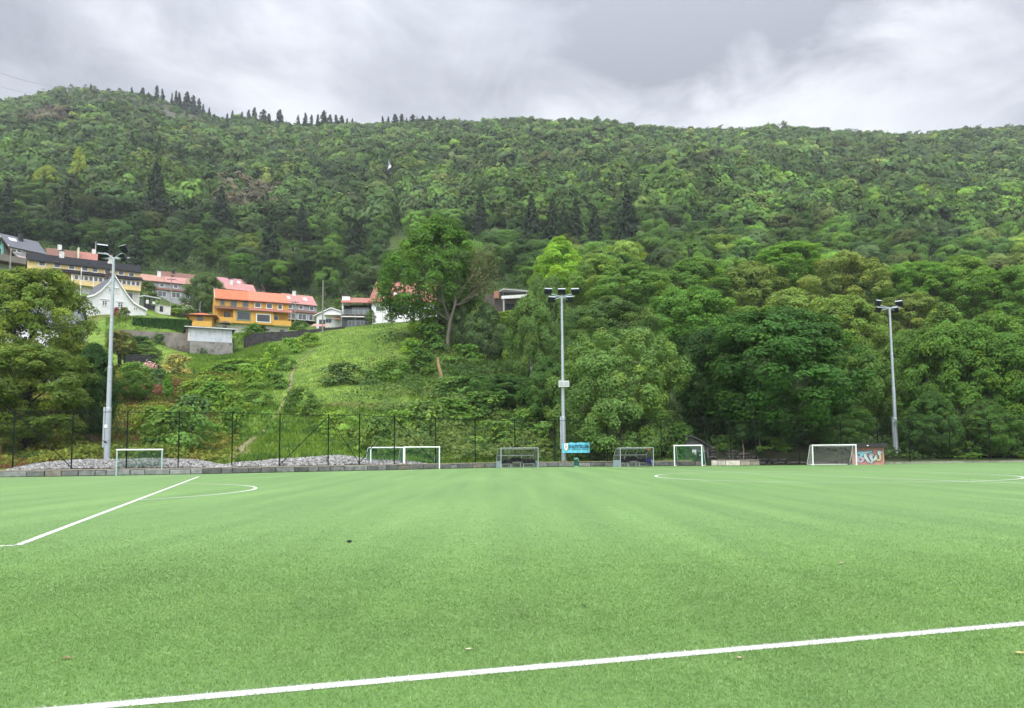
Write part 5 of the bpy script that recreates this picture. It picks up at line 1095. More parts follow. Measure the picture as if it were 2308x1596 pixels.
# ---- bus shelter, sheds, carport
h = House('bus_shelter', 'small black framed glass bus shelter with white notices behind the clipped hedge', 'bus shelter', c1(1868, 0)[0], 162., c1(2062, 0)[0], 165., (*c1(2000, 1192), 164.))
zt = h.loc(c1(1960, 1030))[1]; fr = MB()
for x in np.linspace(0, h.w, 4): fr.box(x-.05, x+.05, 0, .1, 0, zt); fr.box(x-.05, x+.05, 1.5, 1.6, 0, zt)
for z in (.9, zt*.62, zt-.1): fr.box(0, h.w, -.01, .08, z-.04, z+.04)
fr.build('frame', BLACKM, h.root); h.box('lower_panel', 0.05, h.w-.05, .02, .06, .1, .86, DARK); h.box('glass_panel', .06, h.w-.06, 1.5, 1.53, .9, zt-.1, glassy('shelter glass', (.3, .35, .36), .5, .1)); h.box('roof', -.2, h.w+.2, -.3, 1.9, zt, zt+.25, plain('grey roof edge', (.5, .52, .52)))
for u, z0, z1 in ((.12, .45, .75), (.55, .5, .7)): h.box('notice', h.w*u, h.w*(u+.18), -.03, -.015, zt*z0, zt*z1, WHITE)
h = House('white_shed', 'low white walled shed beside the bus shelter', 'shed', c1(2062, 0)[0], 163., c1(2215, 0)[0], 165., (*c1(2150, 1220), 164.)); zt = h.loc(c1(2100, 1130))[1]
h.box('wall', 0, h.w, 0, 3, -.5, zt, OFFW); h.box('roof', -.1, h.w+.1, -.1, 3.1, zt, zt+.12, GREYW); h.box('door', .15, .9, -.04, 0, 0, zt-.2, DARK)
h = House('white_garage', 'small white flat garage with reddish roof edge left of the rounded garden tree', 'garage', c2(452, 0)[0], 186., c2(615, 0)[0], 188., (*c2(530, 715), 187.)); zt = h.loc(c2(530, 655))[1]
h.box('wall', 0, h.w, 0, 4, -1.5, zt, OFFW); h.box('roof', -.25, h.w+.3, -.3, 4.3, zt, zt+.2, REDT); h.winp(c2(552, 690), c2(605, 715), fm=GREYW, fw=.06)
h = House('carport', 'flat grey-roofed carport below the small white garage', 'carport', c2(322, 0)[0], 172., c2(680, 0)[0], 176., (*c2(500, 772), 174.)); zt = h.loc(c2(400, 735))[1]
h.box('wall', 0, h.w*.8, .5, 4, -1, zt, OFFW); h.box('roof', -.2, h.w, -.3, 4.3, zt, zt+.35, plain('grey felt roof', (.13, .13, .135), .9))
# parasol on the terrace
p = at(*c2(945, 950), 146.); root = empty('parasol', p, 0, 'half-closed brown thatched parasol in front of the orange-yellow house', 'parasol'); z1 = at(*c2(945, 915), 146.)[2]-p[2]; z2 = at(*c2(945, 872), 146.)[2]-p[2]
mb = MB(); mb.tube((0, 0, -2), (0, 0, z2-.1), .04, .04, 6); mb.build('pole', BRNF, root)
mb = MB(); n = 16; 
for i in range(n):
    a0, a1 = 2*math.pi*i/n, 2*math.pi*(i+1)/n; k0 = 1.15*(1+.1*math.sin(i*5)); k1 = 1.15*(1+.1*math.sin(((i+1) % n)*5))
    mb.poly([(0, 0, z2), (k0*.5*math.cos(a0), k0*.5*math.sin(a0), z2-.15), (k1*.5*math.cos(a1), k1*.5*math.sin(a1), z2-.15)]); mb.poly([(k0*.5*math.cos(a0), k0*.5*math.sin(a0), z2-.15), (k0*math.cos(a0), k0*math.sin(a0), z1+.1), (k1*math.cos(a1), k1*math.sin(a1), z1+.1), (k1*.5*math.cos(a1), k1*.5*math.sin(a1), z2-.15)])
mb.build('canopy', plain('thatch', (.10, .055, .04), .9, .3, 4), root)
# utility poles
def pole(px, pyt, pyb, D, label, arm=None, m=None, r=.13, cat='pole', name='utility_pole', grp='wooden utility poles'):
    p = at(px, pyb, D); z = at(px, pyt, D)[2]-p[2]; root = empty(name, p, 0, label, cat, grp); mb = MB(); mb.tube((0, 0, -3), (0, 0, z), r*1.15, r*.8, 8); mb.build('shaft', m or plain('grey weathered pole', (.24, .22, .19), .9, .2, 3), root)
    if arm: mb = MB(); mb.box(-arm, arm, -.06, .06, z-.5, z-.38); [mb.tube((x, 0, z-.38), (x, 0, z-.2), .06, .04, 6) for x in (-arm*.9, 0, arm*.9)]; mb.build('crossarm', BRNF, root)
    return p, z
pole(726.6, 632, 745, 138., 'tall bare wooden pole on the crest left of the small white house')
P2 = pole(384, 626, 706, 168., 'wooden utility pole with crossarm left of the rounded garden tree', .9)
P3 = pole(665, 678, 722, 186., 'short wooden utility pole with crossarm before the right pink-roofed terrace', .8)
pole(22, 560, 625, 126., 'grey wooden pole before the turquoise and brown house', .4)
pole(c1(1044, 0)[0], c1(0, 640)[1], c1(0, 1000)[1], 140., 'thin white flagpole before the yellow row house', None, WHITE, .07, 'flagpole', 'flagpole', None)
p, z = pole(c2(618, 0)[0], c2(0, 628)[1], c2(0, 745)[1], 166., 'thin grey street lamp behind the small annex', None, GREYW, .07, 'street lamp', 'street_lamp', None)
mb = MB(); mb.tube(tuple(p+np.array([0, 0, z])), tuple(p+np.array([-1.2, 0, z+.1])), .08, .1, 6)
pw_ = MB(); a, b = P2[0]+np.array([0, 0, P2[1]-.3]), P3[0]+np.array([0, 0, P3[1]-.3])
pw_.path([a*(1-u)+b*u-np.array([0, 0, 3.2*u*(1-u)]) for u in np.linspace(0, 1, 12)], .025, 4); tag(pw_.build('power_cable', BLACKM), 'thin black cable hanging between the two crossarm poles above the orange roof', 'cable')
for k, (q0, q1) in enumerate((((-60, 140), (110, 193)), ((-60, 172), (75, 210)))):
    a, b = at(*q0, 500.), at(*q1, 745.); mb = MB(); mb.path([a*(1-u)+b*u-np.array([0, 0, 10*u*(1-u)]) for u in np.linspace(0, 1, 14)], .14, 4); tag(mb.build('power_line', GREYW), ['upper thin power line crossing the sky to the left ridge', 'lower thin power line crossing the sky to the left ridge'][k], 'power line', 'power lines over the ridge')
# trampoline with dark safety net in the garden
p = hit(333, 838); root = empty('trampoline', p, 0, 'dark netted trampoline enclosure on the lawn below the garden wall', 'trampoline'); D = p[1]; x0, x1 = (at(281, 815, D)-p)[0], (at(353, 815, D)-p)[0]; zt = (at(320, 803, D)-p)[2]; zb = (at(320, 828, D)-p)[2]
NT = glassy('black net', (.02, .022, .025), .8, .8); mb = MB(); n = 20; cx, rx, ry = (x0+x1)/2, (x1-x0)/2, (x1-x0)*.4; R_ = [(cx+rx*math.cos(2*math.pi*i/n), ry*math.sin(2*math.pi*i/n)) for i in range(n)]
for i in range(n): a, b = R_[i], R_[(i+1) % n]; mb.poly([(*a, zb), (*b, zb), (*b, zt), (*a, zt)])
mb.build('safety_net', NT, root); mb = MB(); mb.poly([(*a, zb) for a in R_]); mb.build('jump_mat', BLACKM, root)
for i in range(0, n, 4): mb = MB(); mb.tube((*R_[i], zb-1.2), (*R_[i], zt+.05), .05, .05, 6); mb.build('leg', BLACKM, root)
mb = MB(); [mb.tube((*R_[i], zz), (*R_[(i+1) % n], zz), .04, .04, 5) for i in range(n) for zz in (zb, zt)]; mb.build('ring', BLACKM, root)
# wire fence on the crest wall
root = empty('crest_fence', at(900, 727, 143.6), 0, 'thin grey wire fence along the crest in front of the white house', 'fence'); o = np.array(root.location); mb = MB(); pr_ = None
for px, y0, y1 in ((768, 707, 735), (800, 706, 735), (840, 705, 735), (862, 703, 735), (890, 702, 730), (910, 700, 728), (932, 698, 725), (955, 694, 722), (980, 690, 720)):
    t0, t1 = at(px, y1, 143.6)-o, at(px, y0, 143.6)-o; q = MB(); q.tube(t0, t1, .04, .04, 5); q.build('post', GREYW, root)
    if pr_ is not None:
        for u in (.35, .65, 1): mb.tube(pr_[0]*(1-u)+pr_[1]*u, t0*(1-u)+t1*u, .015, .015, 4)
    pr_ = (t0, t1)
mb.build('wire', GREYW, root)
# ================================================================== VEGETATION
def unit(v): return v/(np.linalg.norm(v, axis=-1, keepdims=True)+1e-9)
def leaf_quads(p, nrm, size, r, aspect=.62):
    """rhombic leaf clumps at p with normals nrm"""
    n = len(p); a = unit(np.cross(nrm, r.normal(size=(n, 3)))); b = np.cross(nrm, a); s = (size*r.uniform(.55, 1.35, n))[:, None]
    bend = nrm*s*.25
    return np.stack([p-a*s, p+b*s*aspect+bend*.3, p+a*s-bend*.6, p-b*s*aspect+bend*.3], 1)
def env(shape, z):
    if shape == 'round': return np.sqrt(np.clip(1-(2*z-1)**2, 0, 1))
    if shape == 'dome': return np.where(z < .35, .78+.22*z/.35, np.sqrt(np.clip(1-((z-.35)/.65)**2, 0, 1)))
    if shape == 'barrel': return np.sqrt(np.clip(1-np.abs(2*z-.9)**3.2/1.36, 0, 1))
    if shape == 'egg': return np.clip(np.sin(np.pi*np.clip(z, 0, 1)**.75)**.8, 0, 1)
    if shape == 'cone': return np.clip(1-z, 0, 1)**.8*np.clip(z*8, .5, 1)
    if shape == 'column': return np.clip(np.sin(np.pi*np.clip(z*.92+.06, 0, 1))**.45, 0, 1)
    if shape == 'mound': return np.sqrt(np.clip(1-z**2, 0, 1))
def crown_np(seed, shape, nc, nl, leaf, cr=.16, flat=.6, inner=.25, tone=.28, yellow=.2, rough=.25, up=.55, asp=.62, shell=0.):
    """unit crown: x,y in [-.5,.5], z in [0,1]; nc leaf clusters on an uneven envelope"""
    r = np.random.default_rng(seed); lob = r.normal(size=(6, 3)); amp = r.uniform(.05, rough, 6)
    def radius(th, z):
        k = 1+sum(a*np.sin(l[0]*2*th/2*1.0+round(abs(l[1])*2+1)*th+l[2]*5*z+l[0]*9) for l, a in zip(lob, amp))*.6
        return .5*env(shape, z)*k
    z = r.uniform(.03, .97, nc); th = r.uniform(0, 6.283, nc); f = np.where(r.random(nc) < inner, r.uniform(.1, .7, nc), r.uniform(.78, 1.0, nc))
    if shape in ('round', 'dome', 'mound', 'egg'):      # extra clusters on top
        k = nc//5; z[:k] = r.uniform(.75, .98, k)
    rad = radius(th, z)*f; c = np.stack([rad*np.cos(th), rad*np.sin(th), z*(1-cr*.3)], 1)
    csz = cr*r.uniform(.55, 1.25, nc)*(.6+.4*env(shape, z)); ct = 1+r.uniform(-tone, tone, nc); cy = r.random(nc) < yellow
    w_ = csz**2; idx = r.choice(nc, nl, p=w_/w_.sum())
    d = unit(r.normal(size=(nl, 3))); d[:, 2] = np.abs(d[:, 2])*np.where(r.random(nl) < .78, 1, -1); rr = r.uniform(.35, 1, nl)**.5
    off = d*rr[:, None]*csz[idx][:, None]; off[:, 2] *= flat
    p = c[idx]+off
    out = unit(np.stack([c[idx][:, 0], c[idx][:, 1], (c[idx][:, 2]-.4)*.6], 1)+1e-6)
    nrm = unit(d*.75+out*.4+np.array([0, 0, up*.9])+r.normal(size=(nl, 3))*.32)
    if shell: nrm = unit(unit(np.stack([p[:, 0], p[:, 1], (p[:, 2]-.38)*.75], 1)+1e-6)*shell+nrm*(1-shell))
    q = leaf_quads(p, nrm, leaf, r, asp)
    t = (ct[idx]*r.uniform(.87, 1.14, nl))[:, None]*np.where(cy[idx][:, None], np.array([1.28, 1.12, .9]), np.array([1, 1, 1]))
    t = t*(1+r.normal(size=(nl, 3))*.05); return q, t, c
def spruce_np(seed, nb, per, leaf, thin=1.0):
    r = np.random.default_rng(seed); P, Nn, T = [], [], []
    for i in range(nb):
        z = .04+.95*(i/nb)**.95; R0 = .5*(1-z)**.85*thin*r.uniform(.8, 1.12)+.012; na = max(4, int(7+9*(1-z)))
        for k in range(na):
            th = r.uniform(0, 6.283); ln = R0*r.uniform(.65, 1.1); ns = max(1, int(per*ln/.5)+1)
            for s in r.uniform(.15, 1, ns):
                P.append((ln*s*math.cos(th), ln*s*math.sin(th), z-.10*ln*s+.02*s*s)); Nn.append((math.cos(th)*.45+r.normal()*.3, math.sin(th)*.45+r.normal()*.3, .8)); T.append(r.uniform(.75, 1.25))
    P = np.array(P); q = leaf_quads(P, unit(np.array(Nn)), leaf, r, .45); t = np.array(T)[:, None]*np.ones(3); return q, t
LIB = {}
def crown_mesh(key, *a, **k):
    if key not in LIB:
        q, t, c = crown_np(*a, **k); LIB[key] = (np_mesh('crown', q.reshape(-1, 3), 4, LEAF, t), c)
    return LIB[key]
# crown kinds: maple (layered plates), willow (fine, upright tufts), birch (airy), oak (lumpy)
KIND = {
 'maple':  dict(shape='round', nc=420, nl=56000, leaf=.0115, cr=.088, flat=.7, inner=.2, tone=.2, yellow=.15, rough=.3, up=.6),
 'round':  dict(shape='egg', nc=380, nl=52000, leaf=.0115, cr=.088, flat=.85, inner=.2, tone=.22, yellow=.15, rough=.28, up=.5),
 'willow': dict(shape='egg', nc=280, nl=48000, leaf=.011, cr=.095, flat=.95, inner=.2, tone=.24, yellow=.2, rough=.22, up=.45),
 'birch':  dict(shape='egg', nc=140, nl=24000, leaf=.015, cr=.115, flat=1.0, inner=.35, tone=.22, yellow=.1, rough=.3, up=.35),
 'point':  dict(shape='cone', nc=160, nl=24000, leaf=.015, cr=.115, flat=.9, inner=.2, tone=.22, yellow=.2, rough=.25, up=.45),
 'open':   dict(shape='round', nc=330, nl=60000, leaf=.0105, cr=.085, flat=.7, inner=.25, tone=.25, yellow=.22, rough=.3, up=.6),
}
MID = {
 'maple': dict(shape='round', nc=110, nl=10000, leaf=.024, cr=.16, flat=.65, inner=.15, tone=.13, yellow=.08, shell=.55, rough=.28, up=.7),
 'round': dict(shape='round', nc=110, nl=9500, leaf=.024, cr=.16, flat=.8, inner=.15, tone=.13, yellow=.08, shell=.55, rough=.28, up=.5),
 'birch': dict(shape='egg', nc=90, nl=7500, leaf=.025, cr=.14, flat=.95, inner=.25, tone=.13, yellow=.06, shell=.55, rough=.3, up=.4),
 'oak': dict(shape='round', nc=90, nl=9000, leaf=.024, cr=.17, flat=.7, inner=.15, tone=.14, yellow=.06, shell=.55, rough=.4, up=.6),
}
def get_crown(kind, var, mid=False):
    d = dict((MID if mid else KIND)[kind]); sh = d.pop('shape'); sd = sum(ord(c) for c in kind)*17+var*101+(5000 if mid else 0); nc, nl, lf = d.pop('nc'), d.pop('nl'), d.pop('leaf')
    return crown_mesh((kind, var, mid), sd, sh, nc, nl, lf, **d)
def trunk_mesh(key, c, h, w, zb, rad, seed, lean=0., nl=14, m=None):
    """trunk from z=0 into a crown (clusters c in crown space scaled w,w,h and lifted to zb), with limbs to clusters"""
    if key in LIB: return LIB[key]
    r = random.Random(seed); mb = MB(); top = zb+h*.55; pts = [(lean*(z/top)**2*w*.0+lean*z*.12+.12*math.sin(z*.5+seed), .1*math.cos(z*.6+seed), z) for z in np.linspace(-1.0, top, 8)]
    rads = [rad*(1.25 if i == 0 else 1-.085*i) for i in range(8)]; mb.path(pts, rads, 8)
    for ci in [c[r.randrange(len(c))] for _ in range(nl)]:
        e = np.array([ci[0]*w*.9, ci[1]*w*.9, zb+ci[2]*h*.95]); z0 = max(zb*.75, min(top*.98, e[2]-np.hypot(e[0], e[1])*r.uniform(.5, 1.0))); k = (z0+1)/(top+1)*7; i = min(6, int(k)); b = np.array(pts[i])*(1-(k-i))+np.array(pts[i+1])*(k-i)
        m1 = b*.5+e*.5+np.array([0, 0, -.06*h*r.random()]); rb = rads[i]*.42; mb.path([b, m1, e], [rb, rb*.62, .03], 5)
    LIB[key] = mb.mesh('trunk', m or BARK, True); return LIB[key]
BIRCHB = plain('pale birch bark', (.42, .41, .38), .8, .3, 6, dirt=((.08, .075, .07), 3))
BARK2 = plain('grey brown bark', (.13, .105, .08), .95, .3, 3, bump=.6)
KB = 1.55
def hue(c): return (c[0]*.78+c[1]*.11, c[1], c[2]*.72+c[1]*.01)
def tree(px, top, bot, wpx, D, kind, rgb, label, var=0, name='broadleaf_tree', grp=None, mid=False, trunk=True, rad=None, lean=0., bark=None, base=None, limbs=14):
    x = at(px, (top+bot)/2, D)[0]; g = gz(x, D) if base is None else base; zt = at(px, top, D)[2]-g; zb = max(.15, at(px, bot, D)[2]-g); wd = wpx/F*D*1.06; h = max(zt-zb, 1.)
    me, c = get_crown(kind, var, mid); root = empty(name, (x, D, g), 0, label, 'tree', grp)
    o = link('crown', me, root); o.location = (0, 0, zb); o.scale = (wd, wd, h); o.rotation_euler = (0, 0, random.uniform(0, 6.28)); v = random.uniform(.92, 1.08); v *= KB; rgb = hue(rgb); o.color = (rgb[0]*v, rgb[1]*v, rgb[2]*v, 1)
    if trunk:
        rad = rad or (.02*h+.06); tm = trunk_mesh(('t', px, top, D), c, h*.92, wd*.92, zb, rad, int(px+top), lean, limbs, bark or BARK2)
        t_ = link('trunk', tm, root); t_.rotation_euler = o.rotation_euler if lean == 0 else (0, 0, 0)
    return root
MIDG = (.082, .165, .034); DARKG = (.034, .086, .022); BRI = (.14, .26, .034); YELG = (.155, .21, .05); GREYG = (.095, .15, .06); OLIVE = (.125, .16, .045); DEEP = (.024, .062, .02); LIME = (.17, .26, .045); BLUEG = (.06, .115, .05); PURP = (.10, .075, .06)

# ---- hand placed trees, (x, top, bottom, width, depth, kind, colour, label)
T = [
 (990, 485, 735, 230, 126.5, 'round', (.058, .135, .022), 'tall dark maple with full crown on the crest before the red-roofed villa'),
 (1262, 530, 650, 142, 152, 'point', (.17, .30, .035), 'bright lime-green tree with pointed top above the middle floodlight'),
 (1400, 742, 1036, 262, 78.5, 'broadwillow', (.10, .172, .056), 'broad grey-green willow behind the banner and right dugout'),
 (1372, 668, 800, 190, 92, 'willow', (.065, .12, .045), 'grey-green conical tree rising directly behind the broad willow'),
 (1735, 695, 1020, 340, 80, 'maple', (.031, .088, .02), 'wide dark green maple overhanging the boulder wall'),
 (1600, 735, 985, 165, 84, 'maple', (.022, .06, .016), 'dark maple squeezed between the broad willow and the wide maple'),
 (1545, 645, 850, 190, 98, 'maple', (.065, .15, .03), 'mid green maple above the gap right of the broad willow'),
 (1430, 590, 720, 170, 118, 'round', (.085, .165, .04), 'rounded mid green tree above the conical grey-green tree'),
 (1345, 570, 700, 150, 132, 'round', (.12, .20, .05), 'soft light green tree right below the lime-green pointed tree'),
 (1885, 905, 1030, 118, 77, 'maple', (.055, .12, .035), 'small bushy elder above the white-netted goal', ),
 (1940, 770, 1020, 150, 90, 'birch', (.062, .12, .03), 'dusky green tree behind the graffiti hut'),
 (2050, 735, 1010, 170, 93, 'round', (.066, .13, .03), 'mid green tree straight behind the right floodlight mast'),
 (2160, 720, 1020, 200, 88, 'maple', (.07, .145, .03), 'full mid green tree right of the right floodlight mast'),
 (2275, 745, 1030, 200, 86, 'maple', (.062, .135, .028), 'full green tree in the lower right corner of the wood'),
 (2400, 700, 1030, 210, 90, 'maple', (.06, .12, .03), 'dark tree at the right edge of the wood, partly cut off'),
 (2100, 880, 1030, 130, 81, 'round', (.04, .09, .025), 'low dark bushy tree beyond the kerb right of the mast'),
 (2225, 900, 1035, 130, 81, 'round', (.045, .10, .025), 'low dark green tree above the kerb at lower right'),
 (1905, 660, 850, 190, 118, 'round', (.115, .175, .04), 'light yellow-green tree left of the right floodlight head'),
 (1790, 650, 800, 190, 128, 'birch', (.14, .20, .05), 'pale yellow-green tree above the wide dark maple'),
 (1680, 690, 800, 150, 110, 'maple', (.10, .17, .035), 'yellowish-topped tree behind the left shoulder of the wide maple'),
 (1900, 572, 730, 165, 148, 'oak2', OLIVE, 'olive-brown oak with rounded crown above the right floodlight head'),
 (1775, 550, 660, 160, 165, 'maple', (.10, .21, .03), 'bright green tree in the middle of the right wood'),
 (1690, 590, 720, 160, 150, 'birch', (.12, .165, .045), 'brownish-green thin tree left of the bright green tree'),
 (1560, 580, 700, 170, 150, 'round', (.08, .165, .032), 'mid green rounded tree above the mid green maple'),
 (2065, 590, 720, 150, 150, 'maple', (.085, .18, .03), 'bright green tree right of the olive-brown oak'),
 (2165, 575, 720, 165, 152, 'round', (.105, .19, .035), 'fresh green rounded tree upper right of the right floodlight'),
 (2275, 600, 760, 180, 140, 'maple', (.08, .17, .03), 'green tree at the right edge, upper part of the near wood'),
 (2050, 660, 790, 140, 125, 'oak2', (.105, .14, .04), 'olive green tree just right of the right floodlight head'),
 (2130, 680, 820, 150, 112, 'point', (.10, .17, .045), 'light green tree with pointed top right of the olive green tree'),
 (2240, 700, 840, 160, 108, 'birch', (.09, .17, .035), 'fresh green loose tree behind the full tree at lower right'),
 (1095, 680, 850, 92, 122, 'birch', (.07, .115, .055), 'slender grey-green birch right of the tall maple trunk', ),
 (1212, 615, 750, 52, 146, 'birch', (.085, .145, .045), 'airy birch covering the right pier of the concrete house'),
 (1040, 660, 800, 62, 124, 'birch', (.085, .13, .065), 'small grey-green birch touching the tall maple trunk'),
 (1195, 660, 900, 110, 112, 'birch', (.075, .135, .04), 'airy green birch left of the middle floodlight mast'),
 (1245, 620, 870, 100, 122, 'birch', (.075, .13, .042), 'tall airy birch just left of the middle floodlight head'),
 (1150, 700, 790, 100, 138, 'round', (.16, .24, .035), 'yellow-green bushy tree below the flat-roofed concrete house'),
 (1310, 690, 880, 110, 100, 'birch', (.055, .105, .035), 'light green birch right of the middle floodlight mast'),
 (1235, 800, 960, 110, 90, 'round', (.045, .10, .028), 'dark green tree behind the middle floodlight mast above the grass'),
 (1145, 840, 940, 130, 98, 'round', (.04, .095, .028), 'dark bushy tree on the slope left of the middle floodlight'),
 (1065, 840, 920, 100, 104, 'round', (.05, .11, .028), 'dark green bushy tree below the slender birch'),
 (72, 604, 865, 238, 82, 'open', (.10, .145, .03), 'wide spreading tree with dark limbs on the left edge'),
 (62, 775, 995, 250, 66, 'open', (.085, .13, .028), 'low spreading tree overhanging the left end of the fence'),
 (210, 770, 985, 118, 72, 'round', DEEP, 'dense very dark green tree left of the left floodlight mast'),
 (-90, 640, 950, 220, 80, 'open', (.08, .12, .028), 'spreading tree cut off by the left edge'),
 (464, 612, 705, 88, 176, 'willow', (.075, .12, .055), 'rounded grey-green garden tree between the pink-roofed terraces'),
 (548, 572, 640, 70, 262, 'maple', (.07, .16, .03), 'bright layered tree at the wood edge above the mauve terrace'),
 (300, 835, 900, 70, 92, 'round', (.07, .14, .03), 'small garden tree right of the left floodlight mast'),
 (322, 775, 822, 78, 116, 'round', (.085, .145, .045), 'small greyish garden tree hanging over the trampoline'),
 (378, 838, 890, 26, 93, 'point', (.08, .19, .03), 'slim upright young tree on the heath below the garden'),
 (270, 745, 800, 55, 112, 'open', (.13, .13, .05), 'pale variegated garden tree just right of the left mast'),
 (836, 697, 730, 22, 145.5, 'birch', (.07, .12, .04), 'small tree before the black balcony of the villa'),
 (880, 705, 728, 26, 145, 'birch', (.09, .13, .06), 'small pale tree before the villa white wall'),
 (575, 727, 748, 20, 146, 'round', (.15, .21, .03), 'small yellow-green palm-like tree before the orange-yellow house'),
]
KIND['broadwillow'] = dict(shape='barrel', nc=420, nl=80000, leaf=.0095, cr=.075, flat=.95, inner=.15, tone=.2, yellow=.2, rough=.16, up=.45)
KIND['oak2'] = dict(shape='round', nc=220, nl=34000, leaf=.013, cr=.105, flat=.7, inner=.3, tone=.22, yellow=.25, rough=.3, up=.6)
for i, a in enumerate(T):
    px, top, bot, wpx, D, kd, rgb, lb = a
    small = wpx < 125; lm = {'birch': 6}.get(kd, 14)
    tree(px, top, bot, wpx, D, kd, rgb, lb, var=i % (3 if not small else 2), name={'birch': 'birch_tree', 'willow': 'willow_tree', 'broadwillow': 'willow_tree', 'maple': 'maple_tree'}.get(kd, 'broadleaf_tree'), bark=BIRCHB if kd == 'birch' and wpx > 55 and wpx < 125 else (plain('dark limb bark', (.03, .025, .02), .95) if kd == 'open' else None), rad=.42 if px == 985 else (.35 if kd == 'open' else None), limbs=lm+(14 if kd == 'open' else 0), grp='trees of the near wood' if D < 170 and px > 1000 else 'garden and slope trees')

# ---- leaning pale trunk of the tall maple + the bare half-dead tree in front of it
def branch(mb, p, d, ln, r, depth, rnd, tips=None):
    n = 4; pts = [p]; dd = Vector(d)
    for i in range(n):
        dd = (dd+Vector((rnd.uniform(-.22, .22), rnd.uniform(-.22, .22), rnd.uniform(-.08, .16)))).normalized(); pts.append(pts[-1]+dd*ln/n)
    mb.path(pts, [r*(1-.13*i) for i in range(n+1)], 5 if depth > 1 else 4)
    if tips is not None and depth <= 1: tips += pts[2:]
    if depth == 0: return
    for k in range(3 if depth > 1 else 4):
        i = rnd.randint(1, n); nd = (dd+Vector((rnd.uniform(-.95, .95), rnd.uniform(-.9, .9), rnd.uniform(-.25, .55)))).normalized(); branch(mb, pts[i], nd, ln*rnd.uniform(.5, .75), r*.5, depth-1, rnd, tips)
x, y = xy(1008, 121.3); g = gz(x, y); root = empty('bare_tree', (x, y, g), 0, 'half-dead tree with bare grey branches in front of the tall maple', 'tree', 'garden and slope trees'); rnd = random.Random(21); mb = MB(); tips = []
s = 125.5/F
tk = [Vector((0, 0, -1)), Vector((.1, 0, 2.5)), Vector((.5, -.2, 5)), Vector((1.2, -.3, 7.5)), Vector((1.5, -.3, 9.5))]; mb.path(tk, [.34, .3, .24, .18, .12], 9)
for b, d, ln in ((2, (-.2, -.3, 1), 9), (3, (.5, -.3, 1), 8.5), (3, (1, -.2, .55), 9.5), (3, (1, .1, .25), 8), (4, (.1, -.3, 1), 7), (4, (-.5, -.2, .8), 6.5), (4, (.7, -.3, .8), 7), (2, (-.7, -.3, .7), 5)): branch(mb, tk[b], Vector(d).normalized(), ln*.64, .09, 3, rnd, tips)
mb.build('trunk', plain('grey dead wood', (.13, .11, .09), .9, .25, 3), root)
tp = np.array([tuple(t) for t in tips if t.x > 3.0]); r_ = np.random.default_rng(3); P = np.repeat(tp, 3, 0)+r_.normal(size=(len(tp)*3, 3))*.55; q = leaf_quads(P, unit(r_.normal(size=P.shape)+[0, 0, .6]), .22, r_); o = link('crown', np_mesh('crown', q.reshape(-1, 3), 4, LEAF, r_.uniform(.75, 1.25, (len(P), 1))*np.ones(3)), root); o.color = (.13, .15, .06, 1)
# broken pale stump on the slope
p = hit(993, 862); root = empty('broken_trunk', p, 0, 'pale broken leaning tree trunk on the bushy slope below the tall maple', 'trunk'); mb = MB(); mb.path([(.35, 0, -.4), (.1, 0, .8), (-.2, 0, 2.0), (-.5, .1, 3.6)], [.3, .24, .22, .14], 8); mb.build('wood', plain('pale split wood', (.30, .20, .10), .9, .35, 2.5), root)
mb = MB(); mb.path([(.2, 0, .2), (-.4, 0, 0)], [.22, .1], 7); mb.build('splinter', plain('brown wood', (.16, .10, .06), .9, .3, 3), root)
# bare brushwood at the right
p = hit(2130, 950, 80); root = empty('bare_shrub', (*xy(2120, 82.5), gz(*xy(2120, 82.5))), 0, 'leafless pale twiggy shrub before the trees right of the right mast', 'shrub'); mb = MB(); rnd = random.Random(8)
for k in range(7): branch(mb, Vector((0, 0, 1.6)), Vector((rnd.uniform(.3, 1), rnd.uniform(-.4, .2), rnd.uniform(.1, .7))).normalized(), 3.2, .04, 2, rnd)
mb.tube((0, 0, -.3), (0, 0, 1.7), .07, .05, 6); mb.build('twigs', plain('pale twigs', (.17, .135, .105), .9), root)
# slim pale saplings before the boulder wall
for i, (px, b, tpx, lb) in enumerate(((1674, 1027, 992, 'leftmost slim pale sapling trunk behind the boulder wall'), (1712, 1024, 990, 'second slim pale sapling trunk from the left behind the boulder wall'), (1771, 1033, 1000, 'forked pale sapling trunk behind the boulder wall left of the white-netted goal'))):
    D = 76.5; x = xy(px, D)[0]; zb, zt = at(px, b, D)[2], at(px, tpx, D)[2]; root = empty('sapling', (x, D, zb), 0, lb, 'tree', 'saplings above the boulder wall'); mb = MB(); mb.path([(0, 0, -.6), (.05, 0, (zt-zb)*.4), (-.12, 0, zt-zb+.6)], [.05, .04, .02], 6)
    if i == 2: mb.path([(.05, 0, .3), (.3, 0, .8), (.25, 0, 1.6)], [.05, .04, .02], 6)
    mb.build('trunk', plain('pale sapling bark', (.27, .22, .15), .9), root)
    me, c = get_crown('birch', 1, True); o = link('crown', me, root); o.location = (0, .2, zt-zb-.1); o.scale = (2.2, 1.8, 2.0); o.color = (.05, .11, .03, 1)

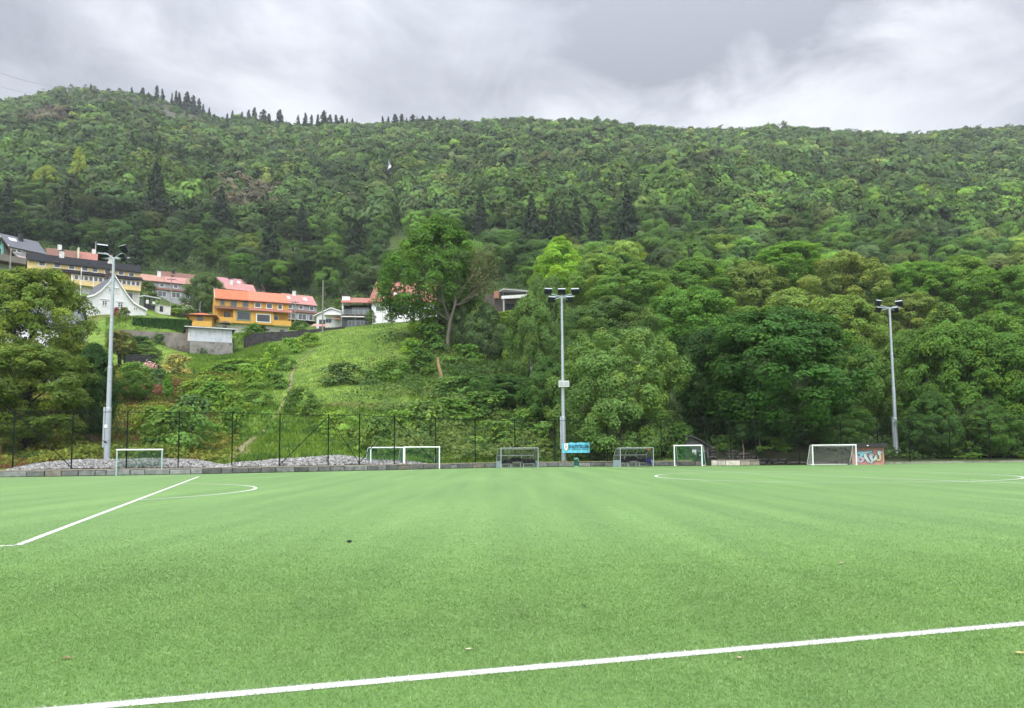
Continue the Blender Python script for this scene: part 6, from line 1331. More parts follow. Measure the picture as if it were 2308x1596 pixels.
# ---- shrubs: (x, base y, width px, height px, colour, label)
SH = [
 (440, 905, 70, 45, (.11, .17, .04), 'yellow-green shrub on the heath below the garden'), (455, 800, 45, 22, DARKG, 'dark green shrub before the concrete garage base'),
 (398, 845, 62, 42, (.22, .20, .09), 'pale straw-coloured shrub below the garden wall'), (345, 842, 34, 30, (.07, .12, .03), 'clipped rounded shrub before the trampoline'),
 (300, 858, 55, 40, MIDG, 'mid green shrub in the lower garden left of the pink blossom'), (355, 875, 40, 40, BLUEG, 'blue-green shrub beneath the pink blossom'), (358, 777, 26, 22, (.05, .10, .045), 'shrub with large pale leaves under the garden wall'),
 (312, 792, 60, 28, DEEP, 'very dark shrub under the garden wall'), (258, 790, 24, 32, PURP, 'reddish-brown shrub beside the garden wall'),
 (480, 925, 90, 55, MIDG, 'mid green shrub left of the foot of the path'), (525, 985, 70, 60, (.07, .14, .03), 'green bush at the foot of the path behind the fence'), (600, 985, 40, 55, (.09, .17, .04), 'small bush right of the foot of the path'),
 (395, 1028, 130, 110, (.065, .125, .032), 'large grey-green bush behind the fence right of the small goal'), (345, 985, 80, 60, (.11, .17, .035), 'yellowish bush behind the fence above the small goal'),
 (430, 990, 90, 90, BLUEG, 'bluish bush behind the large grey-green bush'), (520, 940, 70, 50, (.10, .16, .035), 'yellow-green bush left of the path midway up'),
 (672, 935, 54, 62, (.05, .10, .026), 'dark upright bush right of the path on the grass slope'), (700, 945, 48, 40, (.08, .14, .04), 'smaller grey-green bush right of the dark upright bush'),
 (770, 870, 90, 45, (.075, .12, .05), 'grey-green thicket in the middle of the grass slope'), (830, 868, 50, 30, (.08, .14, .045), 'low bush right of the grey-green thicket'),
 (760, 985, 70, 55, (.12, .20, .045), 'light green bush behind the fence right of the slanting brace'), (850, 1030, 80, 85, (.085, .145, .045), 'grey-green bush behind the paired goals left side'),
 (955, 1000, 95, 90, (.085, .14, .048), 'tall grey-green bush behind the right paired goal'), (905, 990, 70, 60, (.09, .16, .035), 'green bush between two fence posts behind the paired goals'),
 (880, 862, 65, 48, (.055, .115, .025), 'dark green bush left of the broken trunk'), (945, 850, 70, 55, (.05, .105, .025), 'dark bush directly left of the broken trunk'), (930, 800, 50, 32, (.11, .2, .03), 'bright small bush on the slope above the dark bushes'),
 (970, 800, 80, 60, (.05, .11, .026), 'dark bush below the tall maple'), (1030, 905, 90, 50, (.06, .12, .035), 'green bush right below the broken trunk'), (1010, 960, 100, 50, (.075, .145, .035), 'mid green bush on the lower slope above the right paired goal'),
 (1090, 950, 110, 55, (.055, .115, .03), 'dark green bush on the lower slope above the left dugout'), (1120, 1010, 90, 55, (.085, .15, .04), 'light bush just behind the left dugout'), (1200, 985, 90, 60, (.065, .13, .033), 'green bush left of the middle mast behind the fence'),
 (1225, 1030, 50, 34, (.12, .17, .05), 'yellowish bush at the foot of the middle mast'), (1180, 920, 80, 50, (.05, .105, .03), 'dark bush above the green bush left of the middle mast'),
 (1050, 830, 70, 45, (.06, .13, .03), 'green bush at the birch foot'), (1110, 800, 80, 60, (.06, .12, .04), 'bush behind the slender birch'),
 (570, 775, 44, 34, (.06, .13, .028), 'dense green shrub in the gap right of the garage'), (617, 812, 40, 34, (.10, .19, .035), 'bright leafy bush below the dark stone wall, leftmost'), (655, 800, 48, 34, (.11, .20, .04), 'bright leafy bush below the dark stone wall, middle'), (640, 838, 40, 32, (.06, .12, .035), 'darker bush at the edge of the mown slope'), (695, 785, 50, 30, (.12, .20, .04), 'bright leafy bush at the right end of the dark stone wall'),
 (600, 858, 50, 46, (.12, .2, .035), 'yellow-green bush left of the mown slope'), (560, 880, 60, 45, (.10, .175, .035), 'green bush in the long grass left of the mown slope'), (540, 840, 90, 26, (.10, .18, .04), 'low ferny growth below the garage'), (500, 850, 70, 24, (.09, .17, .04), 'low ferny patch left below the garage'), (470, 880, 60, 30, (.12, .2, .04), 'low bright patch of fern on the heath edge'),
 (620, 880, 55, 34, (.065, .13, .035), 'dusky bush beside the mown slope'), (575, 920, 55, 38, (.075, .14, .04), 'grey-green bush left of the middle path bend'),
 (532, 745, 24, 22, (.03, .065, .02), 'clipped dark round bush left of the picture window'), (545, 740, 18, 20, (.03, .065, .02), 'clipped dark round bush beside the garage roof corner'), (590, 748, 20, 12, (.04, .09, .022), 'clipped low bush before the orange-yellow house basement'), (672, 745, 34, 22, (.05, .10, .03), 'dark hedge bush right of the orange-yellow house'),
 (330, 668, 40, 32, (.06, .09, .03), 'brownish-green bush before the striped terrace left end'), (370, 672, 46, 34, (.06, .11, .03), 'leafy garden bush before the striped terrace'), (410, 668, 36, 26, (.055, .10, .03), 'garden bush left of the rounded garden tree'), (390, 712, 70, 24, (.08, .14, .03), 'green garden bush above the clipped hedge'), (278, 722, 26, 28, (.08, .11, .035), 'brownish bush below the white gabled house'), (262, 714, 14, 20, (.17, .03, .035), 'dark red shrub at the corner of the white gabled house'),
 (310, 670, 18, 20, (.06, .10, .035), 'small shrub before the white gabled house right side'), (770, 700, 30, 26, (.06, .11, .03), 'shrub between the orange house and small white house'), (700, 725, 26, 26, (.06, .11, .04), 'grey-green shrub left of the tall wooden pole'),
 (1640, 1020, 60, 30, (.04, .09, .022), 'leafy growth over the boulder wall right of the portal'), (1745, 1028, 70, 30, (.055, .11, .025), 'leafy growth over the boulder wall near the saplings'), (1560, 975, 60, 40, (.04, .085, .022), 'leafy growth hanging over the portal roof edge'), (1490, 1032, 60, 60, (.055, .12, .026), 'leafy bush left of the portal beside the dugout'), (1535, 1034, 60, 75, (.045, .10, .024), 'leafy bush covering the left side of the concrete portal'),
 (2050, 1032, 60, 24, (.05, .11, .025), 'low weeds behind the kerb right of the mast'), (2150, 1034, 90, 26, (.055, .115, .025), 'low leafy growth above the kerb further right'), (2260, 1034, 100, 26, (.06, .12, .028), 'low leafy growth above the kerb at the right edge'),
]
for v in range(4): crown_mesh(('shrub', v), 700+v, 'mound', 46, 2600, .042, cr=.21, flat=1.0, inner=.2, tone=.22, yellow=.2, rough=.4, up=.5)
for i, (px, py, wpx, hpx, rgb, lb) in enumerate(SH):
    p = hit(px, py); D = p[1]; wd, h = wpx/F*D*1.1, hpx/F*D*1.05
    nm = 'fern_patch' if 'fern' in lb else ('bush' if 'bush' in lb else 'shrub')
    yb = p[1]+.32*wd; root = link(nm, LIB[('shrub', i % 4)][0], None, (p[0]*yb/p[1], yb, gz(p[0]*yb/p[1], yb)-.12*h)); root.scale = (wd, wd*.8, h*1.1); root.rotation_euler = (0, 0, 0); root.color = (*[1.9*a for a in hue(rgb)], 1); tag(root, lb, nm.replace('_', ' '), 'shrubs and bushes')
# pink rhododendron blossom
p = hit(341, 846); r_ = np.random.default_rng(5); root = empty('rhododendron', p, 0, 'pale pink blossoming rhododendron beside the trampoline', 'shrub')
o = link('foliage', LIB[('shrub', 1)][0], root); o.scale = (3.0, 1.8, 1.6); o.color = (.05, .10, .03, 1)
P = r_.normal(size=(150, 3))*[.55, .2, .35]+[0, -.75, 1.15]; q = leaf_quads(P, unit(r_.normal(size=P.shape)+[0, -.5, .6]), .17, r_, .9)
link('blossom', np_mesh('blossom', q.reshape(-1, 3), 4, LEAF, r_.uniform(.85, 1.1, (150, 1))*np.array([.78, .52, .55])), root)
# clipped hedge
pa, pb = at(298, 752, 139.), at(428, 752, 139.5); hz = at(360, 716, 139)[2]-pa[2]; ln = pb[0]-pa[0]; r_ = np.random.default_rng(9); n = 9000
f = r_.random(n); P = np.stack([r_.uniform(0, ln, n), np.where(f < .6, 0, r_.uniform(0, 1.6, n)), np.where(f < .6, r_.uniform(-.6, hz, n), hz)], 1); P[:, 2] -= P[:, 0]/ln*.5; P += r_.normal(size=P.shape)*.06
nr = unit(np.where((f < .6)[:, None], np.array([0, -1, .35]), np.array([0, -.2, 1]))+r_.normal(size=P.shape)*.4); q = leaf_quads(P, nr, .17, r_)
hd = link('clipped_hedge', None or np_mesh('hedge_leaves', q.reshape(-1, 3), 4, LEAF, r_.uniform(.7, 1.3, (n, 1))*np.ones(3)), None, pa); hd.color = (.035, .10, .018, 1); tag(hd, 'long clipped dark green hedge on top of the old garden wall', 'hedge')
mb = MB(); mb.box(.1, ln-.1, .12, 1.5, -.8, hz-.55); mb.build('hedge_core', plain('hedge core', (.02, .03, .012), .95), hd)

# ---- ground cover on the near hillside: grass blades and low growth
def cover(n, seed, pxr, Yr, dens, hgt, cols, wide=.07, lean=.5):
    r = np.random.default_rng(seed); px = r.uniform(*pxr, n); Y = np.sqrt(r.uniform(Yr[0]**2, Yr[1]**2, n)); t = (px-W/2)/F; x = t*Y; d = Y-yw(t)
    k = dens(px, Y, x, d) > r.random(n); x, Y, px = x[k], Y[k], px[k]; n = len(x); z = ground(x, Y); h = hgt(px, Y, x)*r.uniform(.5, 1.3, n); a = r.uniform(0, 6.283, n); w_ = h*wide+.03
    dx = np.stack([np.cos(a), np.sin(a), 0*a], 1)*w_[:, None]; l = r.normal(size=(n, 3))*lean*h[:, None]; l[:, 2] = h; b = np.stack([x, Y, z-.05], 1)
    v = np.stack([b-dx, b+dx, b+l*[1, 1, 1]], 1); c = cols(px, Y, x, r); return v.reshape(-1, 3), c
def gw(px): return np.interp(px, [20, 80, 200, 330, 450, 505, 540, 620, 760, 900, 960], [0, 3.2, 5.5, 6.0, 4.0, 1.0, 2.4, 4.6, 5.0, 2.2, 0])
def lawn(px, Y):
    k = (fbm(px*.4, Y*2.2, 9, 17)-.5)*70; return (px > 245+k)*(px < 425+k)*(Y > 111+k*.08)*(Y < 133)
def mown(px, Y): return np.clip((px-590)/40, 0, 1)*np.clip((940-px)/40, 0, 1)*np.clip((Y-86)/10, 0, 1)
def pathd(px, Y):
    yy = np.array([q[1] for q in H3]); xx = np.array([q[0]/q[1]*F+W/2 for q in H3]); o = np.argsort(yy); return np.abs(px-np.interp(Y, yy[o], xx[o]))
def gcol(px, Y, x, r):
    n = len(x); f = fbm(x, Y, 5, 21)[:, None]; g = fbm(x, Y, 1.6, 22)[:, None]; c = np.array([.10, .205, .028])*(1-f)+np.array([.155, .25, .036])*f; c = np.where(g > .6, np.array([.065, .14, .03]), c)
    hz = np.clip((520-px)/70, 0, 1)[:, None]*np.clip((112-Y)/6, 0, 1)[:, None]; c = c*(1-hz)+hz*np.where(f > .55, np.array([.15, .085, .04]), np.array([.12, .155, .03]))
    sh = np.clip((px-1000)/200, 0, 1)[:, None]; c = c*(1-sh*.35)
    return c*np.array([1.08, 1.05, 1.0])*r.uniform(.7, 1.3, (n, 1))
def dgr(px, Y, x, d): return (d > gw(px)*1.0+.2)*(1-.97*lawn(px, Y))*(pathd(px, Y) > np.interp(Y, [60, 75, 90, 140], [12, 7, 3, 2.2]))*(1-.35*mown(px, Y))
def hgr(px, Y, x): return np.where(mown(px, Y) > .5, .22, .42)*(.6+.9*fbm(x, Y, 4, 31))
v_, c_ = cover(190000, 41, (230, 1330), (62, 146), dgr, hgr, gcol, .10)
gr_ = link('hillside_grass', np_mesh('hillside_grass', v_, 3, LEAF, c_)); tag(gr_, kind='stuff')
v_, c_ = cover(60000, 45, (-60, 520), (55, 112), dgr, lambda px, Y, x: .30*(.5+1.0*fbm(x, Y, 4, 33)), gcol, .16, .7)
tag(link('heath_growth', np_mesh('heath_growth', v_, 3, LEAF, c_)), kind='stuff')
# leafy low growth (bramble, fern, bilberry) as leaf clumps
def undergrowth(n, seed, pxr, Yr, dens, hmax, pal, size):
    r = np.random.default_rng(seed); px = r.uniform(*pxr, n); Y = np.sqrt(r.uniform(Yr[0]**2, Yr[1]**2, n)); t = (px-W/2)/F; x = t*Y; d = Y-yw(t); k = (dens(px, Y, x, d) > r.random(n)); x, Y, px = x[k], Y[k], px[k]; n = len(x)
    m_ = fbm(x, Y, 3.2, seed+2); h = hmax*np.clip((m_-.30)*2.4, 0.05, 1.3); z = ground(x, Y)+h*r.uniform(.3, 1, n)**.6; P = np.stack([x, Y, z], 1)
    q = leaf_quads(P, unit(r.normal(size=(n, 3))*.5+[0, -.35, .8]), size, r); i = np.clip((fbm(x, Y, 7, seed+7)*1.5-.25)*len(pal), 0, len(pal)-1).astype(int); c = np.array([1.45, 1.2, 1.3])*np.array(pal)[i]*r.uniform(.7, 1.3, (n, 1)); return q.reshape(-1, 3), c
pal = [(.05, .10, .02), (.10, .165, .025), (.13, .18, .028), (.145, .16, .03), (.10, .075, .03), (.115, .065, .035)]
v_, c_ = undergrowth(52000, 61, (-60, 540), (57, 113), lambda px, Y, x, d: (d > gw(px)+.3)*np.clip((560-px)/90, 0, 1)*(fbm(x, Y, 6, 71) > .36), 1.0, pal, .17)
tag(link('bilberry_heath', np_mesh('bilberry_heath', v_, 4, LEAF, c_)), kind='stuff')
pal = [(.035, .085, .022), (.05, .115, .026), (.075, .15, .035), (.10, .175, .04), (.06, .125, .03)]
v_, c_ = undergrowth(90000, 63, (540, 1340), (72, 138), lambda px, Y, x, d: (d > gw(px)+2.0)*np.clip((px-760+(Y-95)*-2.0)/200, 0, 1)*(fbm(x, Y, 6, 73) > .38), 1.3, pal, .2)
tag(link('bramble_growth', np_mesh('bramble_growth', v_, 4, LEAF, c_)), kind='stuff')
v_, c_ = undergrowth(90000, 67, (1240, 2420), (74, 175), lambda px, Y, x, d: (d > np.where((px > 1590)*(px < 1945), np.interp(px, [1598, 1700, 1760, 1940], [77.0, 76.0, 74.2, 73.6])-yw((px-W/2)/F)+1.6, 3.2)), 1.5, [(.03, .07, .018), (.04, .09, .022), (.06, .12, .03)], .22)
tag(link('woodland_growth', np_mesh('woodland_growth', v_, 4, LEAF, c_)), kind='stuff')

v_, c_ = undergrowth(60000, 69, (-100, 1250), (150, 300), lambda px, Y, x, d: (Y > np.interp(px, [0, 330, 560, 740, 760, 1000, 1250], [215, 240, 255, 225, 180, 170, 165])), 3.0, [(.03, .07, .02), (.045, .10, .025), (.06, .12, .03)], .42)
tag(link('wood_edge_growth', np_mesh('wood_edge_growth', v_, 4, LEAF, c_)), kind='stuff')

# ================================================================== FOREST ON THE MOUNTAIN
def ordw(i): return ['first', 'second', 'third', 'fourth', 'fifth', 'sixth', 'seventh', 'eighth', 'ninth', 'tenth', 'eleventh', 'twelfth'][i] if i < 12 else '%dth' % (i+1)
ZONE = [(110, 'above the grey slate terrace'), (320, 'above the black-roofed yellow row'), (470, 'above the striped pink terrace'), (690, 'above the orange-roofed house'), (870, 'left of the tall maple'), (1100, 'behind the tall maple'), (1290, 'above the flat concrete house'), (1480, 'above the lime pointed tree'), (1700, 'above the mid green maple'), (1880, 'above the bright wood tree'), (2080, 'above the right floodlight head'), (2600, 'above the right edge trees')]
TIER = {175: 'lowest', 200: 'lower', 226: 'second', 250: 'third', 276: 'fourth', 304: 'fifth', 336: 'sixth'}
PAL = [('mid green', (.075, .15, .034)), ('dark green', (.044, .098, .026)), ('fresh green', (.10, .195, .034)), ('grey-green', (.075, .12, .055)), ('olive', (.11, .14, .045)), ('deep green', (.036, .08, .024)), ('yellow-green', (.135, .19, .04))]
def palette_pick(px, Y, r):
    right = px > 1250
    p = np.array([.30, .12, .30 if right and Y < 330 else .12, .14, .10, .08 if right else .2, .12 if right and Y < 330 else .05]); p = p/p.sum(); return int(r.choice(len(PAL), p=p))
r_ = np.random.default_rng(77); FT = []
for D in (175, 200, 226, 250, 276, 304, 336):
    px = -70 + r_.uniform(0, 20)
    while px < 2400:
        step = 8.6/D*F*r_.uniform(.75, 1.25); px += step; d = D+r_.uniform(-9, 9)
        if D < 215 and px < 1180: continue
        if D < 240 and px < 800: continue
        if D < 262 and px < 520: continue
        if 858 < px < 918 and D > 290: continue
        FT.append((px, d, D, palette_pick(px, D, r_)))
zones = {}
for px, d, D, ci in FT:
    zn = next(z for lim, z in ZONE if px < lim); kd = r_.choice(['maple', 'round', 'birch', 'oak'], p=[.3, .28, .22, .2]); zones.setdefault((zn, D, ci, ), []).append((px, d, kd))
MTRUNK = {}
def mid_tree(px, d, kd, rgb, label, wd, h, grp):
    x = tcol(px)*d; g = gz(x, d); v = int(r_.integers(3)); me, c = get_crown(kd, v, True); root = empty('birch_tree' if kd == 'birch' else 'broadleaf_tree', (x, d, g), r_.uniform(0, 6.28), label, 'tree', grp); zb = h*.16
    o = link('crown', me, root); o.location = (0, 0, zb); o.scale = (wd, wd, h-zb); k = (.95 if px < 800 else 1.5)*r_.choice([.66, .85, 1.0, 1.15, 1.4]); rgb = hue(rgb); o.color = (rgb[0]*k, rgb[1]*k, rgb[2]*k, 1)
    if (kd, v) not in MTRUNK: MTRUNK[(kd, v)] = trunk_mesh(('mt', kd, v), c, .8, .8, .16, .018, 3, 0, 6, BARK2 if kd != 'birch' else BIRCHB)
    t_ = link('trunk', MTRUNK[(kd, v)], root); t_.scale = (wd, wd, h)
for (zn, D, ci), lst in zones.items():
    lst.sort(); cn, rgb = PAL[ci]
    for i, (px, d, kd) in enumerate(lst):
        o = '' if len(lst) == 1 else ', %s from left' % ordw(i)
        mid_tree(px, d, kd, rgb, '%s tree, %s tier %s%s' % (cn, TIER[D], zn, o), r_.uniform(8.5, 12.5), r_.uniform(9.5, 14), 'forest trees above the houses and near wood')
# dark spruces standing out of the forest: (x, top y, bottom y, width, depth, label)
SPR = [(1082, 428, 520, 44, 322, 'dark spruce alone behind the tall maple crown right side'), (1196, 437, 560, 62, 292, 'broad brownish spruce, leftmost of the dark spruce row'), (1245, 440, 560, 56, 290, 'dark spruce second from left in the spruce row'), (1296, 446, 555, 54, 292, 'dark spruce in the middle of the spruce row'), (1338, 462, 560, 52, 286, 'shorter dark spruce right of the middle of the row'), (1412, 415, 555, 68, 288, 'tallest dark spruce at the right end of the row'), (1270, 455, 545, 34, 302, 'slim dark spruce peeping between two row spruces'),
 (18, 412, 525, 66, 292, 'dark spruce at the left edge above the grey terrace'), (152, 425, 545, 60, 290, 'tall dark spruce above the yellow row left end'), (190, 445, 540, 40, 296, 'smaller dark spruce right of the tall one above the yellow row'), (352, 362, 470, 62, 345, 'dark spruce on the slope high above the striped terrace'), (500, 418, 490, 50, 345, 'dark spruce on the slope above the orange-roofed house'), (680, 455, 520, 34, 330, 'small dark spruce left of the waterfall foot'), (610, 470, 600, 64, 268, 'dusky spruce behind the mauve terrace'), (1955, 317, 362, 30, 640, 'lone dark spruce high on the right slope'), (800, 500, 600, 56, 275, 'dark tall conifer left of the tall maple'),
 (310, 520, 600, 56, 262, 'dark conifer just above the yellow row right end'), (250, 520, 595, 44, 265, 'dark slim conifer above the yellow row')]
for v in range(3): q, t = spruce_np(40+v, 40, 20, .045, 1.0); LIB[('spruce', v)] = np_mesh('crown', q.reshape(-1, 3), 4, LEAF, t)
q, t = spruce_np(60, 22, 9, .085, .95); LIB[('spruce', 3)] = np_mesh('crown', q.reshape(-1, 3), 4, LEAF, t)
for v, (nb_, th_) in enumerate(((16, 1.1), (26, .75), (14, .9))): q, t = spruce_np(70+v, nb_, 8, .08, th_); LIB[('spruce', 4+v)] = np_mesh('crown', q.reshape(-1, 3), 4, LEAF, t)
mb = MB(); mb.tube((0, 0, -.05), (0, 0, .9), .022, .004, 7); STR = mb.mesh('trunk', BARK2)
def spruce(px, top, wd, D, h, label, v, grp, base=None, col=(.042, .07, .036)):
    x = tcol(px)*D; a = at(px, top, D); x = a[0]; g = gz(x, D); h = max(h, a[2]-g) if h is None or h == 0 else a[2]-(a[2]-h)
    zb = a[2]-h; root = empty('spruce_tree', (x, D, min(g, zb)), 0, label, 'tree', grp); dz = zb-min(g, zb)
    o = link('crown', LIB[('spruce', v)], root); o.location = (0, 0, dz); o.scale = (wd, wd, h); o.rotation_euler = (0, 0, random.uniform(0, 6)); k = random.uniform(.85, 1.2); o.color = (col[0]*k, col[1]*k, col[2]*k, 1)
    t_ = link('trunk', STR, root); t_.scale = (h, h, h+dz)
for i, (px, top, bot, wpx, D, lb) in enumerate(SPR): spruce(px, top, wpx/F*D*1.3, D-14, (bot-top)/F*D*1.25, lb, i % 3, 'dark spruces in the forest')
# spruces on the skyline
RS = [(205, 182, 12), (297, 198, 14), (322, 198, 20), (335, 204, 14), (354, 196, 24), (366, 202, 18), (388, 212, 14), (397, 208, 20), (404, 212, 16), (422, 210, 22), (436, 218, 20), (449, 222, 22), (458, 230, 16), (472, 236, 14), (512, 250, 16), (524, 248, 16), (545, 252, 18), (561, 246, 22), (574, 244, 24), (594, 246, 28), (606, 250, 24), (631, 244, 34), (672, 262, 16), (688, 258, 18), (702, 252, 24), (716, 254, 24), (730, 248, 26), (744, 252, 26), (757, 250, 24), (770, 256, 24), (782, 262, 18), (794, 264, 20), (862, 257, 18), (890, 250, 24), (905, 257, 22), (930, 257, 24), (952, 260, 26), (968, 257, 24), (985, 259, 24), (1000, 260, 26), (916, 262, 20), (875, 261, 18)]
for i, (px, top, w_) in enumerate(RS):
    gy = float(np.interp(px, [p for p, _ in RIDGE], [y for _, y in RIDGE])); D = random.uniform(715, 748)
    zn = 'left summit' if px < 480 else ('left saddle' if px < 660 else ('central left rise' if px < 830 else 'central ridge')); k = [q for q in RS if ('left summit' if q[0] < 480 else ('left saddle' if q[0] < 660 else ('central left rise' if q[0] < 830 else 'central ridge'))) == zn].index((px, top, w_))
    spruce(px, top+random.uniform(-5, 7), w_/F*D*random.uniform(1.2, 1.9), D, (gy+20-top)/F*D, 'dark spruce on the skyline of the %s, %s from left' % (zn, ordw(k)), 3+random.randrange(4), 'spruces on the skyline', col=(.045, .07, .045))
# pale poplars
for px, top, bot, wpx, D, lb in ((178, 328, 440, 56, 350, 'pale yellow-green poplar standing tall in the left forest'), (108, 372, 450, 60, 342, 'pale yellow-green tree left of the tall pale poplar'), (1660, 415, 460, 90, 420, 'pale yellow-green trees patch crown high on the right slope')):
    tree(px, top, bot, wpx, D, 'point' if px == 178 else 'round', (.19, .225, .05), lb, var=1, trunk=True, name='poplar_tree', grp='pale trees in the forest')

# the far forest: one mass of small trees
def far_forest():
    r = np.random.default_rng(101); V, Tn = [], []; tmpl = []
    for s in range(6):
        q, t, _ = crown_np(900+s, ['round', 'dome', 'egg', 'round', 'egg', 'dome'][s], 34, 420, .064, cr=.2, flat=.7, inner=.05, tone=.09, yellow=.06, rough=.35, up=.3, asp=.9, shell=.72); tmpl.append((q.astype(np.float32), t))
    small = []
    for s in range(6):
        q, t, _ = crown_np(950+s, ['round', 'dome', 'egg', 'round', 'egg', 'dome'][s], 20, 150, .108, cr=.23, flat=.7, inner=.03, tone=.08, yellow=.06, rough=.3, up=.3, asp=.9, shell=.75); small.append((q.astype(np.float32), t))
    sq, st_ = spruce_np(990, 12, 4, .13, .9); sq = sq.astype(np.float32)
    n = 34000; Y = np.sqrt(r.uniform(338**2, 765**2, n)); px = r.uniform(-130, 2440, n); t = (px-W/2)/F; x = t*Y
    a = r.random(n); dens = np.interp(Y, [338, 500, 765], [.62, .55, .62])
    rock = (np.abs(px-310) < 200)*(Y > 585)*(fbm(x, Y, 22, 55) > .30) + (Y > 690)*(px > 1200)*(fbm(x, Y, 30, 57) > .60)
    dens = dens*(1-.72*np.clip(rock, 0, 1)); dens = dens*np.where((np.abs(px-np.interp(Y, [338, 420, 520], [893, 885, 868])) < 22)*(Y < 560), .0, 1)
    k = a < dens; x, Y, px = x[k], Y[k], px[k]; n = len(x); z = ground(x, Y); size = np.where((np.abs(px-310) < 200)*(Y > 585), .55, 1.0)*np.interp(Y, [338, 450, 600, 720, 765], [11, 10, 8.6, 6.8, 5.0])*r.uniform(.65, 1.3, n); hh = size*r.uniform(.95, 1.5, n)
    f = fbm(x, Y, 45, 58); f2_ = fbm(x, Y, 18, 59); cols = np.zeros((n, 3))
    base = np.array([(.075, .142, .036), (.06, .115, .036), (.088, .155, .036), (.072, .118, .048), (.10, .125, .046), (.04, .075, .03)]); ci = r.choice(6, n, p=[.33, .2, .17, .14, .1, .06]); cols = base[ci]
    cols = np.where((f2_ > .62)[:, None], cols*[1.45, 1.38, 1.0], cols); cols = np.where((f > .57)[:, None], cols*.72, cols)
    br = (np.abs(px-60-np.clip((Y-560)/200, 0, 1)*40) < 70)*(np.abs(Y-560) < 45); br2 = (np.abs(px-550) < 70)*(np.abs(Y-390) < 28); cols = np.where(((br+br2) > 0)[:, None]*(r.random(n) < .7)[:, None], np.array([.13, .105, .08]), cols)
    lim = (px > 1100)*(Y < 430)*(f > .42); cols = np.where(lim[:, None], cols*[1.2, 1.28, .9], cols)
    spr = r.random(n) < np.where((f2_ < .30), .07, .008); cols = np.stack([cols[:, 0]*.75+cols[:, 1]*.14, cols[:, 1], cols[:, 2]*.8+cols[:, 1]*.03], 1)*1.08*r.choice([.6, .78, .95, 1.1, 1.35, 1.6], (n, 1))
    ang = r.uniform(0, 6.283, n); ca, sa = np.cos(ang), np.sin(ang); kind = r.integers(0, 6, n)
    for j in range(13):
        if j < 6: m_ = (~spr)*(kind == j)*(Y < 470); q, t_ = tmpl[j]
        elif j < 12: m_ = (~spr)*(kind == j-6)*(Y >= 470); q, t_ = small[j-6]
        else: m_ = spr; q, t_ = sq, st_
        i = np.where(m_)[0]
        if not len(i): continue
        sx = (size[i]*(1 if j < 12 else .62))[:, None, None]; hz = (hh[i]*(1 if j < 12 else 1.15))[:, None, None]; X, Yq, Zq = q[None, ..., 0]*sx, q[None, ..., 1]*sx, q[None, ..., 2]*hz
        c_, s_ = ca[i][:, None, None], sa[i][:, None, None]
        v = np.stack([X*c_-Yq*s_+x[i][:, None, None], X*s_+Yq*c_+Y[i][:, None, None], Zq+z[i][:, None, None]-.3], -1).astype(np.float32); V.append(v.reshape(-1, 3))
        cc_ = cols[i] if j < 12 else np.array([.042, .07, .038])*r.uniform(.8, 1.3, (len(i), 1)); Tn.append((cc_[:, None, :]*t_[None]).reshape(-1, 3).astype(np.float32))
    print('far forest quads', sum(len(v) for v in V)//4); return np.concatenate(V), np.concatenate(Tn)
v_, c_ = far_forest(); tag(link('mountain_forest', np_mesh('mountain_forest', v_, 4, LEAF, c_)), kind='stuff'); v_ = c_ = None
# skyline birches and pines, small individual silhouettes on the ridge
r_ = np.random.default_rng(31); V, Tn = [], []
tm = [crown_np(970+s, 'round', 14, 110, .12, cr=.22, flat=.7, inner=.1, rough=.5) for s in range(4)]
for px in np.concatenate([r_.uniform(-40, 110, 16), r_.uniform(128, 188, 12), r_.uniform(820, 1130, 30), r_.uniform(1150, 2340, 130)]):
    D = r_.uniform(738, 752); x = tcol(px)*D; g = gz(x, D); s = r_.uniform(3.5, 8)*(1.3 if r_.random() < .2 else 1); q, t, _ = tm[int(r_.integers(4))]; v = q*[s, s, s*1.1]+[x, D, g+s*r_.uniform(-.15, .25)]; V.append(v.reshape(-1, 3)); Tn.append(t*np.array([.10, .16, .07])*r_.uniform(.7, 1.2))
    V.append(np.array([[(x-.1, D, g-1), (x+.1, D, g-1), (x+.08, D, g+s*.8), (x-.08, D, g+s*.8)]]).reshape(-1, 3)); Tn.append(np.array([[.15, .13, .11]]))
tag(link('ridge_woods', np_mesh('ridge_woods', np.concatenate(V), 4, LEAF, np.concatenate(Tn))), kind='stuff')

# ---- waterfall: white water over wet dark rock
WM = plain('white water', (.75, .78, .80), .4, .15, .5); WR = plain('wet rock', (.035, .034, .04), .35, .5, .2, bump=.6, spec=.6)
def stream(pts, wid, name):
    mb = MB(); pr_ = None
    for i, (px, py) in enumerate(pts):
        h = hit(px, py, 200); wd = wid[i]/F*h[1]; q = (h+np.array([-wd/2, -2.0, 2.4]), h+np.array([wd/2, -2.0, 2.4]))
        if pr_ is not None: mb.poly([pr_[0], pr_[1], q[1], q[0]])
        pr_ = q
    return mb
mb = stream([(868, 352), (872, 364), (876, 374), (879, 380)], [3, 6, 4, 9], 'w'); b2 = stream([(876, 374), (882, 380), (879, 388), (874, 394)], [6, 9, 6, 3], 'w'); b3 = stream([(884, 440), (890, 446), (896, 451)], [3, 5, 2], 'w'); b4 = stream([(884, 448), (882, 462), (883, 478)], [1.5, 2.5, 1], 'w')
for b in (b2, b3, b4): o_ = len(mb.v); mb.v += b.v; mb.f += [tuple(i+o_ for i in f) for f in b.f]; mb.t += b.t
tag(mb.build('waterfall', WM), 'thin white waterfall in two drops on the forested mountainside', 'waterfall', kind='structure')
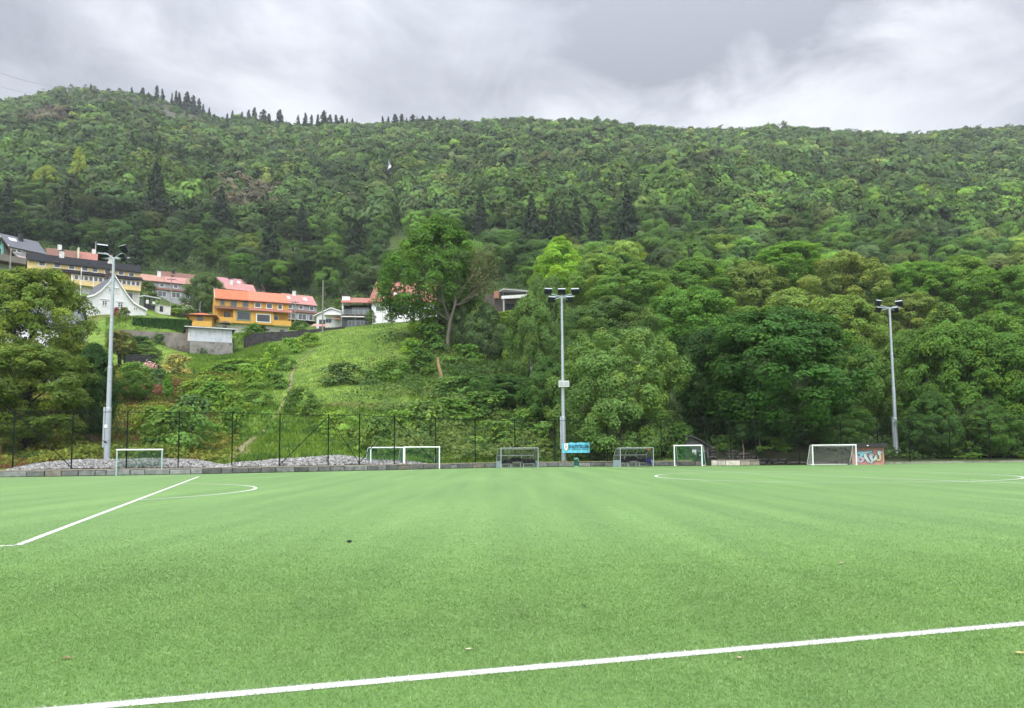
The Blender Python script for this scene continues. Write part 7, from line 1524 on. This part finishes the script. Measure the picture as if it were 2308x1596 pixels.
mb = stream([(868, 346), (874, 362), (880, 378), (880, 398)], [6, 16, 24, 10], 'r'); b3 = stream([(884, 436), (888, 452), (884, 480), (882, 520)], [8, 20, 16, 8], 'r')
o_ = len(mb.v); mb.v += b3.v; mb.f += [tuple(i+o_ for i in f) for f in b3.f]; mb.t += b3.t; mb.v = [(a, b+1.5, c-1.2) for a, b, c in mb.v]
tag(mb.build('wet_rock', WR), kind='structure')

# ================================================================== NEAR TURF FIBRES
def fibres(n, seed):
    r = np.random.default_rng(seed); y = 3.3+np.abs(r.normal(size=n))*2.2+r.exponential(3.2, n); x = r.uniform(-.86, .86, n)*y; a = r.uniform(0, 6.283, n); h = r.uniform(.007, .02, n); wd = r.uniform(.0014, .0026, n)*np.clip(y/5, 1, 2)
    dx = np.stack([np.cos(a), np.sin(a), 0*a], 1)*wd[:, None]; b = np.stack([x, y, 0*x+.001], 1); l = np.stack([r.normal(size=n)*.013, r.normal(size=n)*.013, h], 1); v = np.stack([b-dx, b+dx, b+l], 1)
    f = fbm(x, y, .35, 81)[:, None]; g = fbm(x, y, 2.2, 83)[:, None]; c = np.array([.108, .21, .046])*(1-f)+np.array([.18, .30, .083])*f; c = c*(.8+.45*g)*r.uniform(.75, 1.35, (n, 1)); pale = r.random(n) < .07; c = np.where(pale[:, None], np.array([.30, .42, .20]), c)
    nn = np.array([-dn[1], dn[0]])/np.hypot(dn[0], dn[1]); dist = np.abs((x-n0[0])*nn[0]+(y-n0[1])*nn[1]); c = np.where((dist < .0575+r.normal(size=n)*.006)[:, None], np.array([.62, .62, .61])*r.uniform(.6, 1.1, (n, 1)), c); return v.reshape(-1, 3), c
FIBRE = tinted('turf fibre', .55, .3, 0, trans=.15)
v_, c_ = fibres(700000, 91)
tag(link('turf_fibres', np_mesh('turf_fibres', v_, 3, FIBRE, c_)), kind='stuff')

# ================================================================== HAZE (rainy air)
HAZE = .00015
hm = bpy.data.materials.new('rainy haze'); hm.use_nodes = True; t_ = hm.node_tree; t_.nodes.clear(); vo = N(t_, 'ShaderNodeVolumePrincipled'); vo.inputs['Color'].default_value = (.86, .93, 1.0, 1); vo.inputs['Density'].default_value = HAZE; vo.inputs['Anisotropy'].default_value = .2; oo = N(t_, 'ShaderNodeOutputMaterial'); L(t_, vo.outputs[0], oo.inputs['Volume'])
mb = MB(); mb.box(-1400, 1400, -140, 960, -1.3, 400); tag(mb.build('haze', hm), kind='stuff')
